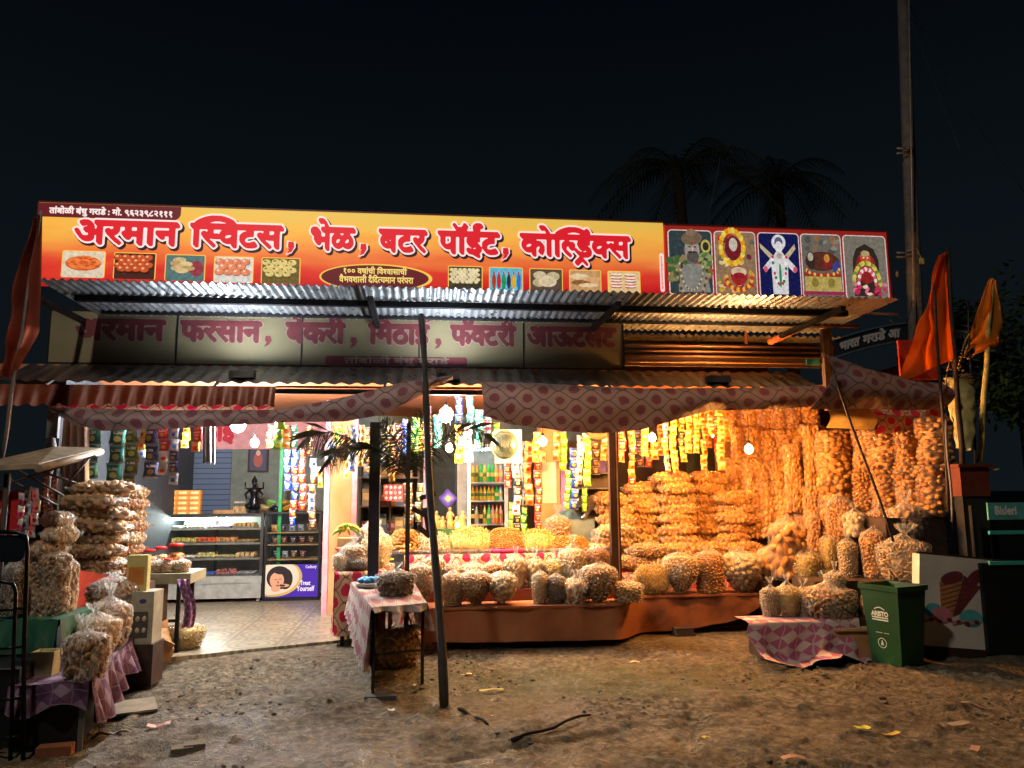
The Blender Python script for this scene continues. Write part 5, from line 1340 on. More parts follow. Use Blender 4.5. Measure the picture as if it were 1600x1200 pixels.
for i in range(14):
    v = (832, 851, 874)[i % 3]; c = rg.choice(['navy', 'maroon', 'gold', 'brown', 'navy', 'silver'])
    o = bpy.data.objects.new('chocolate_pack', packet_mesh(c, i % 3)); COL.objects.link(o); o.location = W(f0 + 0.10 + (i // 3) * 0.13 + 0.02 * (i % 3), w2 + 0.2, FZ + z2(v) + 0.06); o.rotation_euler = (0.2, 0, AF + rg.uniform(-.4, .4)); o.scale = (0.9, 1, 0.8)
    tag(o, f'{ {"navy":"dark blue","maroon":"maroon","gold":"golden","brown":"brown","silver":"silver"}[c]} chocolate pack, {ORD[i//3]} along the {["upper","middle","lower"][i%3]} cabinet shelf', 'packet', 'packs in the chocolate cabinet')
# things on top of the counter
ct = ctop + 0.01
def onc(u, v=803, w=None): s, z = sz(u, v, w or (wc + 0.3)); return s
mb = MB(); mb.bb((-0.30, -0.03, 0), (0.30, 0.03, 2.0)); 
# dark roller shutter
shm = Mat('roller_shutter', 0.5, 0.3); x, y, z = shm.xyz(); shm.base(shm.mix((z * 12).frac().lt(0.15), srgb(96, 112, 136), srgb(50, 60, 76))); shm.bump((z * 12).frac(), 0.6, 0.02)
a, b = sz(268, 700, BW - 0.06)[0], sz(362, 700, BW - 0.06)[0]; zt3 = sz(300, 700, BW - 0.06)[1]
mb = MB(); mb.bb((0, 0, 0), (b - a, 0.04, zt3)); tag(mb.build('roller_shutter', shm.m, None, (a, BW - 0.06, 0)), 'dark blue roller shutter behind the sweet counter', 'shutter')
a, b = sz(215, 680, BW - 0.10)[0], sz(520, 680, BW - 0.10)[0]; z0 = sz(300, 702, BW - .1)[1]
mb = MB(); mb.bb((0, 0, 0), (b - a, 0.05, 2.80 - z0)); pk = tag(mb.build('lintel_board', wall_pink, None, (a, BW - 0.12, z0)), 'long pink lintel board across the rear of the sweet counter room', 'board')
mb = MB(); letter(mb, ['म', 'ि', 'ठ', 'ा', 'ई'], 0.6, 1.5, 2.72 - z0, 2.45 - z0, -0.004, [(0, 0, 0, 0, 0)], nib_round(4)); latin(mb, 'OM', 2.35, 2.85, 0.1, 0.36, -0.004, 0, nib_round(3)) if False else None
mb.build('lettering', paint(190, 40, 60), pk)
a = sz(436, 700, 3.6)[0]; mb = MB(); mb.bb((0, 0, 0), (0.05, 0.05, 2.3)); tag(mb.build('green_post', paint(40, 170, 90, 0.4), None, (a, 3.7, FZ)), 'slim bright green post behind the sweet counter', 'post')
# framed picture
a, z_ = sz(403, 738, BW - 0.03); fp = thing('framed_picture', 'small dark framed picture of a seated figure on the rear wall', 'picture', (a, BW - 0.02, z_))
mb = MB(); mb.bb((-0.16, -0.03, 0), (0.16, 0, 0.42)); mb.build('frame', wood_dark, fp); mb = MB(); mb.bb((-0.13, -0.034, 0.03), (0.13, -0.031, 0.39), 0); mb.disc((0, 0.2), 0.07, 0.12, -0.037, 1); mb.disc((0, 0.31), 0.035, 0.045, -0.039, 2); mb.build('picture', [flatcol(60, 56, 80), flatcol(150, 70, 50), flatcol(200, 150, 120)], fp)
# dark statuette on the counter
st = thing('dark_statuette', 'glossy black statuette standing on top of the sweet counter', 'statuette', (onc(397), wc + 0.25, ctop))
mb = MB(); mb.lathe((0, 0, 0), [(0.15, 0), (0.16, 0.03), (0.13, 0.05), (0.14, 0.09), (0.10, 0.12)], 16); mb.build('plinth', black_plastic, st)
mb = MB()
mb.lathe((0, 0, 0.12), [(0.11, 0), (0.12, 0.10), (0.09, 0.22), (0.07, 0.30), (0.10, 0.40), (0.11, 0.46), (0.05, 0.50), (0.035, 0.53)], 14, 0, True, 1.0, 0.7)
mb.ell((0, 0, 0.12 + 0.59), (0.055, 0.06, 0.075)); mb.lathe((0, 0, 0.74), [(0.07, 0), (0.06, 0.05), (0.03, 0.10), (0.008, 0.15)], 12)
for sx in (-1, 1):
    mb.tube([(sx * 0.10, 0, 0.56), (sx * 0.19, -0.02, 0.46), (sx * 0.14, -0.10, 0.36)], [0.034, 0.026, 0.018], 8); mb.tube([(sx * 0.09, 0.01, 0.58), (sx * 0.20, 0.0, 0.60), (sx * 0.20, -0.03, 0.74)], [0.03, 0.022, 0.016], 8)
    mb.ell((sx * 0.10, -0.05, 0.20), (0.09, 0.12, 0.07))
for k in range(12): mb.ell((0.08 * math.cos(k / 11 * math.pi + math.pi), -0.085, 0.52 + 0.14 * math.sin(k / 11 * math.pi + math.pi)), 0.012, 0, 1)
mb.build('figure', paint(26, 26, 30, 0.22, 0.3), st)
st.scale = (0.66, 0.66, 0.66)
# packets, boxes on the counter
def stack_boxes(name, label_f, u, cols, rowsn, bw, bd, bh, color, w, base, group, gap=0.004):
    s = sz(u, 800, w)[0]; n = 0
    for i in range(cols):
        for j in range(rowsn):
            mb = MB(); mb.box((0, 0, bh / 2), (bw, bd, bh - gap), 0); mb.box((0, -bd / 2 - 0.001, bh / 2), (bw * 0.7, 0.002, bh * 0.45), 1)
            tag(mb.build(name, [paint(*color), paint(240, 220, 160)], None, (s + i * (bw + 0.006), w + rg.uniform(-.006, .006), base + j * bh)), label_f(i, j), 'box', group); n += 1
stack_boxes('sweet_box', lambda i, j: f'orange and yellow sweet box, {ORD[j]} layer up in the {["left","middle","right"][i]} pile on the counter', 268, 3, 5, 0.16, 0.12, 0.075, (236, 150, 60), wc + 0.15, ctop, 'sweet boxes piled on the counter')
mb = MB(); mb.box((0, 0, 0.04), (0.30, 0.22, 0.08)); tag(mb.build('carton', cardboard, None, (onc(355), wc + 0.2, ctop)), 'low carton lying on the counter left of the black statuette', 'carton')
def jar(label, loc, r, h, content, lidc=(200, 40, 40), name='snack_jar', group=None, lidm=None):
    root = thing(name, label, 'jar', loc, 0, group)
    mb = MB(); mb.lathe((0, 0, 0), [(r * 0.92, 0), (r, h * 0.05), (r, h * 0.75), (r * 0.75, h * 0.86), (r * 0.72, h * 0.9)], 16); mb.build('jar_body', glass, root)
    mb = MB(); V, F = ico(1); g_ = random.Random(int(loc[0] * 999))
    mb.lathe((0, 0, 0.004), [(r * 0.8, 0), (r * 0.88, h * 0.05), (r * 0.88, h * 0.6), (r * 0.5, h * 0.66)], 12)
    for _ in range(60): th = g_.random() * 6.28; mb.ell((r * 0.88 * math.cos(th), r * 0.88 * math.sin(th), g_.uniform(0.05, 0.62) * h), 0.012, 0, 1)
    mb.build('contents', content, root)
    mb = MB(); mb.lathe((0, 0, h * 0.885), [(r * 0.80, 0), (r * 0.82, h * 0.09), (r * 0.7, h * 0.12)], 16); mb.build('lid', paint(*lidc, 0.35), root)
    return root
for i, u in enumerate((372, 381)): jar(f'small clear jar on the counter, {["left","right"][i]} of two beside the black statuette', (onc(u), wc + 0.2, ctop), 0.05, 0.20, sn_pale, (200, 190, 180))
for i in range(9):
    c = ['gold', 'green', 'navy', 'yellow'][i % 4]; o = bpy.data.objects.new('crisp_packet', packet_mesh(c, i % 3)); COL.objects.link(o)
    o.location = W(onc(415 + 9 * i, 790), wc + 0.25 + 0.02 * (i % 2), ctop + 0.10 + 0.07 * (i % 2)); o.rotation_euler = (1.1, 0.2, AF + 0.4 * i); o.scale = (1.5, 1.5, 1.5)
    tag(o, f'{ {"gold":"golden","green":"green","navy":"dark blue","yellow":"yellow"}[c]} crisp packet, {ORD[i]} from the statuette in the heap on the cabinets', 'packet', 'crisp packets heaped on the cabinets')
# lit shrine and green fairy lights
sh = thing('lit_shrine', 'small golden glowing shrine at the left end of the counter', 'shrine', (onc(236), wc + 0.05, ctop - 0.05))
mb = MB(); mb.bb((-0.22, -0.12, 0), (0.22, 0.12, 0.10)); mb.build('base', paint(60, 50, 90), sh)
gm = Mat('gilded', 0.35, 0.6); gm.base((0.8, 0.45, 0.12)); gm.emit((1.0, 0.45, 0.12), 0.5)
mb = MB(); mb.lathe((-0.03, 0, 0.10), [(0.09, 0), (0.10, 0.12), (0.06, 0.20), (0.08, 0.26), (0.03, 0.34), (0.01, 0.40)], 12); mb.ell((-0.03, -0.02, 0.38), (0.045, 0.045, 0.055))
for sx in (-1, 1): mb.lathe((sx * 0.15, 0, 0.10), [(0.03, 0), (0.025, 0.2), (0.045, 0.24), (0.01, 0.30)], 10)
for k in range(13): mb.ell((-0.03 + 0.17 * math.cos(k / 12 * math.pi), 0.02, 0.32 + 0.16 * math.sin(k / 12 * math.pi)), 0.02, 0, 1)
mb.build('idol', gm.m, sh)
mb = MB(); mb.ell((-0.02, -0.10, 0.16), (0.02, 0.02, 0.03)); mb.build('flame_lamp', glow('oil_flame', (1, 0.7, 0.35), 30), sh)
fl = thing('fairy_lights', 'string of green and coloured fairy lights looped around the shrine', 'fairy lights', (onc(232), wc, ctop))
for col, nm, pts in (((0.05, 1.0, 0.3), 'green_bulb', [(218 + (k % 3) * 4, 706 + (k // 3) * 7) for k in range(15)] + [(236 + k * 2, 752) for k in range(5)]), ((0.6, 0.15, 1.0), 'violet_bulb', [(260, 742), (264, 748), (258, 756), (252, 748)]), ((0.1, 0.25, 1.0), 'blue_bulb', [(221, 759), (228, 753), (266, 744)]), ((1.0, 0.5, 0.1), 'amber_bulb', [(240, 749), (247, 746), (254, 743)])):
    mb = MB()
    for (u, v) in pts: q = P3(u + rg.uniform(-1, 1), v, wc - 0.02) - Vector((onc(232), wc, ctop)); mb.ell(q, 0.013, 0, 1)
    mb.build(nm, glow(nm, col, 7), fl)
mb = MB(); mb.tube([P3(u, v, wc) - Vector((onc(232), wc, ctop)) for u, v in ((222, 700), (220, 730), (224, 756), (240, 750), (258, 744), (262, 756))], 0.003, 4); mb.build('string', black_plastic, fl)
# white shiny curtain strips by the lamp
cu = MB()
def cf(x, y): 
    p = P3(317 + 19 * x, 664 + 60 * (1 - y) * (1 - .03 * math.sin(x * 20)), 0.35); return (p.x, p.y + 0.05 * math.sin(x * 16), p.z)
cu.grid(cf, 24, 8); tag(cu.build('curtain_strip', paint(214, 216, 220, 0.3, 0.3)), 'bright white cloth strips hanging left of the white hot lamp', 'curtain')

# ================================================================== middle: pillars, shelves, fridge
def pillar(label, u0, u1, w, zt=2.84, mat=wall_cream, edge=None, vtop=None):
    a, b = sz(u0, 800, w)[0], sz(u1, 800, w)[0]; root = thing('plastered_pillar', label, 'pillar', ((a + b) / 2, w, FZ - 0.005)); h = zt - FZ
    mb = MB(); mb.bb((-(b - a) / 2, 0, 0), ((b - a) / 2, 0.35, h)); mb.build('shaft', mat, root)
    if edge:
        for sx in (-1, 1): mb = MB(); mb.bb((sx * (b - a) / 2 - 0.035, -0.02, 0), (sx * (b - a) / 2 + 0.035, -0.001, h)); mb.build('painted_edge', edge, root)
    return root
peel = Mat('peeling_plaster', 0.8); n_ = peel.noise(5, 6, None, 0.65); peel.base(peel.mix((n_ - 0.64).gt(0.0), peel.ramp(peel.noise(2.5, 4), [(0.3, srgb(176, 128, 86)), (0.7, srgb(196, 148, 100))]), srgb(190, 140, 96))); peel.bump(n_, 0.3, 0.01)
pinkm = paint(226, 150, 160, 0.5)
pillar('cream pillar with pink painted edges between sweet counter and shelves', 510, 553, 2.2, edge=pinkm, mat=peel.m)
pillar('tan plastered pillar with a pale paper pasted on it', 846, 876, 2.2, mat=peel.m)
pp = P3(858, 786, 2.19); mb = MB(); mb.bb((0, 0, 0), (0.19, 0.004, 0.55)); tag(mb.build('paper_notice', paint(206, 200, 170, 0.8), None, (sz(846, 800, 2.19)[0] + 0.02, 2.19, pp.z)), 'blank pale paper notice pasted on the tan pillar', 'notice')
mb = MB(); a = sz(878, 800, 2.15)[0]; mb.bb((0, 0, 0), (0.08, 0.1, 2.75)); tag(mb.build('door_post', paint(176, 130, 190, 0.5), None, (a, 2.15, FZ)), 'lilac painted door post right of the tan pillar', 'post')
mb = MB(); a = sz(661, 800, 2.5)[0]; mb.bb((0, 0, 0), (0.10, 0.1, 2.75)); tag(mb.build('door_post', pinkm, None, (a, 2.5, FZ)), 'pink painted door post behind the crooked pole', 'post')
# shelf unit between pillar and pink post
a, b = sz(560, 800, 3.0)[0], sz(655, 800, 3.0)[0]
su = thing('shelf_unit', 'dark shelf unit stacked with goods behind the steel post', 'shelf unit', (a, 3.0, FZ))
mb = MB(); mb.bb((0, 0.45, 0), (b - a, 0.48, 2.4)); mb.build('back_panel', paint(84, 84, 80), su)
for k, v in enumerate((700, 745, 790, 830)):
    z = sz(600, v, 3.0)[1] - FZ; mb = MB(); mb.bb((0, 0, z - 0.02), (b - a, 0.45, z)); mb.build('shelf', paint(110, 90, 70), su)
for x in (0, (b - a) / 2, b - a - 0.03): mb = MB(); mb.bb((x, 0.002, 0), (x + 0.03, 0.448, 2.4)); mb.build('upright', paint(70, 60, 54), su)
cols_ = [(110, 80, 60), (150, 120, 70), (60, 90, 120), (120, 60, 50), (160, 140, 110), (90, 100, 80)]
for k, v in enumerate((700, 745, 790, 830)):
    z = sz(600, v, 3.0)[1]
    for i in range(6):
        h = 0.14 + 0.05 * ((i * 7 + k) % 3); c = cols_[(i + k * 2) % 6]; mb = MB(); mb.box((0, 0, h / 2), (0.12, 0.16, h)); mb.box((0, -0.081, h * 0.55), (0.10, 0.002, h * 0.4), 1)
        tag(mb.build('goods_pack', [paint(*c), paint(min(255, c[0] + 80), min(255, c[1] + 60), 120)], None, (a + 0.10 + i * (b - a - 0.15) / 6, 3.15, z)), f'dim boxed pack, {ORD[i]} along {["the top","the second","the third","the lowest"][k]} shelf behind the steel post', 'pack', 'packs on the dark shelf unit')
mb = MB(); q = P3(599, 783, 2.4); mb.bb((0, 0, 0), (0.26, 0.14, 0.22)); 
for i in range(4):
    for j in range(3): mb.ell((0.035 + 0.062 * i, -0.01, 0.04 + 0.07 * j), (0.026, 0.02, 0.028), 1, 1)
tag(mb.build('tray_pack', [paint(200, 80, 80), paint(236, 210, 200)], None, (q.x, 2.4, q.z)), 'red and white shrink wrapped pack of pots hanging before the shelves', 'pack')
# fridge
wf = 2.7; a, b = sz(730, 800, wf)[0], sz(794, 800, wf)[0]; zt_ = sz(760, 694, wf)[1]
fg = thing('drinks_fridge', 'tall grey glass door fridge filled with cold drinks', 'fridge', (a, wf, FZ)); fw = b - a; fh = zt_ - FZ
gr = paint(206, 212, 214, 0.35, 0.1)
mb = MB(); mb.bb((-0.14, 0.05, 0), (-0.001, 0.65, fh)); mb.bb((fw + 0.001, 0.05, 0), (fw + 0.04, 0.65, fh)); mb.bb((0, 0.6, 0), (fw, 0.65, fh)); mb.bb((0, 0.05, fh - 0.05), (fw, 0.599, fh)); mb.bb((0, 0.05, 0), (fw, 0.599, 0.3)); mb.build('cabinet', paint(120, 124, 120, 0.5), fg)
mb = MB(); mb.bb((0, 0, 0.3), (0.05, 0.045, fh)); mb.bb((fw - 0.05, 0, 0.3), (fw, 0.045, fh)); mb.bb((0.051, 0.0, fh - 0.05), (fw - 0.051, 0.045, fh)); mb.build('door_frame', gr, fg)
mb = MB(); mb.bb((0.051, 0.01, 0.3), (fw - 0.051, 0.014, fh - 0.05)); mb.build('door_glass', glass, fg)
mb = MB(); mb.tube([(0.07, 0.10, fh - 0.07), (fw - 0.07, 0.10, fh - 0.07)], 0.012, 6); mb.build('tube_lamp', glow('fridge_tube', (0.9, 1, 0.95), 160), fg)
shv = [753, 782, 819]
for v in shv: z = sz(760, v, wf)[1] - FZ; mb = MB(); mb.bb((0.01, 0.05, z - 0.02), (fw - 0.01, 0.56, z)); mb.build('shelf', gr, fg)
BC = {'green': (40, 160, 60), 'orange': (226, 130, 50), 'clear': (190, 210, 200), 'gold': (196, 170, 50), 'dark': (50, 26, 20), 'pink': (226, 150, 140)}
_bm = {}
def bottle(label, loc, c, h=0.24, r=0.032, group='bottles in the fridge'):
    if c not in _bm:
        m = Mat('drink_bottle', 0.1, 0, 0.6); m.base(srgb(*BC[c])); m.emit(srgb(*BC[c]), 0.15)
        _bm[c] = (m.m, None)
    root = thing('drink_bottle', label, 'bottle', loc, 0, group)
    mb = MB(); mb.lathe((0, 0, 0), [(r * 0.9, 0), (r, 0.01), (r * 0.94, h * 0.35), (r, h * 0.6), (r * 0.4, h * 0.85), (r * 0.36, h * 0.93)], 12); mb.build('bottle_body', _bm[c][0], root)
    mb = MB(); mb.lathe((0, 0, h * 0.93), [(r * 0.45, 0), (r * 0.45, h * 0.07)], 8); mb.build('cap', paint(220, 60, 50) if c != 'green' else paint(40, 150, 60), root)
    mb = MB(); mb.lathe((0, 0, h * 0.30), [(r * 1.02, 0), (r * 1.02, h * 0.22)], 12, close=False); mb.build('wrapper', paint(230, 210, 120) if c != 'gold' else paint(90, 120, 40), root)
seqs = [['gold', 'gold', 'green', 'gold', 'green', 'green', 'orange', 'pink'], ['gold'] * 6 + ['green', 'clear'], ['dark', 'clear', 'dark', 'gold', 'green', 'pink', 'orange', 'pink']]
cn = {'green': 'green', 'orange': 'orange', 'clear': 'clear', 'gold': 'golden', 'dark': 'dark cola', 'pink': 'pinkish'}
for j, v in enumerate(shv):
    z = sz(760, v, wf)[1]
    for i, c in enumerate(seqs[j]): bottle(f'{cn[c]} drink bottle, {ORD[i]} along the {["upper","middle","lower"][j]} fridge shelf', (a + 0.085 + i * (fw - 0.15) / 7.4, wf + 0.14 + 0.02 * (i % 2), z), c, 0.20 if j == 1 else 0.26, 0.030)
# statuettes group lit, on green stand, and diamond hanging
gsn = thing('shrine_figures', 'cluster of small golden shrine figures glowing beside the fridge', 'figurines', (sz(703, 825, 2.3)[0], 2.3, sz(703, 826, 2.3)[1]))
mb = MB(); mb.bb((-0.24, -0.1, -0.10), (0.24, 0.15, 0)); mb.build('stand', paint(60, 110, 50), gsn)
mb = MB()
for k, x in enumerate((-0.18, -0.10, 0.0, 0.09, 0.17)):
    h = 0.16 + 0.08 * (k % 2 == 0) + (0.06 if k == 2 else 0); mb.lathe((x, 0, 0), [(0.045, 0), (0.04, h * 0.3), (0.03, h * 0.55), (0.04, h * 0.7), (0.012, h * 0.8)], 10); mb.ell((x, -0.005, h * 0.88), (0.024, 0.024, 0.03), 0, 1); mb.tube([(x - 0.03, 0, h * .68), (x - 0.05, -0.03, h * 0.45)], 0.01, 5); mb.tube([(x + 0.03, 0, h * .68), (x + 0.05, -0.03, h * 0.55)], 0.01, 5)
mb.build('figures', gm.m, gsn); mb = MB(); mb.ell((0.10, -0.10, 0.05), 0.03); mb.build('flame_lamp', glow('oil_flame', (1, 0.75, 0.4), 14), gsn)
q = P3(700, 779, 2.2); dm = MB(); 
for k, (r, mi) in enumerate(((0.13, 0), (0.09, 1), (0.05, 2))): dm.add([(q.x + r, 2.2 - 0.004 * k, q.z), (q.x, 2.2 - 0.004 * k, q.z + r), (q.x - r, 2.2 - 0.004 * k, q.z), (q.x, 2.2 - 0.004 * k, q.z - r)], [(0, 1, 2, 3)], mi)
dm.box((q.x, 2.21, q.z), (0.15, 0.012, 0.15), 0, 0, 0, R(45))
tag(dm.build('diamond_plaque', [paint(66, 40, 130), paint(110, 90, 170), paint(226, 190, 90)]), 'purple diamond shaped plaque hanging above the shrine figures', 'plaque')
# hanging woven discs
for lab, u, v, w, r, c, rib in (('dark green ribbed woven disc hanging in front of the fridge', 788, 695, 0.6, 0.148, (54, 62, 44), 1), ('brown round winnowing tray hanging beside the grooved post', 934, 664, 0.9, 0.17, (150, 104, 70), 0)):
    q = P3(u, v, w); root = thing('woven_disc', lab, 'woven disc', tuple(q)); mb = MB()
    mb.lathe((0, 0, 0), [(0.01, 0.055), (r * 0.5, 0.045), (r * 0.9, 0.015), (r, 0.0), (r, -0.012), (0.01, -0.02)], 40)
    mb.v = [(x, -z, y * (1.08 if rib else 1)) for x, y, z in mb.v]
    if rib:
        for k in range(-6, 7): mb.tube([(k * 0.006, -0.058, -r * 0.95)] + [(k * 0.021 * math.cos(t), -0.062 + 0.04 * abs(t) / 1.5, r * math.sin(t) * 1.02) for t in (-1.2, -.6, 0, .6, 1.2)] + [(k * 0.006, -0.05, r * 1.02)], 0.0035, 4)
    mb.build('disc', paint(*c, 0.35), root); mb = MB(); mb.lathe((0, 0, 0), [(r, -0.015), (r + 0.012, 0), (r, 0.012)], 40, close=False); mb.v = [(x, -z, y * (1.08 if rib else 1)) for x, y, z in mb.v]; mb.build('rim', paint(120, 110, 80, 0.4), root)
q = P3(795, 690, 0.75); mb = MB(); mb.bb((-0.16, 0, -0.25), (0.15, 0.02, 0.14)); tag(mb.build('cloth_sack', paint(214, 206, 150, 0.8), None, tuple(q)), 'pale cloth sack hanging behind the dark green disc', 'sack')
# dark sheet for the doorway shade, purple poster right of the lilac post
mb = MB(); a, b = sz(968, 800, 3.2)[0], sz(1075, 800, 3.2)[0]; mb.bb((0, 0, 0), (b - a, 0.05, 2.7)); tag(mb.build('doorway_shade', paint(46, 34, 32, 0.7), None, (a, 3.2, FZ)), 'dark sheet standing for the doorway shade behind the stacked puff bags', 'doorway shade')
mb = MB(); q = P3(926, 739, 2.6); mb.bb((0, 0, 0), (0.20, 0.02, 0.17)); ps = tag(mb.build('purple_box', paint(76, 50, 150, 0.4), None, tuple(q)), 'small purple carton on the rack behind the grooved post', 'carton')
rk = thing('grey_rack', 'grey counter rack with open shelves behind the grooved post', 'rack', (sz(885, 800, 2.6)[0], 2.6, FZ))
mb = MB(); wr = sz(962, 800, 2.6)[0] - sz(885, 800, 2.6)[0]
for v in (714, 738, 762, 790, 812): z = sz(920, v, 2.6)[1] - FZ; mb.bb((0, 0, z - 0.02), (wr, 0.4, z))
mb.build('shelves', paint(130, 130, 124, 0.5), rk); mb = MB(); mb.bb((0, 0.4, 0), (wr, 0.43, 2.3)); mb.build('back_panel', paint(110, 96, 84), rk)
mb = MB(); mb.grid(lambda x, y: (lambda q: (q.x, 1.4 + 0.25 * y, q.z + 0.08 * math.sin(math.pi * x) * math.sin(math.pi * y)))(P3(876 + 36 * x, 812 - 12 * y, 1.4)), 10, 8); tag(mb.build('blue_cover', paint(70, 110, 130, 0.3)), 'folded blue plastic cover on the end of the middle counter', 'cover')
mb = MB(); a_, b_ = P3(910, 812, 1.3), P3(932, 782, 1.5); mb.tube([a_, b_], 0.035, 4); tag(mb.build('scale_pan', steel), 'slanted steel scoop leaning at the end of the middle counter', 'scoop')
mb = MB(); a_, b_ = P3(870, 812, 1.3), P3(930, 850, 1.3); mb.bb((a_.x, 1.3, b_.z), (b_.x, 1.7, a_.z)); tag(mb.build('glass_case', paint(110, 124, 124, 0.3)), 'small grey case behind the orange crisp bag', 'case')
# ================================================================== packet strips
S = strip
lab = {'teal': 'dark green', 'olive': 'olive', 'navy': 'dark blue', 'red': 'red', 'silver': 'silver', 'green': 'green', 'lime': 'lime green', 'blue': 'blue', 'gold': 'golden', 'maroon': 'dark maroon', 'yellow': 'yellow', 'orange': 'orange', 'white': 'white', 'black': 'black', 'cyan': 'turquoise', 'pink': 'pink', 'brown': 'brown'}
STRIPS = [
 ('teal', 'wide %s packets, leftmost strip by the white curtain', 147, 668, 748, 22, 0.0), ('teal', 'wide %s packets hanging low over the left bag stack', 183, 668, 780, 22, -0.1), ('olive', '%s packets right of the two wide dark green strips', 207, 668, 766, 20, 0.1),
 ('yellow', 'short %s packets above the green fairy lights', 222, 668, 703, 12, 0.15), ('navy', '%s packets hanging just right of the fairy lights', 238, 668, 748, 21, 0.1), ('red', '%s and cream packets between dark blue and silver strips over the shrine', 257, 668, 742, 15, 0.2), ('silver', '%s and blue packets ending above the orange sweet boxes', 274, 668, 757, 14, 0.2),
 ('red', 'short %s and orange packets left of the white cloth strips', 309, 660, 706, 12, 0.4), ('lime', 'short %s packets right of the soft white bulb', 436, 655, 703, 16, 0.3),
 ('blue', '%s packets, first of the row beside the palm fronds', 450, 703, 766, 10, 1.2), ('blue', 'long %s and red packets beside the palm fronds', 462, 703, 822, 10, 1.2), ('red', '%s packets in the row left of the cream pillar', 474, 700, 798, 11, 1.2), ('silver', 'long %s and brown packets next to the cream pillar', 490, 716, 826, 11, 1.2), ('gold', 'short %s packets against the cream pillar edge', 501, 730, 762, 9, 1.2),
 ('silver', 'short %s packets before the cream pillar top', 518, 688, 722, 17, 0.6), ('maroon', 'short %s packets before the cream pillar top', 538, 678, 716, 15, 0.6), ('silver', 'twisted %s packets hanging right of the cream pillar', 553, 664, 737, 12, 0.3), ('gold', 'narrow %s packets right of the cream pillar', 566, 664, 729, 9, 0.35), ('yellow', 'two small %s packets low on the cream pillar', 543, 715, 748, 10, 0.8),
 ('black', 'thin dull %s packets right of the square steel post', 591, 662, 757, 9, 0.2), ('olive', 'dull %s packets in the shadow before the shelves', 603, 664, 722, 14, 0.4), ('gold', 'thin %s packets twisted in shadow before the shelves', 613, 664, 752, 10, 0.15),
 ('blue', '%s packets, left of the pair beside the crooked pole', 634, 655, 712, 9, 0.6), ('green', '%s packets, right of the pair beside the crooked pole', 649, 652, 710, 14, 0.6), ('brown', 'dim %s packets on the thin dark post', 639, 755, 822, 14, 0.9), ('olive', 'dim %s packets beside the thin dark post', 655, 755, 815, 10, 0.9),
 ('yellow', 'bright %s packets glaring beside the second white lamp', 716, 664, 724, 13, 1.0), ('white', 'bright %s packets glaring beside the second white lamp', 732, 662, 722, 15, 0.9), ('cyan', '%s packets hanging just right of the white lamp glare', 748, 640, 703, 13, 0.8), ('pink', 'short %s and white packets above the woven disc', 763, 650, 684, 10, 0.9), ('blue', '%s packets in the gap above the creamy bulbs', 716, 610, 660, 12, 1.2), ('cyan', '%s packets in the gap between the valances', 734, 612, 660, 12, 1.1), ('lime', '%s packets peeping over the woven disc', 776, 660, 690, 12, 1.2),
 ('red', '%s packets at the right side of the fridge', 794, 716, 762, 11, 1.6), ('black', 'long %s and white packets right of the fridge', 807, 690, 832, 13, 1.5), ('silver', 'narrow %s packets between black and orange strips', 818, 690, 790, 8, 1.6), ('orange', '%s packets right of the long black strip', 825, 690, 790, 14, 1.5), ('yellow', '%s packets close by the warm bulb', 837, 675, 722, 12, 1.1), ('red', 'long %s packets hanging before the tan pillar', 840, 722, 828, 11, 1.4), ('orange', 'short %s packets under the warm bulb', 848, 705, 722, 13, 1.5), ('lime', 'low %s packets by the foot of the fridge', 799, 785, 826, 10, 1.9), ('green', 'low %s packets behind the red strip', 820, 792, 832, 10, 1.9),
 ('green', '%s packets, leftmost of the bright strips left of the grooved post', 887, 735, 797, 10, 1.2), ('blue', 'slanting %s packets in the bright strips left of the grooved post', 897, 700, 796, 14, 1.15), ('white', '%s packets between blue and lime strips', 905, 680, 757, 12, 1.0), ('lime', '%s packets nearest to the grooved post', 917, 677, 760, 13, 1.0), ('lime', 'low short %s packets under the nearest lime strip', 914, 762, 800, 9, 1.3),
 ('red', 'double width %s packets right of the grooved post', 972, 672, 704, 14, 1.1), ('orange', 'pale %s packet pair below the red ones by the grooved post', 971, 704, 722, 11, 1.15), ('orange', '%s and red packets over the dark doorway', 986, 672, 758, 12, 1.1),
 ('yellow', '%s packets left of the orange bulb by the post', 1007, 667, 713, 12, 1.1), ('orange', 'short %s packets behind the orange bulb by the post', 1023, 690, 718, 13, 1.2), ('silver', '%s packets right of the orange bulb by the post', 1039, 660, 736, 11, 1.1), ('gold', 'long %s packets beside the silver strip', 1051, 655, 740, 12, 1.1), ('gold', '%s and black packets with dark print', 1064, 650, 722, 11, 1.15),
 ('gold', '%s packets, left of the twin strips over the stacked bags', 1075, 648, 708, 12, 1.1), ('gold', '%s packets, right of the twin strips over the stacked bags', 1087, 645, 708, 11, 1.1), ('orange', 'long %s packets ending on the stacked bags', 1098, 640, 735, 11, 1.05), ('orange', 'short %s packets by the tiny bulb', 1110, 636, 680, 12, 1.0), ('gold', 'long %s packets beside the hanging puff bags', 1124, 636, 735, 14, 0.95),
]
ALT = {1064: 'black', 257: 'white', 274: 'navy', 462: 'red', 490: 'brown', 807: 'white', 986: 'red', 309: 'orange', 763: 'white', 1039: 'gold', 972: 'orange'}
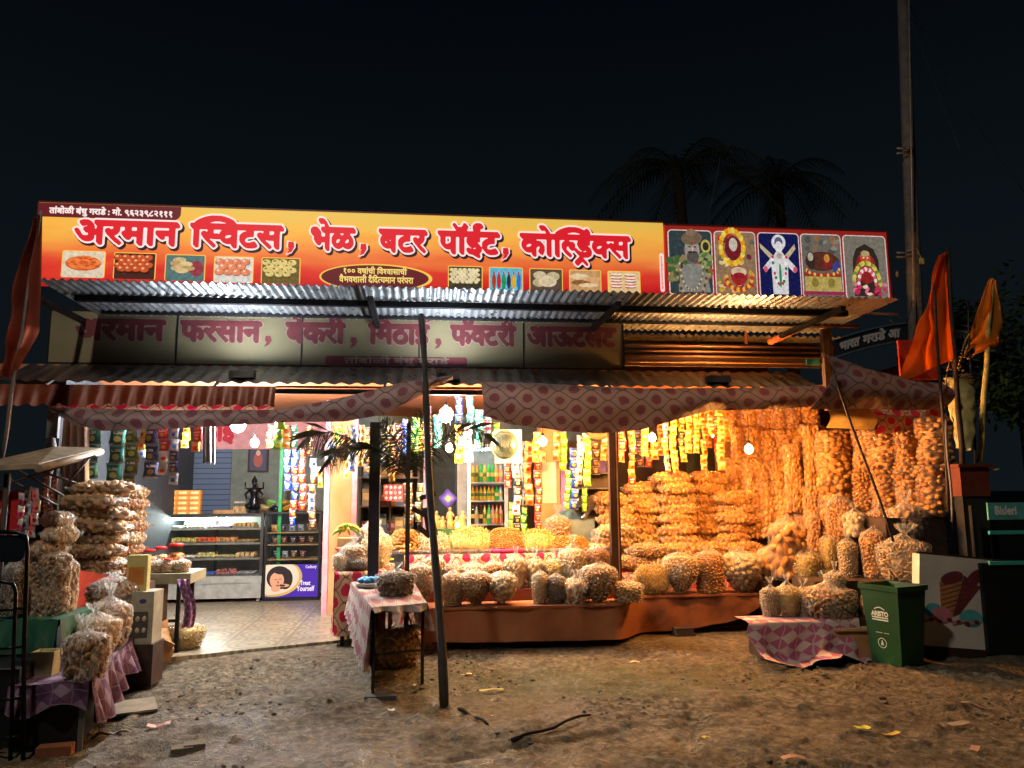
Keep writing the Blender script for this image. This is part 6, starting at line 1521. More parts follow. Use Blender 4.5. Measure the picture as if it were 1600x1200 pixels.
for i_, (u_, v0_, v1_, w_, c_) in enumerate(((200, 668, 720, 1.2, 'brown'), (228, 668, 715, 1.1, 'silver'), (290, 664, 700, 1.6, 'yellow'), (424, 664, 700, 1.4, 'red'), (446, 664, 700, 1.9, 'gold'), (459, 664, 700, 2.0, 'teal'), (484, 664, 712, 1.9, 'brown'), (529, 664, 700, 1.5, 'lime'), (575, 668, 740, 1.3, 'brown'), (622, 662, 730, 1.4, 'maroon'), (661, 655, 705, 1.3, 'yellow'), (671, 650, 712, 1.5, 'white'), (684, 648, 700, 1.2, 'cyan'),
        (754, 640, 700, 1.6, 'blue'), (868, 675, 720, 1.7, 'orange'), (880, 675, 735, 1.8, 'lime'), (930, 690, 742, 1.8, 'brown'), (944, 672, 720, 1.7, 'gold'), (998, 672, 730, 1.9, 'brown'), (1013, 700, 730, 1.9, 'red'), (1031, 660, 712, 1.8, 'orange'), (1081, 640, 690, 1.7, 'orange'), (1104, 640, 700, 1.6, 'gold'), (1117, 640, 710, 1.6, 'red'), (1134, 640, 690, 1.5, 'gold'))):
    strip(c_, f'rear strip of {lab[c_]} packets, {["over the left bag stack", "near the fairy lights", "over the sweet boxes", "by the soft bulb", "first above the blue strips", "second above the blue strips", "above the silver strip by the pillar", "top of the cream pillar", "over the dark shelves", "behind the shadowed thin strips", "first left of the first white lamp glare", "second left of the second white lamp", "under the second white lamp", "right of the turquoise strips", "at the tan pillar top", "over the lilac post", "over the grey rack", "beside the grooved post top", "over the dark doorway edge", "under the orange bulb by the post", "behind the orange bulb", "behind the twin golden strips", "left of the tiny bulb", "right of the tiny bulb", "against the hung bag wall"][i_]}', u_, v0_, v1_, 12, w_)
for c, l, u, v0, v1, wp, w in STRIPS: S(c, 'strip of ' + (l % lab[c]), u, v0, v1, wp, w, alt=ALT.get(u))

# ================================================================== ledge, steps, middle counter
lz1 = 0.42
LW0, LW1 = -0.20, 0.35
ls0 = sz(662, 960, LW0)[0]; ls1 = sz(1186, 950, LW1)[0]
lg = thing('display_ledge', 'long low orange painted ledge board carrying the front row of bags', 'ledge', (ls0, 0, 0))
mb = MB()
bot = [(662, 1004), (700, 1004), (860, 1002), (960, 999), (985, 996), (1010, 988), (1080, 982), (1130, 974), (1160, 966), (1186, 948)]
sk0, sk1 = sz(962, 960, LW0)[0], sz(1010, 950, LW1)[0]
def lw(s): k = min(1.0, max(0.0, (s - sk0) / (sk1 - sk0))); return LW0 + (LW1 - LW0) * k * k * (3 - 2 * k)
bp = []
for u, v in bot:
    w_ = LW0
    for _ in range(4): w_ = lw(sz(u, v, w_)[0])
    bp.append(sz(u, v, w_))
def lf(x, y):
    s = ls0 + (ls1 - ls0) * x; zb = max(0.03, float(np.interp(s, [q[0] for q in bp], [q[1] for q in bp]))); zt = lz1 + 0.012 * math.sin(s * 5)
    return (s - ls0, lw(s) + 0.014 * math.sin(s * 6 + y * 2) + 0.01 * math.sin(s * 17), zb + (zt - zb) * y)
mb.grid(lf, 90, 8, uvs=lambda x, y: (x * 4, y)); mb.grid(lambda x, y: (lambda q: (q[0], q[1] + 0.045, q[2]))(lf(1 - x, y)), 90, 8)
om = Mat('stained_orange_board', 0.55, 0, 0.3); n_ = om.noise(1.6, 6, None, 0.6); om.base(om.ramp(n_, [(0.35, (0.10, 0.04, 0.02)), (0.48, (0.28, 0.10, 0.045)), (0.7, (0.38, 0.155, 0.07))])); om.bump(om.noise(30, 4), 0.2, 0.006)
mb.build('front_board', om.m, lg)
mb = MB()
for zz_ in (lz1, lz1 + 0.022): mb.grid(lambda x, y: ((ls1 - ls0) * x, (lw(ls0 + (ls1 - ls0) * x) - 0.02) * (1 - y) + 0.93 * y, zz_ + 0.001), 90, 2)
mb.grid(lambda x, y: ((ls1 - ls0) * x, lw(ls0 + (ls1 - ls0) * x) - 0.02, lz1 + 0.001 + 0.022 * y), 90, 1)
mb.build('top_board', om.m, lg)
for i, u in enumerate((690, 760, 830, 893, 1070)):
    s = sz(u, 1000, 0.2)[0]; mb = MB(); mb.box((0, 0, 0.09), (0.20, 0.12, 0.10)); mb.box((0.01, 0.0, 0.035), (0.22, 0.13, 0.09), 0, 0.1); o = mb.build('prop_bricks', paint(66, 54, 46, 0.9), None, (s, 0.25, -0.03)); tag(o, f'dark brick prop under the orange ledge, {ORD[i]} from the crooked pole', 'bricks', 'brick props under the orange ledge')
mb = MB(); mb.bb((ls0 + 0.05, 0.55, 0.0), (ls1 - 0.1, 0.60, 0.10)); 
# middle counter with printed cloth
def clothed_table(label, s0_, s1_, w0, w1, zt, zb, mat, name='cloth_covered_counter', fold=0.02, sides=True, cat='counter'):
    root = thing(name, label, cat, (s0_, w0, 0))
    mb = MB(); mb.bb((0.03, 0.03, zt - 0.05), (s1_ - s0_ - 0.03, w1 - w0, zt - 0.006)); 
    mb.build('table_board', wood_dark, root)
    for (x, y) in ((0.08, 0.08), (s1_ - s0_ - 0.08, 0.08), (0.08, w1 - w0 - 0.08), (s1_ - s0_ - 0.08, w1 - w0 - 0.08)): mb = MB(); mb.bb((x - 0.02, y - 0.02, 0), (x + 0.02, y + 0.02, zt - 0.05)); mb.build('leg', dark_metal, root)
    mb = MB(); wd = s1_ - s0_
    n = max(20, int(wd / 0.05))
    def f(x, y):
        if y < 0.25: t = y / 0.25; return (wd * x, (w1 - w0) * (1 - t), zt + 0.004 * math.sin(x * 37))
        t = (y - 0.25) / 0.75; return (wd * x, -0.015 - fold * t * (1 + math.sin(x * wd * 14 + 2 * math.sin(x * wd * 5))), zt - (zt - zb) * t)
    mb.grid(lambda x, y: f(x, 1 - y), n, 20, uvs=lambda x, y: (wd * x + s0_, (zt * 1.0 - zb) * y))
    if sides:
        for sx in (0, 1): mb.grid(lambda x, y: (wd * sx + (0.012 + fold * (1 - y) * (1 + math.sin(x * 17))) * (1 if sx else -1), (w1 - w0) * (x if sx else 1 - x), zb + (zt - zb) * y), 14, 10, uvs=lambda x, y: (x * (w1 - w0), (zt - zb) * y))
    mb.build('table_cloth', mat, root)
    return root
mw = 1.0; mz = sz(740, 866, mw)[1]
ms0, ms1 = sz(632, 870, mw)[0], sz(945, 870, mw)[0]
clothed_table('long counter covered in red and cream printed cloth behind the ledge', ms0, ms1, mw, mw + 0.8, mz, 0.1, cloth_red)
rz = sz(1060, 892, 0.95)[1]; rs0, rs1 = sz(962, 890, 0.95)[0], sz(1212, 890, 0.95)[0]
clothed_table('counter under the stacked puff bags draped in red printed cloth', rs0, rs1, 0.95, 2.2, rz, 0.1, cloth_red)
# back step of the ledge for second row
mb = MB(); mb.bb((ls0 - 0.02, 0.20, lz1 + 0.025), (sz(968, 900, 0.3)[0], 0.93, 0.56)); tag(mb.build('back_step', paint(120, 60, 40)), 'plain wooden step standing on the rear of the orange ledge', 'step')

# ---- snack heaps on the middle counter
GC = 'heaped trays on the middle cloth counter'
def heap(label, u0, u1, v0, v1, w, snack, trayc=None, seed=0, under=0.05):
    s0_, z0_ = sz(u0, v1, w); s1_, z1_ = sz(u1, v0, w); zb = max(mz + 0.006, z0_); wd = s1_ - s0_; h = max(0.06, z1_ - zb)
    wd *= 1.42
    root = thing('snack_tray', label, 'tray of snacks', ((s0_ + s1_) / 2, w + 0.22, mz + 0.006), 0, GC)
    mb = MB(); mb.lathe((0, 0, 0), [(wd * 0.48, 0), (wd * 0.53, under), (wd * 0.51, under), (wd * 0.46, 0.008)], 24, 0, True, 1, 0.24 / (wd * 0.5)); mb.build('tray', trayc or film_milky, root)
    part, rp, sm, sub = SN[snack]; mb = MB(); V, F = ico(sub); rg = random.Random(seed)
    hh = z1_ - mz - 0.01
    mb.lathe((0, 0, under * 0.5), [(wd * 0.46, 0), (wd * 0.44, hh * 0.35), (wd * 0.36, hh * 0.65), (wd * 0.2, hh * 0.78), (0.01, hh * 0.82)], 20, 0, True, 1, 0.2 / (wd * 0.5))
    acc = []
    for _ in range(2600):
        r = math.sqrt(rg.random()); th = rg.random() * 6.283
        q = np.array([wd * 0.47 * r * math.cos(th), 0.215 * r * math.sin(th), under * 0.7 + (hh - under * 0.7) * (1 - r ** 4.5)])
        if len(acc) and ((np.array(acc) - q) ** 2).sum(1).min() < (rp * 1.3) ** 2: continue
        acc.append(q); M = Matrix.Rotation(rg.random() * 6.28, 3, 'Z') @ Matrix.Rotation(rg.uniform(-1.5, 1.5), 3, 'X')
        mb.add((V * np.array(part)) @ np.array(M).T + q, F, 0, True)
        if len(acc) > 420: break
    mb.build('snacks', sm, root)
heap('low heap of golden puffs behind the thin dark post', 612, 652, 830, 868, mw, 'puff', None, 1)
heap('heap of yellow sticks just left of the crooked pole', 652, 700, 834, 868, mw, 'stick', None, 2)
heap('broad heap of yellow gram noodles right of the crooked pole', 706, 768, 826, 866, mw, 'sev', None, 3)
heap('heap of yellow curls in a bright pink tray', 768, 818, 826, 864, mw, 'nugget', paint(206, 60, 120, 0.5), 4)
heap('broad heap of pale gram noodles right of the pink tray', 818, 868, 830, 864, mw, 'sev', None, 5)
heap('flat heap of fine yellow crumbs near the grooved post', 868, 920, 838, 866, mw, 'nugget', None, 6)
heap('small heap of pale crumbs next to the grooved post', 922, 955, 850, 870, mw, 'palenugget', paint(60, 60, 110), 7)
bagpx('stand', 'curl', 'round bag of orange fried crisps standing on the middle counter', 852, 892, 800, 848, mw + 0.35, 0.3, name='crisp_bag', rest=mz + 0.05)

# ================================================================== bags on the orange ledge
GL = 'snack bags along the orange ledge'
front = [('taper', 'curl', 640, 674, 884, 946, 'brown curls behind the thin dark post'), ('tall', 'curl', 690, 724, 893, 955, 'brown curls just right of the crooked pole'), ('taper', 'curl', 722, 763, 895, 960, 'brown curls, second after the crooked pole'),
 ('taper', 'palepuff', 763, 806, 897, 952, 'pale pieces under a big open film mouth'), ('tall', 'stick', 833, 856, 893, 950, 'slim white upright rusk sticks'), ('tall', 'dark', 856, 882, 898, 952, 'dark and pale rusk sticks'), ('small', 'disc', 881, 921, 902, 948, 'mixed round biscuits tied with a white knot'),
 ('taper', 'curl', 911, 960, 884, 948, 'brown crumbly curls left of the grooved post'), ('small', 'palenugget', 958, 1004, 908, 950, 'pale crumbs right of the grooved post'), ('pillow', 'sev', 992, 1044, 888, 932, 'stacked flat pale wafers'),
 ('taper', 'palenugget', 1037, 1091, 868, 938, 'cream pieces with a white paper slip'), ('tall', 'nugget', 1086, 1132, 858, 932, 'small brown nuggets packed tall'), ('taper', 'palepuff', 1131, 1186, 864, 934, 'large round pale puffs'), ('taper', 'bigpuff', 1184, 1241, 856, 936, 'large round golden puffs, last at the right end')]
for i, (sh, sn, u0, u1, v0, v1, d) in enumerate(front):
    bagpx(sh, sn, 'bag of ' + d + ' on the orange ledge', u0 - 3, u1 + 3, v0 - 3, v1, -0.06 if u1 < 1010 else 0.47, (i * 1.7) % 6.0 if sh != 'pillow' else 0.05, GL, i % 2, film_milky if i % 3 == 0 else film_clear, rest=lz1 + 0.025, cat='snack bag')
second = [('small', 'palenugget', 660, 694, 868, 'pale crumbs behind the crooked pole'), ('small', 'curl', 690, 723, 880, 'brown curls first in the rear row'), ('small', 'stick', 721, 760, 880, 'pale sticks second in the rear row'), ('small', 'nugget', 757, 790, 878, 'golden crumbs third in the rear row'),
 ('small', 'stick', 788, 824, 868, 'striped white sticks with gathered film in the rear row'), ('small', 'palepuff', 823, 851, 871, 'pale puffs between the stripe bag and the noodle bag'), ('small', 'sev', 850, 890, 872, 'pale noodles in the rear row'), ('stand', 'stick', 872, 918, 852, 'tall pale sticks in the rear row'), ('stand', 'nugget', 917, 950, 850, 'golden nuggets tied beside the grooved post')]
for i, (sh, sn, u0, u1, v0, d) in enumerate(second):
    bagpx(sh, sn, 'small bag of ' + d, u0 - 2, u1 + 2, v0 - 4, 906, 0.36, i * 1.1, 'snack bags in the row behind the front ledge row', i % 2, rest=0.563, cat='snack bag')

# ================================================================== stacked flat bags on the right counter
GS = 'flat puff bags stacked on the right counter'
rg = random.Random(12); prof = {0: 9, 1: 9, 2: 10, 3: 11, 4: 10, 5: 8, 6: 6}
ucs = [953, 1003, 1052, 1100, 1142, 1180]
tops = [776, 762, 742, 741, 776, 792]
hts = 0.128
pos = ['first', 'second', 'third', 'fourth', 'fifth', 'sixth']
for c, (uc, vt) in enumerate(zip(ucs, tops)):
    w = 1.30 + 0.25 * (c % 2) ; s, ztop = sz(uc, vt, w); n = max(3, int(round((ztop - rz) / hts)))
    for k in range(n):
        lv = k / n; 
        z = rz + 0.008 + k * hts; var = rg.randrange(2)
        sn = 'puff' if (c + k) % 3 else 'palepuff' if k < 4 and c < 3 else 'puff'
        bag('pillow', sn, f'golden puff bag, {ORD[k] if k < 18 else "top"} layer from below in the {pos[c]} column from the grooved post', (s + rg.uniform(-.06, .06), w + rg.uniform(-.06, .06) + (0.0 if k > 3 else -0.06), z), 0.48 + rg.uniform(-.03, .03), hts * 1.28, rg.uniform(-.3, .3), GS, var, cat='snack bag', rx=rg.uniform(-.06, .06), ry=rg.uniform(-.07, .07))
# front bags lower in the stack
for i, (u, v, sn) in enumerate(((985, 868, 'curl'), (1036, 872, 'puff'), (1085, 862, 'puff'), (1130, 868, 'puff'), (1176, 866, 'puff'), (1010, 852, 'curl'), (1062, 845, 'puff'), (1110, 842, 'puff'), (1158, 848, 'puff'))):
    s, z = sz(u, v, 1.08); lay = 0 if i < 5 else 1
    bag('pillow', sn, f'puff bag in the protruding front layer of the stack, {"lower" if lay == 0 else "upper"} row, {ORD[i if i < 5 else i - 5]} from the post', (s, 1.06, rz + 0.008 + lay * 0.14), 0.54, 0.175, rg.uniform(-.25, .25), GS, i % 2, cat='snack bag', ry=rg.uniform(-.08, .08))

# ================================================================== wall of hanging bags behind and right
GW = 'puff bags hung as a wall behind the orange bulb'
rg = random.Random(5)
rows_ = [('top', 645), ('second', 700), ('third', 752), ('fourth', 800)]
k = 0
for r_, (rn, vb) in enumerate(rows_):
    for c in range(6):
        u = 1148 + c * 24 + (r_ % 2) * 10; w = 1.95 - 0.12 * c - 0.18 * r_
        s, z = sz(u, vb + 40, w)
        bag('tube', 'bigpuff', f'puff bag in the hung bag wall, {rn} row, {ORD[c]} from the packet strips', (s, w, z), 0.25 + rg.uniform(-.02, .02), 0.60 + rg.uniform(-.03, .05), rg.random() * 6, GW, k % 2, cat='snack bag'); k += 1
# supporting frame
mb = MB(); s_a, s_b = sz(1120, 700, 2.2)[0], sz(1320, 700, 2.0)[0]; mb.bb((s_a, 2.25, 0), (s_b + 0.4, 2.3, 2.78)); tag(mb.build('plank_screen', paint(120, 76, 44)), 'brown plank screen carrying the hung wall of puff bags', 'screen')
GT = 'tall puff bags ranked on the right side'
tall = [  # u0,u1,v0,v1,w, snack, desc
 (1254, 1286, 664, 760, 0.75, 'bigpuff', 'narrow tall bag, upper, first in the rank right of the bag wall'), (1254, 1288, 758, 858, 0.72, 'puff', 'narrow tall bag, lower, first in the rank right of the bag wall'),
 (1222, 1258, 694, 800, 0.9, 'puff', 'crinkled tall bag between the bag wall and the ranked tall bags'),
 (1277, 1330, 672, 752, 0.45, 'bigpuff', 'wide upper bag, second in the rank of tall bags'), (1280, 1332, 748, 840, 0.43, 'bigpuff', 'wide lower bag, second in the rank of tall bags'),
 (1329, 1372, 664, 742, 0.25, 'bigpuff', 'upper bag, third in the rank behind the thin bent stick'), (1332, 1374, 738, 808, 0.23, 'puff', 'lower bag, third in the rank behind the thin bent stick'),
 (1354, 1404, 672, 735, 0.02, 'bigpuff', 'upper bag, fourth in the rank right of the bent stick'), (1360, 1406, 732, 800, 0.0, 'bigpuff', 'lower bag, fourth in the rank right of the bent stick'),
 (1398, 1438, 672, 738, -0.2, 'bigpuff', 'upper bag, fifth in the rank of tall bags'), (1398, 1440, 734, 798, -0.22, 'bigpuff', 'lower bag, fifth in the rank of tall bags'),
 (1430, 1490, 652, 730, -0.42, 'bigpuff', 'upper one of the last dark tall bags beside the flag poles'), (1432, 1492, 726, 806, -0.44, 'bigpuff', 'lower half of the last dark tall bags beside the flag poles')]
for i, (u0, u1, v0, v1, w, sn, d) in enumerate(tall): bagpx('tube', sn, d, u0, u1, v0, v1, w, i * 2.1, GT, i % 2, cat='snack bag')
GM = 'mixed snack bags heaped below the tall bags'
mids = [('tall', 'bigpuff', 1200, 1262, 806, 905, 0.15, 'large clear bag of golden puffs at the left of the lower heap'), ('tall', 'puff', 1257, 1286, 800, 862, 0.5, 'slim puff bag wedged beside the large clear puff bag'), ('tall', 'nugget', 1290, 1336, 770, 862, 0.15, 'bag of small golden nuggets under the second tall bags'), ('small', 'palepuff', 1317, 1356, 795, 838, -0.08, 'small tied bag of pale crisps left of the bent stick'),
 ('small', 'nugget', 1354, 1392, 793, 836, -0.15, 'small nugget bag crossed by the bent stick'), ('stand', 'disc', 1386, 1450, 782, 850, -0.40, 'wide shaded bag of crisps under the fifth tall bag'),
 ('tall', 'sev', 1278, 1312, 833, 893, -0.05, 'slim bag of yellow crisps in the lower heap'), ('tall', 'palenugget', 1309, 1342, 838, 902, -0.3, 'slim bag of broken pale pieces in the lower heap'), ('tall', 'nugget', 1340, 1393, 822, 902, -0.42, 'fat bag of shiny peanuts in the lower heap'), ('stand', 'stick', 1376, 1450, 834, 906, -0.72, 'bag of pale sticks with knotted ears behind the green bin'),
 ('tall', 'sev', 1238, 1288, 858, 914, 0.0, 'tied bag of yellow noodles above the ground row')]
for i, (sh, sn, u0, u1, v0, v1, w, d) in enumerate(mids): bagpx(sh, sn, d, u0, u1, v0, v1, w, i * 1.3, GM, i % 2, film_milky if sh != 'tall' else film_clear, cat='snack bag')
GG = 'snack bags on the pink checked cloth'
grd = [('stand', 'stick', 1189, 1220, 912, 962, 'pale sticks at the left end'), ('stand', 'sev', 1209, 1252, 908, 962, 'golden noodles with a blue slip'), ('small', 'palenugget', 1236, 1272, 915, 968, 'pale crumbs in the middle'), ('stand', 'curl', 1252, 1334, 908, 975, 'curled macaroni, wide and cone shaped, before the rest'), ('stand', 'palenugget', 1286, 1324, 888, 938, 'white crumbs, small one tied at the back'), ('small', 'disc', 1346, 1372, 922, 968, 'round biscuits half hidden by the green bin')]
for i, (sh, sn, u0, u1, v0, v1, d) in enumerate(grd):
    w = -0.72 - 0.07 * (i == 3) ; bagpx(sh, sn, 'bag of ' + d + ' of the pink cloth', u0, u1, v0, v1, w, i * 1.1, GG, i % 2, film_milky, cat='snack bag')
# stepped stand below the right bags
def stepbox(label, u0, u1, w0, w1, zt, zb=0.0, mat=wood_dark):
    s0_, s1_ = sz(u0, 900, w0)[0], sz(u1, 900, w0)[0]; mb = MB(); mb.bb((0, 0, 0), (s1_ - s0_, w1 - w0, zt - zb)); tag(mb.build('wooden_step', mat, None, (s0_, w0, zb)), label, 'step')
z_ = lambda u, v, w: sz(u, v, w)[1]
stepbox('wooden step under the large clear puff bags', 1195, 1290, 0.25, 1.3, z_(1260, 862, 0.7) - 0.3)
stepbox('wooden step under the second rank of tall bags', 1276, 1345, 0.05, 0.8, z_(1300, 862, 0.15) - 0.01)
stepbox('wooden step under the third and fourth tall bags', 1330, 1400, -0.12, 0.6, z_(1360, 836, -0.08) - 0.01)
stepbox('wooden step under the last tall bags', 1390, 1484, -0.55, 0.2, z_(1440, 808, -0.44) - 0.002)
stepbox('low front step under the slim bags of the lower heap', 1272, 1398, -0.62, -0.13, z_(1350, 903, -0.42) - 0.004)
stepbox('low plank box behind the green bin', 1366, 1462, -0.92, -0.56, z_(1410, 906, -0.72) - 0.004)
stepbox('low ground box below the pink checked cloth', 1186, 1372, -0.96, -0.64, z_(1260, 962, -0.72) - 0.01)
# pink checked cloth flowing to the ground
mb = MB()
zt_ = z_(1260, 962, -0.72) - 0.004; cs_a, cs_b = sz(1168, 960, -0.98)[0], sz(1345, 960, -0.98)[0]; cw = cs_b - cs_a
def pf(x, y):
    s = cs_a + cw * x
    if y > 0.7: return (s, -0.66 - 0.31 * (1 - (y - 0.7) / 0.3), zt_ + 0.006)
    t = 1 - y / 0.7; g = gz(s, -1.15)
    fold = 0.05 * math.sin(x * 24) + 0.04 * math.sin(x * 11 + 1); drop = min(1.0, t * 1.35); out = 0.03 + 0.10 * t + fold * t + (0.16 * max(0, t - 0.7) / 0.3)
    edge = 0.04 + 0.05 * math.sin(x * 9 + 2)
    return (s + 0.04 * math.sin(y * 9 + x * 5), -0.98 - out, max(g + 0.012 + 0.01 * math.sin(x * 40), zt_ - (zt_ - edge) * drop))
mb.grid(pf, 70, 26, uvs=lambda x, y: (cw * x, 0.9 * y)); tag(mb.build('checked_cloth', cloth_pink), 'pink and white checked cloth spilling from the low box onto the mud', 'cloth')

# ================================================================== bin, cardboard box, ice cream board, drink cart
bx, by, bz_ = gnd(1405, 1036); by += 0.02
bn2 = thing('dustbin', 'green square plastic dustbin standing open before the bags', 'dustbin', (bx, by, bz_), R(-70)); h = sz(1405, 912, by)[1] - bz_
gm_ = Mat('green_plastic', 0.42, 0, 0.4); n_ = gm_.noise(3, 6); gm_.base(gm_.ramp(n_, [(0.3, srgb(16, 52, 26)), (0.6, srgb(26, 72, 36)), (0.8, srgb(66, 100, 66))])); gm_ = gm_.m
mb = MB(); w0, w1, d0, d1 = 0.155, 0.20, 0.15, 0.195
def ring(wx, wy, z): return [(-wx, -wy, z), (wx, -wy, z), (wx, wy, z), (-wx, wy, z)]
levels = [ring(w0, d0, 0), ring(w0 + (w1 - w0) * 0.92, d0 + (d1 - d0) * 0.92, h * 0.93), ring(w1 + 0.012, d1 + 0.012, h * 0.935), ring(w1 + 0.016, d1 + 0.016, h), ring(w1 - 0.004, d1 - 0.004, h), ring(w0 - 0.008, d0 - 0.008, 0.02)]
vs = [p for l in levels for p in l]; fs = [(3, 2, 1, 0), (20, 21, 22, 23)] + [(i * 4 + k, i * 4 + (k + 1) % 4, (i + 1) * 4 + (k + 1) % 4, (i + 1) * 4 + k) for i in range(5) for k in range(4)]
mb.add(vs, fs); mb.build('bin_body', gm_, bn2)
lt = MB()
tmp = MB(); whm = paint(206, 214, 200, 0.5)
latin(tmp, 'ARISTO', -0.105, 0.075, h * 0.60, h * 0.665, 0, 0, nib_round(4))
tmp.add([(-0.10, 0, h * 0.575), (0.07, 0, h * 0.575), (0.07, 0, h * 0.592), (-0.10, 0, h * 0.592)], [(0, 1, 2, 3)])
tmp.add([(-0.10 + 0.17 * k / 10, 0, h * 0.545 + (0.012 if r else 0)) for r in (0, 1) for k in range(11)], [(k, k + 1, 12 + k, 11 + k) for k in range(10)])
tmp.add([(-0.07 + 0.11 * k / 10, 0, h * 0.68 + 0.02 * math.sin(math.pi * k / 10) + (0.008 if r else 0)) for r in (0, 1) for k in range(11)], [(k, k + 1, 12 + k, 11 + k) for k in range(10)])
for k in range(9): x = -0.075 + k * 0.014 + (0.014 if k > 4 else 0); tmp.add([(x, 0, h * 0.385), (x + 0.010, 0, h * 0.385), (x + 0.010, 0, h * 0.395), (x, 0, h * 0.395)], [(0, 1, 2, 3)])
for k in range(20): t0 = 2 * math.pi * k / 20; t1 = 2 * math.pi * (k + 1) / 20; tmp.add([(-0.02 + r * math.cos(t), 0, h * 0.26 + r * math.sin(t)) for r, t in ((0.040, t0), (0.046, t0), (0.046, t1), (0.040, t1))], [(0, 1, 2, 3)])
tmp.add([(-0.035, 0, h * 0.26 - 0.02), (-0.005, 0, h * 0.26 - 0.02), (-0.012, 0, h * 0.26 + 0.01), (-0.02, 0, h * 0.26 + 0.028), (-0.028, 0, h * 0.26 + 0.01)], [(0, 1, 2, 3, 4)])
sl = lambda z: d0 + (d1 - d0) * z / h
lt.add([(x + 0.0, -sl(z) - 0.003, z) for x, y, z in tmp.v], tmp.f); lt.build('lettering', whm, bn2)
# cardboard box
s, w, g_ = gnd(1345, 1030); bxn = thing('cardboard_box', 'flat topped brown cardboard box left of the green dustbin', 'box', (s, w + 0.12, g_ + 0.0), R(-8)); hb = sz(1345, 980, w + 0.05)[1] - g_
mb = MB(); mb.bb((-0.19, -0.14, 0), (0.22, 0.14, hb - 0.02)); mb.build('box_body', cardboard, bxn); mb = MB(); mb.bb((-0.23, -0.17, hb - 0.018), (0.24, 0.17, hb + 0.004)); mb.build('flap', paint(196, 160, 116, 0.8), bxn); mb = MB(); mb.bb((-0.12, -0.142, hb * .35), (-0.105, -0.1405, hb * .6)); mb.build('grip_slot', black_plastic, bxn)
# ice cream board (freezer front)
wI = -0.95; A_ = P3(1436, 1004, wI - 0.15); B_ = P3(1543, 1018, wI - 0.15)
ic = thing('ice_cream_board', 'white board printed with ice cream cones standing right of the green dustbin', 'board', (A_.x, A_.y, 0.02), R(4), None, None, 0.0, R(6))
wI_ = B_.x - A_.x + 0.06; hI = sz(1500, 866, wI - 0.1)[1]
crm = Mat('white_freezer_side', 0.45); crm.base(crm.ramp(crm.noise(2, 4), [(0.3, srgb(206, 196, 180)), (0.7, srgb(232, 224, 208))])); crm = crm.m
mb = MB(); mb.bb((-0.02, 0, 0.10), (wI_ + 0.02, 0.10, hI)); mb.build('board_face', crm, ic)
mb = MB(); mb.bb((wI_ + 0.021, -0.01, 0.0), (wI_ + 0.10, 0.40, hI + 0.015)); mb.bb((-0.02, -0.008, 0.0), (wI_ + 0.02, 0.12, 0.098)); mb.bb((-0.03, 0.02, hI + 0.001), (wI_ + 0.02, 0.12, hI + 0.02)); mb.build('frame', paint(60, 40, 30, 0.6), ic)
mb = MB(); P_ = lambda x, y: (x * wI_, 0.12 + y * (hI - 0.12))
def epx(x, y, rx, ry, mi, k, rot=0): c = P_(x, y); mb.disc(c, rx * wI_, ry * hI, -0.002 - 0.0006 * k, mi, 18, rot)
cone = [(0.30, 0.33), (0.46, 0.33), (0.60, 0.74), (0.26, 0.70)]; cone2 = [(0.46, 0.32), (0.56, 0.36), (0.86, 0.68), (0.62, 0.80)]
mb.add([(P_(x, y)[0], -0.003, P_(x, y)[1]) for x, y in cone], [(0, 1, 2, 3)], 0); mb.add([(P_(x, y)[0], -0.0036, P_(x, y)[1]) for x, y in cone2], [(0, 1, 2, 3)], 3)
for k in range(7):
    t = k / 7
    for cn_, yo, mi in ((cone, -0.0042, 1), (cone2, -0.0046, 1)):
        l = [cn_[0][i] + (cn_[3][i] - cn_[0][i]) * t for i in (0, 1)]; r = [cn_[1][i] + (cn_[2][i] - cn_[1][i]) * min(1, t + 0.15) for i in (0, 1)]
        a_, b_ = P_(*l), P_(*r); mb.add([(a_[0], yo, a_[1]), (b_[0], yo, b_[1]), (b_[0], yo, b_[1] + 0.01), (a_[0], yo, a_[1] + 0.01)], [(0, 1, 2, 3)], mi)
epx(0.18, 0.37, 0.13, 0.075, 2, 3); epx(0.30, 0.33, 0.15, 0.08, 4, 4); epx(0.72, 0.32, 0.17, 0.085, 2, 5); epx(0.44, 0.76, 0.17, 0.06, 3, 6, 0.3); epx(0.76, 0.77, 0.16, 0.06, 3, 7, 0.8)
for k in range(12): epx(0.08 + 0.065 * k, 0.255 + 0.015 * (k % 3), 0.035, 0.018, 5 if k % 2 else 4, 8 + k)
mb.build('ice_cream_print', [paint(190, 130, 80), paint(120, 70, 50), paint(90, 176, 180), paint(120, 50, 60), paint(206, 130, 140), paint(120, 30, 50)], ic)
# drink cart at the right edge
dk = thing('drinks_cart', 'dark drinks cart with turquoise rails and a name plate at the right edge', 'cart', tuple(P3(1545, 1010, -1.1)[:2]) + (0.0,))
d0_ = Vector(tuple(P3(1545, 1010, -1.1)[:2]) + (0.0,)); teal_ = paint(70, 176, 160, 0.4)
mb = MB(); mb.bb((0.0, 0.0, 0.0), (0.9, 0.6, P3(1560, 880, -1.1).z)); mb.build('cart_body', paint(20, 24, 28, 0.5), dk)
for v in (883, 812, 835): q = P3(1546, v, -1.12) - d0_; mb = MB(); mb.bb((q.x, -0.03, q.z), (q.x + 0.9, 0.0, q.z + 0.035)); mb.build('rail', teal_, dk)
q = P3(1543, 812, -1.15) - d0_; mb = MB(); mb.bb((q.x, -0.07, q.z), (q.x + 0.75, -0.05, q.z + 0.165)); pl = mb.build('name_plate', paint(90, 170, 160, 0.4), dk)
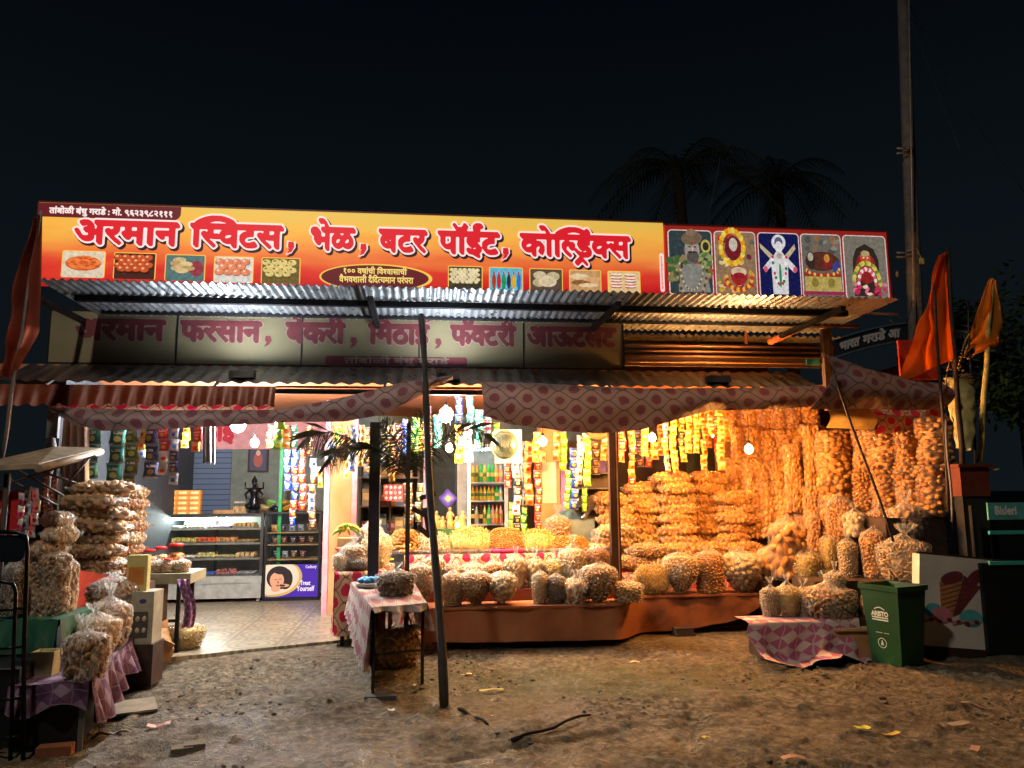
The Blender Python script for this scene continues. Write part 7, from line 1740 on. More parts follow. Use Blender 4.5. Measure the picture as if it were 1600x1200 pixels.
mb = MB(); latin(mb, 'Bisleri', q.x + 0.07, q.x + 0.30, q.z + 0.045, q.z + 0.135, -0.073, 0, nib_round(3)); mb.build('lettering', paint(230, 236, 230), pl)
mb = MB(); mb.bb((0.02, 0.1, P3(1560, 880, -1.1).z + 0.002), (0.06, 0.14, P3(1560, 790, -1.1).z)); mb.bb((0.06, 0.45, P3(1560, 880, -1.1).z + 0.002), (0.9, 0.5, P3(1560, 800, -1.1).z)); mb.build('cart_frame', dark_metal, dk)
# ================================================================== small front table in the middle
A_, B_ = gnd(589, 1086), gnd(654, 1080)
s_, wA = A_[0], A_[1]
ztab = sz(585, 948, wA)[1]
q = [sw(u, v, ztab) for u, v in ((581, 950), (667, 943), (636, 894), (542, 902))]
ft = thing('steel_table', 'small steel framed table with a faded cloth standing out on the mud', 'table', (s_, wA, A_[2]))
g0_ = A_[2]; Q = [(a - s_, b - wA) for a, b in q]
mb = MB(); n = 4; mb.add([(x, y, ztab - g0_ - 0.02) for x, y in Q] + [(x, y, ztab - g0_) for x, y in Q], [(3, 2, 1, 0), (4, 5, 6, 7), (0, 1, 5, 4), (1, 2, 6, 5), (2, 3, 7, 6), (3, 0, 4, 7)]); mb.build('table_board', paint(120, 100, 96), ft)
ctr = ((Q[0][0] + Q[2][0]) / 2, (Q[0][1] + Q[2][1]) / 2)
for k in range(4):
    x, y = Q[k][0] * 0.9 + ctr[0] * 0.1, Q[k][1] * 0.9 + ctr[1] * 0.1; mb = MB(); mb.tube([(x, y, -0.04), (x, y, ztab - g0_ - 0.021)], 0.014, 4, smooth=False); mb.build('leg', dark_metal, ft)
mb = MB(); 
for k in range(4):
    a, b = Q[k], Q[(k + 1) % 4]; a = (a[0] * .9 + ctr[0] * .1, a[1] * .9 + ctr[1] * .1); b = (b[0] * .9 + ctr[0] * .1, b[1] * .9 + ctr[1] * .1)
    mb.tube([(a[0], a[1], 0.30), (b[0], b[1], 0.30)], 0.009, 4, smooth=False); mb.tube([(a[0], a[1], ztab - g0_ - 0.05), (b[0], b[1], ztab - g0_ - 0.05)], 0.012, 4, smooth=False)
mb.build('stretcher', dark_metal, ft)
faded = fabric("faded_table_cloth", (0.36, 0.30, 0.26), (0.26, 0.10, 0.12), (0.20, 0.11, 0.11), 0.15, 0.3)
mb = MB(); zt_ = ztab - g0_ + 0.004
mb.grid(lambda x, y: tuple(Vector((Q[0][0] * (1 - x) * (1 - y) + Q[1][0] * x * (1 - y) + Q[2][0] * x * y + Q[3][0] * (1 - x) * y, Q[0][1] * (1 - x) * (1 - y) + Q[1][1] * x * (1 - y) + Q[2][1] * x * y + Q[3][1] * (1 - x) * y, zt_ + 0.003 * math.sin(x * 9 + y * 7)))), 14, 14, uvs=lambda x, y: (0.6 * x, 0.6 * y))
def side(a, b, drop, ed=0.0):
    ax_, ay_ = b[0] - a[0], b[1] - a[1]; l = math.hypot(ax_, ay_); nx_, ny_ = ay_ / l, -ax_ / l
    def f(x, y): d = drop * (1 - 0.25 * math.sin(x * 5 + ed)); o_ = (0.006 + 0.035 * y * (1 + math.sin(x * l * 34 + ed))); return (a[0] + ax_ * x + nx_ * o_, a[1] + ay_ * x + ny_ * o_, zt_ - d * y)
    mb.grid(lambda x, y: f(x, 1 - y), 40, 10, uvs=lambda x, y: (l * x, drop * y))
side(Q[3], Q[0], 0.42, 0.4); side(Q[0], Q[1], 0.045, 1.0); side(Q[1], Q[2], 0.30, 2.0)
mb.build('table_cloth', faded, ft)
def ontab(u, v): return sw(u, v, ztab)
x, y = ontab(618, 931); bag('small', 'dark', 'squat open bag of dark brown sweets on the front steel table', (x, y, ztab + 0.006), 0.34, 0.24, 0.4, None, 0, film_clear, 'snack_bag', 'snack bag')
x, y = ontab(580, 918); tr_ = thing('steel_tray', 'round steel tray holding a blue bag on the front steel table', 'tray', (x, y, ztab + 0.006)); mb = MB(); mb.lathe((0, 0, 0), [(0.13, 0), (0.16, 0.02), (0.15, 0.02), (0.12, 0.006)], 24); mb.build('tray_dish', steel, tr_)
mb = MB()
for k in range(7): mb.ell((-0.09 + 0.03 * k, 0.03 * math.sin(k * 2), 0.035 + 0.012 * (k % 2)), (0.045, 0.04, 0.03))
tag(mb.build('blue_bag', paint(70, 140, 190, 0.25), None, (x - 0.01, y + 0.06, ztab + 0.028)), 'crumpled sky blue plastic bag lying on the steel tray', 'bag')
x, y = ontab(609, 897); jr = jar('white jar with a yellow lid on the front steel table', (x, y, ztab + 0.006), 0.055, 0.17, sn_pale, (226, 196, 60))
x, y = ontab(598, 900); bag('tall', 'palepuff', 'upright bag of pale rusks at the back of the front steel table', (x - 0.04, y + 0.06, ztab + 0.006), 0.24, 0.36, 1.0, None, 0, film_milky, 'snack_bag', 'snack bag')
# bags under and beside the table
x, y, g_ = gnd(622, 1046); bag('stand', 'curl', 'bag of brown crisps slumped on the ground under the steel table', (x, y + 0.12, g_), 0.42, 0.40, 0.5, None, 1, film_clear, 'snack_bag', 'snack bag')
x, y, g_ = gnd(572, 1037); bag('small', 'dark', 'small knotted bag on the ground left of the front steel table', (x, y + 0.1, g_), 0.26, 0.24, 2.0, None, 1, film_milky, 'snack_bag', 'snack bag')
mb = MB(); mb.bb((-0.11, -0.04, 0), (0.14, 0.05, 0.03)); x, y, g_ = gnd(592, 1090); tag(mb.build('flat_stone', paint(70, 70, 72, 0.8), None, (x, y - 0.03, g_)), 'flat dark stone at the foot of the front table leg', 'stone')
# ---- side table with bananas left of the steel post
sw_ = 0.15; zst = sz(560, 893, sw_)[1]; a, b = sz(524, 890, sw_)[0], sz(604, 890, sw_)[0]
clothed_table('side table in red printed cloth left of the square steel post', a, b, sw_, sw_ + 0.75, zst, 0.14, cloth_red, 'side_table', cat='table')
GSd = 'goods on the red side table'
for i, (sh, sn, u0, u1, v0, wq, d, fm) in enumerate((('small', 'curl', 534, 572, 846, 0.3, 'brown crisps in a shiny open film before the steel post', film_milky), ('stand', 'palepuff', 560, 600, 810, 0.62, 'pale rusks in a tall bag behind the steel post', film_milky), ('pillow', 'dark', 538, 582, 872, 0.24, 'flat dark packet bag at the front edge of the red side table', film_clear), ('stand', 'sev', 566, 612, 825, 0.45, 'cream noodles tied up between post and pillar', film_milky), ('small', 'palenugget', 520, 545, 862, 0.24, 'pale crumbs at the left corner of the red side table', film_milky))):
    bagpx(sh, sn, 'bag of ' + d, u0, u1, v0, 893, wq, i * 1.4, GSd, i % 2, fm, rest=zst + 0.008, cat='snack bag')
jar('jar of red sweets at the left rim of the red side table', (sz(524, 860, 0.5)[0] + 0.05, 0.5, zst + 0.006), 0.07, 0.22, paint(190, 60, 40), (200, 50, 40))
bc = P3(543, 836, 0.55); bnn = thing('banana_bunch', 'bunch of yellow and green bananas on top of the bags by the pillar', 'bananas', tuple(bc)); yel = paint(226, 190, 60, 0.5); grn = paint(120, 160, 50, 0.5)
for k in range(8):
    th = -1.3 + k * 0.36; mb = MB(); pts = [Vector((math.sin(th) * t_ * 0.17, -0.06 * math.sin(t_ * 3), 0.09 * math.cos(th * 0.6) * (1 - t_) + 0.03 * (k % 2) + 0.03 * math.sin(t_ * 3.1))) for t_ in [i / 6 for i in range(7)]]
    mb.tube(pts, [0.008, 0.017, 0.021, 0.021, 0.019, 0.013, 0.005], 7); mb.build('banana', yel if k % 3 else grn, bnn)
mb = MB(); mb.lathe((0, 0.02, 0.05), [(0.012, 0), (0.018, 0.03), (0.010, 0.06)], 7); mb.build('stalk', grn, bnn)
mb = MB(); mb.box((0, 0, (bc.z - zst) / 2 - 0.02), (0.22, 0.16, bc.z - zst - 0.04)); tag(mb.build('rusk_carton', paint(206, 170, 110, 0.7), None, (bc.x, bc.y + 0.1, zst + 0.006)), 'pale carton under the bananas on the side table', 'carton')
mb = MB(); x, y, g_ = gnd(556, 1008); mb.bb((-0.10, -0.05, 0.05), (0.10, 0.05, 0.20)); tag(mb.build('green_crate', paint(140, 196, 50, 0.4), None, (x, y + 0.15, g_)), 'small lime green crate under the side table', 'crate')
# ---- palm fronds tied to the posts
leafg = Mat('palm_leaf', 0.45, 0, 0.4); leafg.base(leafg.ramp(leafg.noise(6, 3), [(0.3, (0.012, 0.018, 0.008)), (0.7, (0.035, 0.05, 0.02))])); leafg = leafg.m
def frond(label, uv, w, Ls=0.30, droop=0.5, seed=0):
    pts = [P3(u, v, w - 0.05 * i) for i, (u, v) in enumerate(uv)]; P0 = pts[0]; rg = random.Random(seed)
    fine = [];
    for i in range(len(pts) - 1):
        for k in range(8): fine.append(pts[i] + (pts[i + 1] - pts[i]) * (k / 8))
    fine.append(pts[-1]); fine = [p - P0 for p in fine]; root = thing('palm_frond', label, 'palm frond', tuple(P0))
    mb = MB(); mb.tube(fine, [0.010 * (1 - 0.8 * i / len(fine)) for i in range(len(fine))], 5); mb.build('leaf_stalk', leafg, root)
    mb = MB(); N = len(fine)
    for i in range(2, N):
        t = (fine[i] - fine[i - 1]).normalized(); sd = Vector((-t.z, 0, t.x))
        for q in (0, .25, .5, .75):
            p = fine[i - 1] + (fine[i] - fine[i - 1]) * q
            for sg in (-1, 1):
                ln = Ls * (0.55 + math.sin(math.pi * min(1, (i / N) * 0.9 + .1)) * 0.7) * rg.uniform(.8, 1.1); d = (sd * sg * 0.8 + t * rg.uniform(.4, .9) + Vector((0, rg.uniform(-.4, .4), -droop * rg.uniform(.6, 1.3)))).normalized()
                m_ = p + d * ln * .5 + Vector((0, 0, 0.02)); e_ = p + d * ln + Vector((0, 0, -0.03)); pw = t * 0.0035
                mb.add([p - pw, m_ - pw * 0.8, e_, m_ + pw * 0.8, p + pw], [(0, 1, 2, 3, 4)])
    mb.build('leaflets', leafg, root)
frond('palm frond arching left over the packet strips by the cream pillar', [(566, 700), (545, 684), (515, 674), (482, 682), (470, 700)], 0.0, 0.24, 0.9, 1)
frond('palm frond drooping from the cream pillar toward the red strips', [(566, 704), (545, 700), (525, 706), (508, 730)], -0.05, 0.2, 0.9, 2)
frond('palm frond rising left of the thin dark post', [(634, 745), (628, 710), (612, 680), (592, 662)], -0.25, 0.22, 0.5, 3)
frond('palm frond rising straight up beside the crooked pole', [(636, 745), (642, 710), (652, 675), (664, 650)], -0.25, 0.22, 0.3, 4)
frond('palm frond spreading right under the second white lamp', [(640, 735), (668, 702), (705, 676), (745, 668), (768, 690)], -0.2, 0.22, 0.6, 5)
frond('short palm frond leaning left before the shelves', [(632, 740), (612, 716), (590, 700), (565, 700)], -0.25, 0.2, 0.7, 6)
mb = MB()
for k, (u, v, r) in enumerate(((655, 800, 0.5), (668, 775, -0.3), (662, 830, 0.7))): q = P3(u, v, -0.2); mb.box(q, (0.17, 0.02, 0.05), 0, 0, 0, r)
mb.box(P3(672, 815, -0.19), (0.11, 0.02, 0.30), 0, 0, 0, -0.2); tag(mb.build('bent_cardboard', paint(60, 44, 34, 0.8)), 'bent dark cardboard strips hooked onto the crooked pole', 'cardboard')

# ================================================================== left side: stacked bags, curtain, cart, bench
mb = MB()
def ccf(x, y): q = P3(92 + 46 * x, 652 + 185 * (1 - y), -0.05); return (q.x, q.y + 0.03 * math.sin(x * 26), q.z)
mb.grid(ccf, 60, 6); tag(mb.build('white_curtain', paint(196, 190, 176, 0.5, 0, 0.3)), 'white pleated plastic curtain hanging at the left corner of the shop', 'curtain')
rg = random.Random(31); GLs = 'flat snack bags stacked at the left shop corner'
stand_z = sz(150, 912, -0.35)[1]
mb = MB(); s0_, s1_ = sz(118, 905, -0.6)[0], sz(215, 905, -0.6)[0]; mb.bb((0, 0, 0), (s1_ - s0_, 0.9, stand_z)); tag(mb.build('wooden_stand', wood_dark, None, (s0_, -0.6, 0)), 'dark wooden stand carrying the left stack of snack bags', 'stand')
zt_ = sz(150, 757, -0.35)[1]; nlay = 8; hh = (zt_ - stand_z) / nlay
for k in range(nlay):
    s = sz(150 + rg.uniform(-4, 4), 800, -0.35)[0]; bag('pillow', 'curlpuff' if k > 2 else 'disc', f'snack bag, {ORD[k]} layer from below in the tall left corner stack', (s + rg.uniform(-.03, .03), -0.35 + rg.uniform(-.06, .06), stand_z + 0.004 + k * hh), 0.56 + rg.uniform(-.03, .03), hh * 1.2, rg.uniform(-.3, .3), GLs, k % 2, cat='snack bag', ry=rg.uniform(-.08, .08), rx=rg.uniform(-.06, .06))
for k in range(8):
    s = sz(199 + rg.uniform(-3, 4), 800, 0.02)[0]; bag('pillow', 'palepuff' if k % 2 else 'puff', f'shiny snack bag, {ORD[k]} layer from below in the right hand pile of the left corner', (s, 0.02 + rg.uniform(-.03, .03), stand_z + 0.004 + k * hh * 0.96), 0.40 + rg.uniform(-.03, .03), hh * 1.12, 1.2 + rg.uniform(-.3, .3), GLs, k % 2, film_milky, cat='snack bag')
# jar table
_, wj = sw(277, 1021, FZ); wj = min(wj, 0.0); zj = sz(240, 897, wj)[1]; a, b = sz(180, 900, wj)[0], sz(298, 900, wj)[0]
jt = thing('jar_table', 'grey topped metal table carrying the red lidded jars', 'table', (a, wj, 0)); wd_ = b - a
mb = MB(); mb.bb((0, 0, zj - 0.10), (wd_, 0.55, zj)); mb.build('table_top', paint(150, 146, 120, 0.4), jt)
for x, y in ((0.05, 0.05), (wd_ - 0.12, 0.05), (0.05, 0.5), (wd_ - 0.12, 0.5)): mb = MB(); mb.bb((x - 0.018, y - 0.018, 0.0), (x + 0.018, y + 0.018, zj - 0.101)); mb.build('leg', dark_metal, jt)
mb = MB(); mb.bb((0.07, 0.04, 0.34), (wd_ - 0.14, 0.06, 0.37)); mb.build('stretcher', dark_metal, jt)
GJ = 'jars and bags on the grey metal table'
for i, (u, v, r, h, ww) in enumerate(((200, 897, .06, .20, .12), (232, 893, .07, .22, .3), (273, 893, .085, .28, .25), (250, 890, .07, .24, .42), (218, 890, .06, .2, .42), (262, 898, .05, .14, .1))):
    s = sz(u, v, wj + ww)[0]; jar(f'snack jar with red lid, {ORD[i]} of the cluster on the grey metal table', (s, wj + ww, zj + 0.002), r, h, sn_pale if i % 2 else sn_gold, group=GJ)
for i, u in enumerate((222, 244, 262, 284)): s = sz(u, 893, wj + 0.13)[0]; bag('small', 'palenugget', f'little bag of pale crumbs, {ORD[i]} along the front of the grey metal table', (s, wj + 0.13, zj + 0.002), 0.16, 0.14, i, GJ, 1, film_milky, cat='snack bag')
mb = MB()
def hc(x, y): q = P3(283 + 18 * x + 6 * math.sin(y * 4) , 905 + 76 * (1 - y), wj - 0.03); return (q.x, q.y - 0.03 * math.sin(x * 12 + y * 2), q.z)
mb.grid(hc, 16, 16, uvs=lambda x, y: (x * 0.3, y * 0.6)); tag(mb.build('hanging_cloth', check_cloth("lilac_cloth", (0.45, 0.30, 0.40), (0.26, 0.10, 0.24), (0.18, 0.06, 0.18), 0.1)), 'purple cloth end hanging off the right corner of the jar table', 'cloth')
s, w = sw(278, 1020, FZ); bag('stand', 'sev', 'bag of yellow noodles on the floor under the jar table', (s, w + 0.2, FZ), 0.36, 0.28, 0.3, None, 0, film_milky, 'snack_bag', 'snack bag')
# low bench with purple cloth
hb_ = 0.40; n0 = sw(140, 1064, hb_); n1 = sw(211, 992, hb_); dv = Vector((n1[0] - n0[0], n1[1] - n0[1], 0)); Lb = dv.length; ang = math.atan2(dv.y, dv.x)
gb = gz(n0[0], n0[1]); bench = thing('low_bench', 'low dark bench draped in purple checked cloth along the left side', 'bench', (n0[0], n0[1], gb), ang); hb2 = hb_ - gb
Wb = 0.46
mb = MB(); mb.bb((0, 0, hb2 - 0.04), (Lb, Wb, hb2 - 0.005)); mb.build('bench_board', paint(34, 30, 32), bench)
for x, y in ((0.04, 0.04), (Lb - 0.04, 0.04), (0.04, Wb - 0.04), (Lb - 0.04, Wb - 0.04)): mb = MB(); mb.bb((x - 0.015, y - 0.015, -0.05), (x + 0.015, y + 0.015, hb2 - 0.041)); mb.build('leg', paint(120, 120, 120, 0.4, .5), bench)
mb = MB(); mb.grid(lambda x, y: (Lb * x, Wb * y, hb2 + 0.004 * math.sin(x * 11 + y * 5)), 24, 8, uvs=lambda x, y: (Lb * x, Wb * y))
mb.grid(lambda x, y: (Lb * x, -0.01 - (1 - y) * 0.05 * (1 + math.sin(x * Lb * 22 + 1.5 * math.sin(x * Lb * 9))), hb2 + 0.002 - (1 - y) * (0.27 + 0.05 * math.sin(x * 7))), 70, 12, uvs=lambda x, y: (Lb * x, 0.3 * y))
mb.grid(lambda x, y: (-0.01 - (1 - y) * 0.03 * (1 + math.sin(x * 12)), Wb * (1 - x), hb2 + 0.002 - (1 - y) * (0.16 + 0.04 * math.sin(x * 7))), 24, 8, uvs=lambda x, y: (Wb * x, 0.2 * y))
mb.build('bench_cloth', cloth_purple, bench)
mb = MB(); mb.bb((0.02, 0.06, 0.0), (Lb - 0.05, Wb - 0.02, hb2 - 0.06)); mb.build('dark_underbox', paint(18, 18, 20), bench)
GB = 'snack bags on the purple bench'
for i, (sh, sn, u, v, wd2_, ht_, d, fm) in enumerate((('small', 'curl', 130, 1063, 0.27, 0.33, 'brown mixture, nearest on the purple bench', film_cloudy), ('stand', 'palepuff', 147, 1026, 0.34, 0.32, 'cloudy pale puffs, second on the purple bench', film_cloudy), ('stand', 'disc', 169, 1012, 0.33, 0.40, 'brown discs under gathered film, third on the purple bench', film_cloudy), ('tall', 'curl', 173, 996, 0.42, 0.52, 'tan crisps, largest and farthest on the purple bench', film_cloudy))):
    s, w = sw(u, v, hb_); bag(sh, sn, 'bag of ' + d, (s - 0.02, w + 0.05, hb_ + 0.005), wd2_, ht_, i * 1.2, GB, i % 2, fm, 'snack_bag', 'snack bag')
# boxes behind the bench
s, w = sw(216, 1003, 0.34); 
mb = MB(); mb.bb((-0.16, -0.14, 0), (0.17, 0.14, 0.34)); tag(mb.build('wooden_crate', wood_dark, None, (s, w, 0.0)), 'dark crate under the printed carton behind the purple bench', 'crate')
cx = thing('printed_carton', 'pale grey printed carton standing at the far end of the purple bench', 'carton', (s, w, 0.341)); hcx = sz(216, 925, w - 0.12)[1] - 0.341
mb = MB(); mb.bb((-0.15, -0.12, 0), (0.15, 0.12, hcx)); mb.build('box_body', paint(150, 148, 128, 0.6), cx)
mb = MB(); mb.bb((-0.11, -0.1235, hcx * .12), (0.11, -0.1225, hcx * .62), 1)
for k in range(8): mb.ell((-0.085 + 0.055 * (k % 4), -0.124, hcx * (.26 + .22 * (k // 4))), (0.022, 0.003, 0.028), 2, 1)
mb.disc((0.06, hcx * .82), 0.03, 0.02, -0.1232, 0); mb.build('printed_panel', [paint(50, 60, 110), paint(70, 70, 66), paint(190, 170, 140)], cx)
mb = MB(); mb.bb((-0.085, -0.04, 0), (0.085, 0.04, 0.30)); mb.bb((-0.07, -0.0415, 0.05), (0.06, -0.0402, 0.20), 1); tag(mb.build('slim_carton', [paint(190, 176, 110, 0.5), paint(190, 120, 50, .5)], None, (s - 0.03, w, 0.343 + hcx)), 'slim yellow printed carton standing on top of the grey carton', 'carton')
s, w = sw(128, 982, 0.42); mb = MB(); mb.box((0, 0, 0.24), (0.34, 0.02, 0.48), 0, 0.9, 0.0, 0.25); tag(mb.build('pink_board', paint(226, 90, 80, 0.5), None, (s + 0.0, w + 0.12, 0.41)), 'salmon pink board leaning behind the bags on the bench', 'board')
s, w, g_ = gnd(232, 1046); cc = MB()
def crm_(x, y): return (0.30 * (x - .5) + 0.05 * math.sin(y * 5), -0.05 + 0.07 * math.sin(x * 7) + 0.12 * y, 0.02 + 0.42 * y + 0.05 * math.sin(x * 9 + y * 3))
cc.grid(crm_, 6, 6, 0, False); cc.box((0.08, -0.06, 0.16), (0.20, 0.012, 0.22), 0, 0.5, 0.4, 0.5); cc.box((-0.04, -0.1, 0.10), (0.24, 0.012, 0.16), 0, -0.3, -0.5, 0.2)
tag(cc.build('torn_carton', cardboard, None, (s, w + 0.05, g_)), 'torn brown carton crumpled on the ground beside the bench end', 'carton')
# hanging bunch of bags further left
wq = -2.1
GH = 'bags bunched on the left street cart'
ctp = sw(60, 962, 0.78)
for i, (sh, sn, u0, u1, v0, v1, w, d) in enumerate((('tube', 'disc', 36, 76, 872, 972, -2.0, 'dim tall bag of crisps at the left of the bunch on the green cloth'), ('tube', 'disc', 66, 104, 865, 965, -2.05, 'tall bag of crisps in the middle of the bunch on the green cloth'), ('tall', 'palepuff', 84, 118, 865, 962, -1.9, 'lit bag of pale crisps at the right of the bunch on the green cloth'), ('pillow', 'disc', 44, 102, 846, 874, -2.0, 'brown sack lying on the bunch of crisp bags'), ('pillow', 'palepuff', 66, 122, 822, 850, -1.95, 'lit bread bag lying second from top of the bunch'), ('pillow', 'palenugget', 62, 118, 800, 824, -1.9, 'glossy plastic bag topping the bunch on the green cloth'), ('tall', 'dark', 4, 38, 872, 960, -2.2, 'dark bag of crisps behind the rounded black backboard'))):
    bagpx(sh, sn, d, u0, u1, v0, v1, w, 0.3 * i, GH, i % 2, film_cloudy, cat='snack bag')
for i, (u, v0, v1, wp, w, c) in enumerate(((44, 760, 850, 11, -2.15, 'silver'), (57, 762, 840, 11, -2.05, 'white'), (32, 770, 850, 9, -2.2, 'pink'), (74, 740, 805, 9, -1.6, 'brown'), (84, 745, 810, 9, -1.5, 'maroon'))):
    strip(c, f'strip of {["silver","white","pink and white","dim brown","dim maroon"][i]} packets hanging from the left cart canopy', u, v0, v1, wp, w)
# green cloth table
zg = sz(70, 968, -2.3)[1]; a, b = sz(-30, 968, -2.3)[0], sz(92, 968, -2.3)[0]
gt_ = thing('green_table', 'table under dark green plastic cloth at the left edge', 'table', (a, -2.3, 0)); wd_ = b - a
mb = MB(); mb.bb((0.02, 0.02, zg - 0.06), (wd_ - 0.02, 0.6, zg - 0.006)); mb.build('table_board', wood_dark, gt_)
for x, y in ((0.06, 0.06), (wd_ - 0.06, 0.06), (wd_ - 0.06, 0.55), (0.06, 0.55)): mb = MB(); mb.bb((x - 0.02, y - 0.02, -0.05), (x + 0.02, y + 0.02, zg - 0.061)); mb.build('leg', dark_metal, gt_)
mb = MB(); mb.grid(lambda x, y: (wd_ * x, 0.62 * y, zg + 0.004 * math.sin(x * 30)), 20, 6); mb.grid(lambda x, y: (wd_ * x, -0.01 - 0.03 * (1 - y) * (1 + math.sin(x * 26)), zg - (1 - y) * 0.22), 50, 8)
mb.grid(lambda x, y: (wd_ + 0.01 + 0.03 * (1 - y) * (1 + math.sin(x * 15)), 0.62 * x, zg - (1 - y) * 0.24), 20, 8); mb.build('green_cloth', paint(50, 96, 76, 0.35), gt_)
mb = MB(); mb.bb((-0.1, 0.0, 0.0), (sz(50, 1100, -2.55)[0] - sz(-40, 1100, -2.55)[0], 0.5, sz(40, 1028, -2.55)[1] + 0.0)); tag(mb.build('dark_cabinet', paint(22, 24, 30, 0.5), None, (sz(-40, 1100, -2.55)[0], -2.75, -0.03)), 'low black cabinet behind the trolley frame at the left edge', 'cabinet')
s, z = sz(70, 1070, -2.5); ctn = thing('cream_container', 'empty cream plastic container standing beside the green cloth', 'container', (s, -2.5, z)); ht_ = sz(70, 1016, -2.5)[1] - z
mb = MB(); vs = [p for l in [ring(0.055, 0.05, 0), ring(0.075, 0.065, ht_), ring(0.068, 0.058, ht_), ring(0.05, 0.045, 0.012)] for p in l]; mb.add(vs, [(3, 2, 1, 0), (12, 13, 14, 15)] + [(i * 4 + k, i * 4 + (k + 1) % 4, (i + 1) * 4 + (k + 1) % 4, (i + 1) * 4 + k) for i in range(3) for k in range(4)]); mb.build('container_body', paint(176, 168, 120, 0.5), ctn)
mb = MB(); mb.bb((-0.09, -0.08, -0.03), (0.09, 0.10, z - 0.004)); tag(mb.build('wooden_block', wood_dark, None, (s, -2.5, 0)), 'dark upright block carrying the cream container', 'block')
# trolley frame
wt = gnd(34, 1188)[1]; c0 = Vector((sz(34, 1188, wt)[0], wt, gz(sz(34, 1188, wt)[0], wt)))
tf = thing('trolley_frame', 'tall black tubular trolley frame with rounded backboard at the left edge', 'trolley', tuple(c0)); pq = lambda u, v, w=wt: P3(u, v, w) - c0
mb = MB(); mb.tube([pq(36, 1194), pq(38, 1000), pq(43, 860), pq(40, 838), pq(28, 832), pq(-20, 830)], 0.014, 8); mb.tube([pq(16, 1194, wt), pq(22, 1000), pq(25, 925), pq(20, 912), pq(0, 908), pq(-20, 908)], 0.013, 8)
for v in (950, 1010, 1090, 1150): mb.tube([pq(-20, v + 6), pq(37, v)], 0.010, 6)
mb.build('tube_frame', paint(20, 22, 26, 0.3, 0.4), tf)
mb = MB(); p0, p1 = pq(-25, 879), pq(41, 836); pts = rrect(p0.x, p1.x, p0.z, p1.z, 0.05); mb.poly([(x, 0.0, z) for x, z in pts], 0, (0, 0.02, 0)); mb.build('backboard', paint(18, 26, 34, 0.35), tf)
# cart canopy with poles
cp = thing('street_cart', 'street cart with a faded tan canopy sheet at the left edge', 'cart', (sz(20, 900, -1.9)[0], -1.9, 0)); c0 = Vector((sz(20, 900, -1.9)[0], -1.9, 0))
mb = MB(); L0 = [P3(-60, 738, -2.3), P3(86, 704, -1.5), P3(158, 706, -1.2), P3(60, 732, -2.3)]
L0 = [p - c0 for p in L0]; mb.poly([tuple(p) for p in (L0[0], L0[3], L0[2], L0[1])], 0, (0, 0, 0.035)); mb.tube([L0[3], L0[2]], 0.03, 8); mb.build('canopy', paint(150, 130, 104, 0.7, 0, 0.4), cp)
for u, v0, w in ((78, 720, -1.4), (12, 740, -2.2)): s, z = sz(u, v0, w); mb = MB(); mb.tube([(s - c0.x, w + 1.9, -0.03), (s - c0.x, w + 1.9, z)], 0.022, 8); mb.build('canopy_pole', wood_dark, cp)
mb = MB()
for (a, b) in (((0, 760), (150, 712)), ((8, 745), (90, 790)), ((60, 735), (120, 755)), ((100, 760), (140, 716)), ((30, 735), (100, 775))): mb.tube([P3(*a, -1.7) - c0, P3(*b, -1.6) - c0], 0.009, 5)
mb.build('crossbars', paint(70, 60, 54), cp)
mb = MB(); p0, p1 = P3(-30, 836, -2.15) - c0, P3(39, 766, -2.15) - c0; mb.bb((p0.x, -0.26, p0.z), (p1.x, -0.24, p1.z)); rb = mb.build('red_board', paint(190, 40, 40, 0.5), cp)
mb = MB(); latin(mb, 'RI', p1.x - 0.15, p1.x - 0.09, p0.z + 0.15, p0.z + 0.19, -0.263, 0, nib_round(5)); mb.bb((p0.x, -0.268, p0.z + 0.02), (p1.x, -0.264, p0.z + 0.035)); mb.build('lettering', paint(230, 220, 214), rb)
mb = MB(); p0 = P3(-40, 870, -2.0) - c0; p1 = P3(44, 838, -1.6) - c0; mb.bb((p0.x, -0.1, p1.z - 0.06), (p1.x, 0.3, p1.z - 0.02)); mb.build('cart_shelf', wood_dark, cp)
q = P3(84, 660, -0.5); mb = MB(); mb.box((0, 0, 0), (0.10, 0.05, 0.30)); mb.ell((0.0, -0.02, -0.32), (0.06, 0.05, 0.20)); mb.box((0, 0, 0.0), (0.05, 0.06, 0.36)); tag(mb.build('junction_box', paint(110, 110, 108, 0.5), None, tuple(q)), 'grey wrapped junction box on the left corner post', 'box')

# ================================================================== litter
def scrap(name, label, u, v, size, mat, rz_=0.0, cat='litter', seed=0):
    s, w, g_ = gnd(u, v); rg = random.Random(seed + u)
    mb = MB(); mb.grid(lambda x, y: ((x - .5) * size[0], (y - .5) * size[1], 0.008 + size[2] * (0.5 + 0.5 * math.sin(x * 6 + seed)) + 0.004 * rg.random()), 5, 4, 0, False)
    o = mb.build(name, mat, None, (s, w, g_ + 0.006)); o.rotation_euler = (0, 0, AF + rz_); tag(o, label, cat); return o
wp = paint(206, 200, 190, 0.7); yp = paint(216, 196, 60, 0.5); kp = paint(190, 140, 110, 0.7)
scrap('paper_scrap', 'torn white paper scrap near the bottom edge left of centre', 467, 1195, (0.06, 0.04, 0.02), wp, 0.8)
scrap('paper_scrap', 'small square pale scrap left of the crooked pole foot', 611, 1113, (0.05, 0.05, 0.006), wp, 0.2, seed=1)
scrap('paper_scrap', 'white folded scrap right at the crooked pole foot', 676, 1106, (0.05, 0.04, 0.02), wp, 0.6, seed=2)
scrap('paper_scrap', 'cream paper piece on the mud in front of the ledge', 728, 1057, (0.10, 0.05, 0.008), paint(226, 206, 150), 0.1, seed=3)
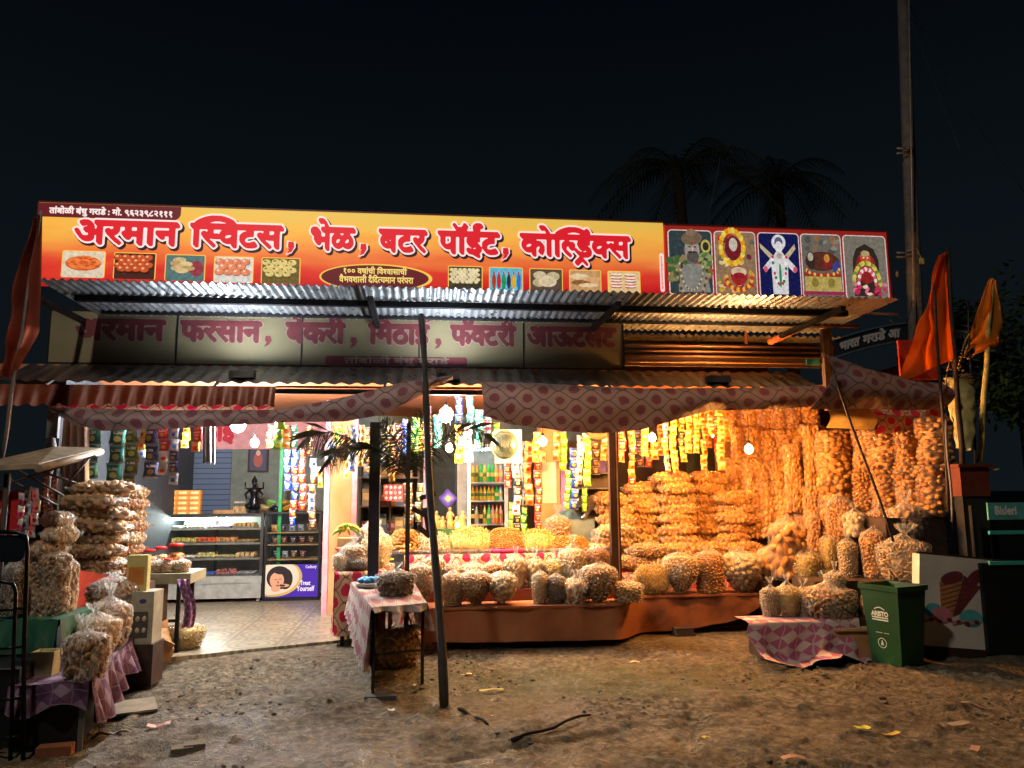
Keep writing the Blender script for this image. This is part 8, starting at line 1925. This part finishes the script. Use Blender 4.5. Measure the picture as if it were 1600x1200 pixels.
scrap('wrapper', 'long yellow wrapper strip right of the crooked pole', 768, 1083, (0.20, 0.03, 0.008), yp, 0.05, 'wrapper', 4)
scrap('paper_scrap', 'cream scrap lying on the mossy patch', 992, 1036, (0.09, 0.04, 0.01), paint(226, 210, 160), -0.1, seed=5)
scrap('paper_scrap', 'tiny white scrap further right on the mossy patch', 1077, 1027, (0.04, 0.03, 0.01), wp, 0.3, seed=6)
scrap('wrapper', 'bright yellow green wrapper on the right mud', 1348, 1145, (0.10, 0.06, 0.012), paint(190, 200, 40, 0.4), 0.3, 'wrapper', 7)
scrap('wrapper', 'longer golden wrapper beside the yellow green one', 1392, 1149, (0.14, 0.04, 0.012), paint(226, 190, 70, 0.4), 0.25, 'wrapper', 8)
scrap('newspaper', 'grey torn newspaper piece on the far right mud', 1497, 1139, (0.17, 0.07, 0.006), paint(150, 140, 124, .8), 0.15, 'newspaper', 9)
scrap('leaf_scrap', 'curled tan scrap near the lower right corner', 1524, 1175, (0.08, 0.05, 0.02), kp, 0.5, seed=10)
scrap('wrapper', 'pinkish speckled wrapper at the bottom edge', 1240, 1191, (0.14, 0.05, 0.015), kp, -0.1, 'wrapper', 11)
scrap('wrapper', 'small yellow wrapper in the wheel ruts', 1103, 1157, (0.05, 0.03, 0.01), yp, 0.4, 'wrapper', 12)
scrap('plastic_scrap', 'crumpled white plastic beside the pink checked cloth', 1322, 1027, (0.18, 0.07, 0.03), wp, 0.1, seed=13)
scrap('paper_scrap', 'white speck of paper near the flat stone', 646, 1074, (0.05, 0.03, 0.01), wp, 0.9, seed=14)
scrap('plastic_scrap', 'reddish white plastic scrap right of the bench foot', 248, 1133, (0.15, 0.07, 0.02), paint(190, 120, 100, .5), 0.2, seed=15)
for lab, a, b, r, c in (('thin pale stick lying in the middle of the mud', (1000, 1113), (1044, 1123), 0.006, (170, 140, 100)), ('long thin pale stick on the right mud', (1503, 1107), (1582, 1114), 0.006, (176, 150, 120)), ('dark stick lying right of the crooked pole', (718, 1112), (762, 1134), 0.016, (50, 42, 34)), ('long charred branch lying in the lower middle mud', (800, 1160), (922, 1118), 0.014, (36, 30, 26)), ('pale plank edge near the bench foot', (150, 1152), (205, 1144), 0.012, (170, 150, 120))):
    A1, B1 = gnd(*a), gnd(*b); p, q = Vector(A1), Vector(B1); mb = MB(); mb.tube([(p + (q - p) * (k / 6)) - p + Vector((0, 0, r + 0.012 * math.sin(k * 1.7))) for k in range(7)], [r * (1 - 0.06 * k) for k in range(7)], 6); tag(mb.build('dry_stick', paint(*c, .8), None, tuple(p)), lab, 'stick')
for i, (u, v, rz_) in enumerate(((284, 1174, 0.3), (304, 1168, 0.25))): s, w, g_ = gnd(u, v); mb = MB(); mb.box((0, 0, 0.01), (0.13, 0.10, 0.05), 0, rz_); tag(mb.build('half_brick', paint(110, 100, 84, .9), None, (s, w, g_)), ['left', 'right'][i] + ' one of two worn bricks sunk in the mud at lower left', 'brick')
for i, (u, v, rz_) in enumerate(((84, 1163, 0.1), (86, 1178, 0.15))): s, w, g_ = gnd(u, v); mb = MB(); mb.box((0, 0, 0.035 ), (0.20, 0.10, 0.07), 0, rz_); tag(mb.build('red_brick', paint(130, 76, 50, .9), None, (s, w, g_)), ['farther', 'nearer'][i] + ' reddish brick on the ground by the bench leg', 'brick')
s, w, g_ = gnd(196, 1112); mb = MB(); mb.box((0, 0, 0.012), (0.42, 0.34, 0.016), 0, 0.4, 0.04); tag(mb.build('flat_board', paint(130, 118, 98, .85), None, (s, w, g_ + 0.01)), 'flat grey board lying on the mud beside the purple bench', 'board')
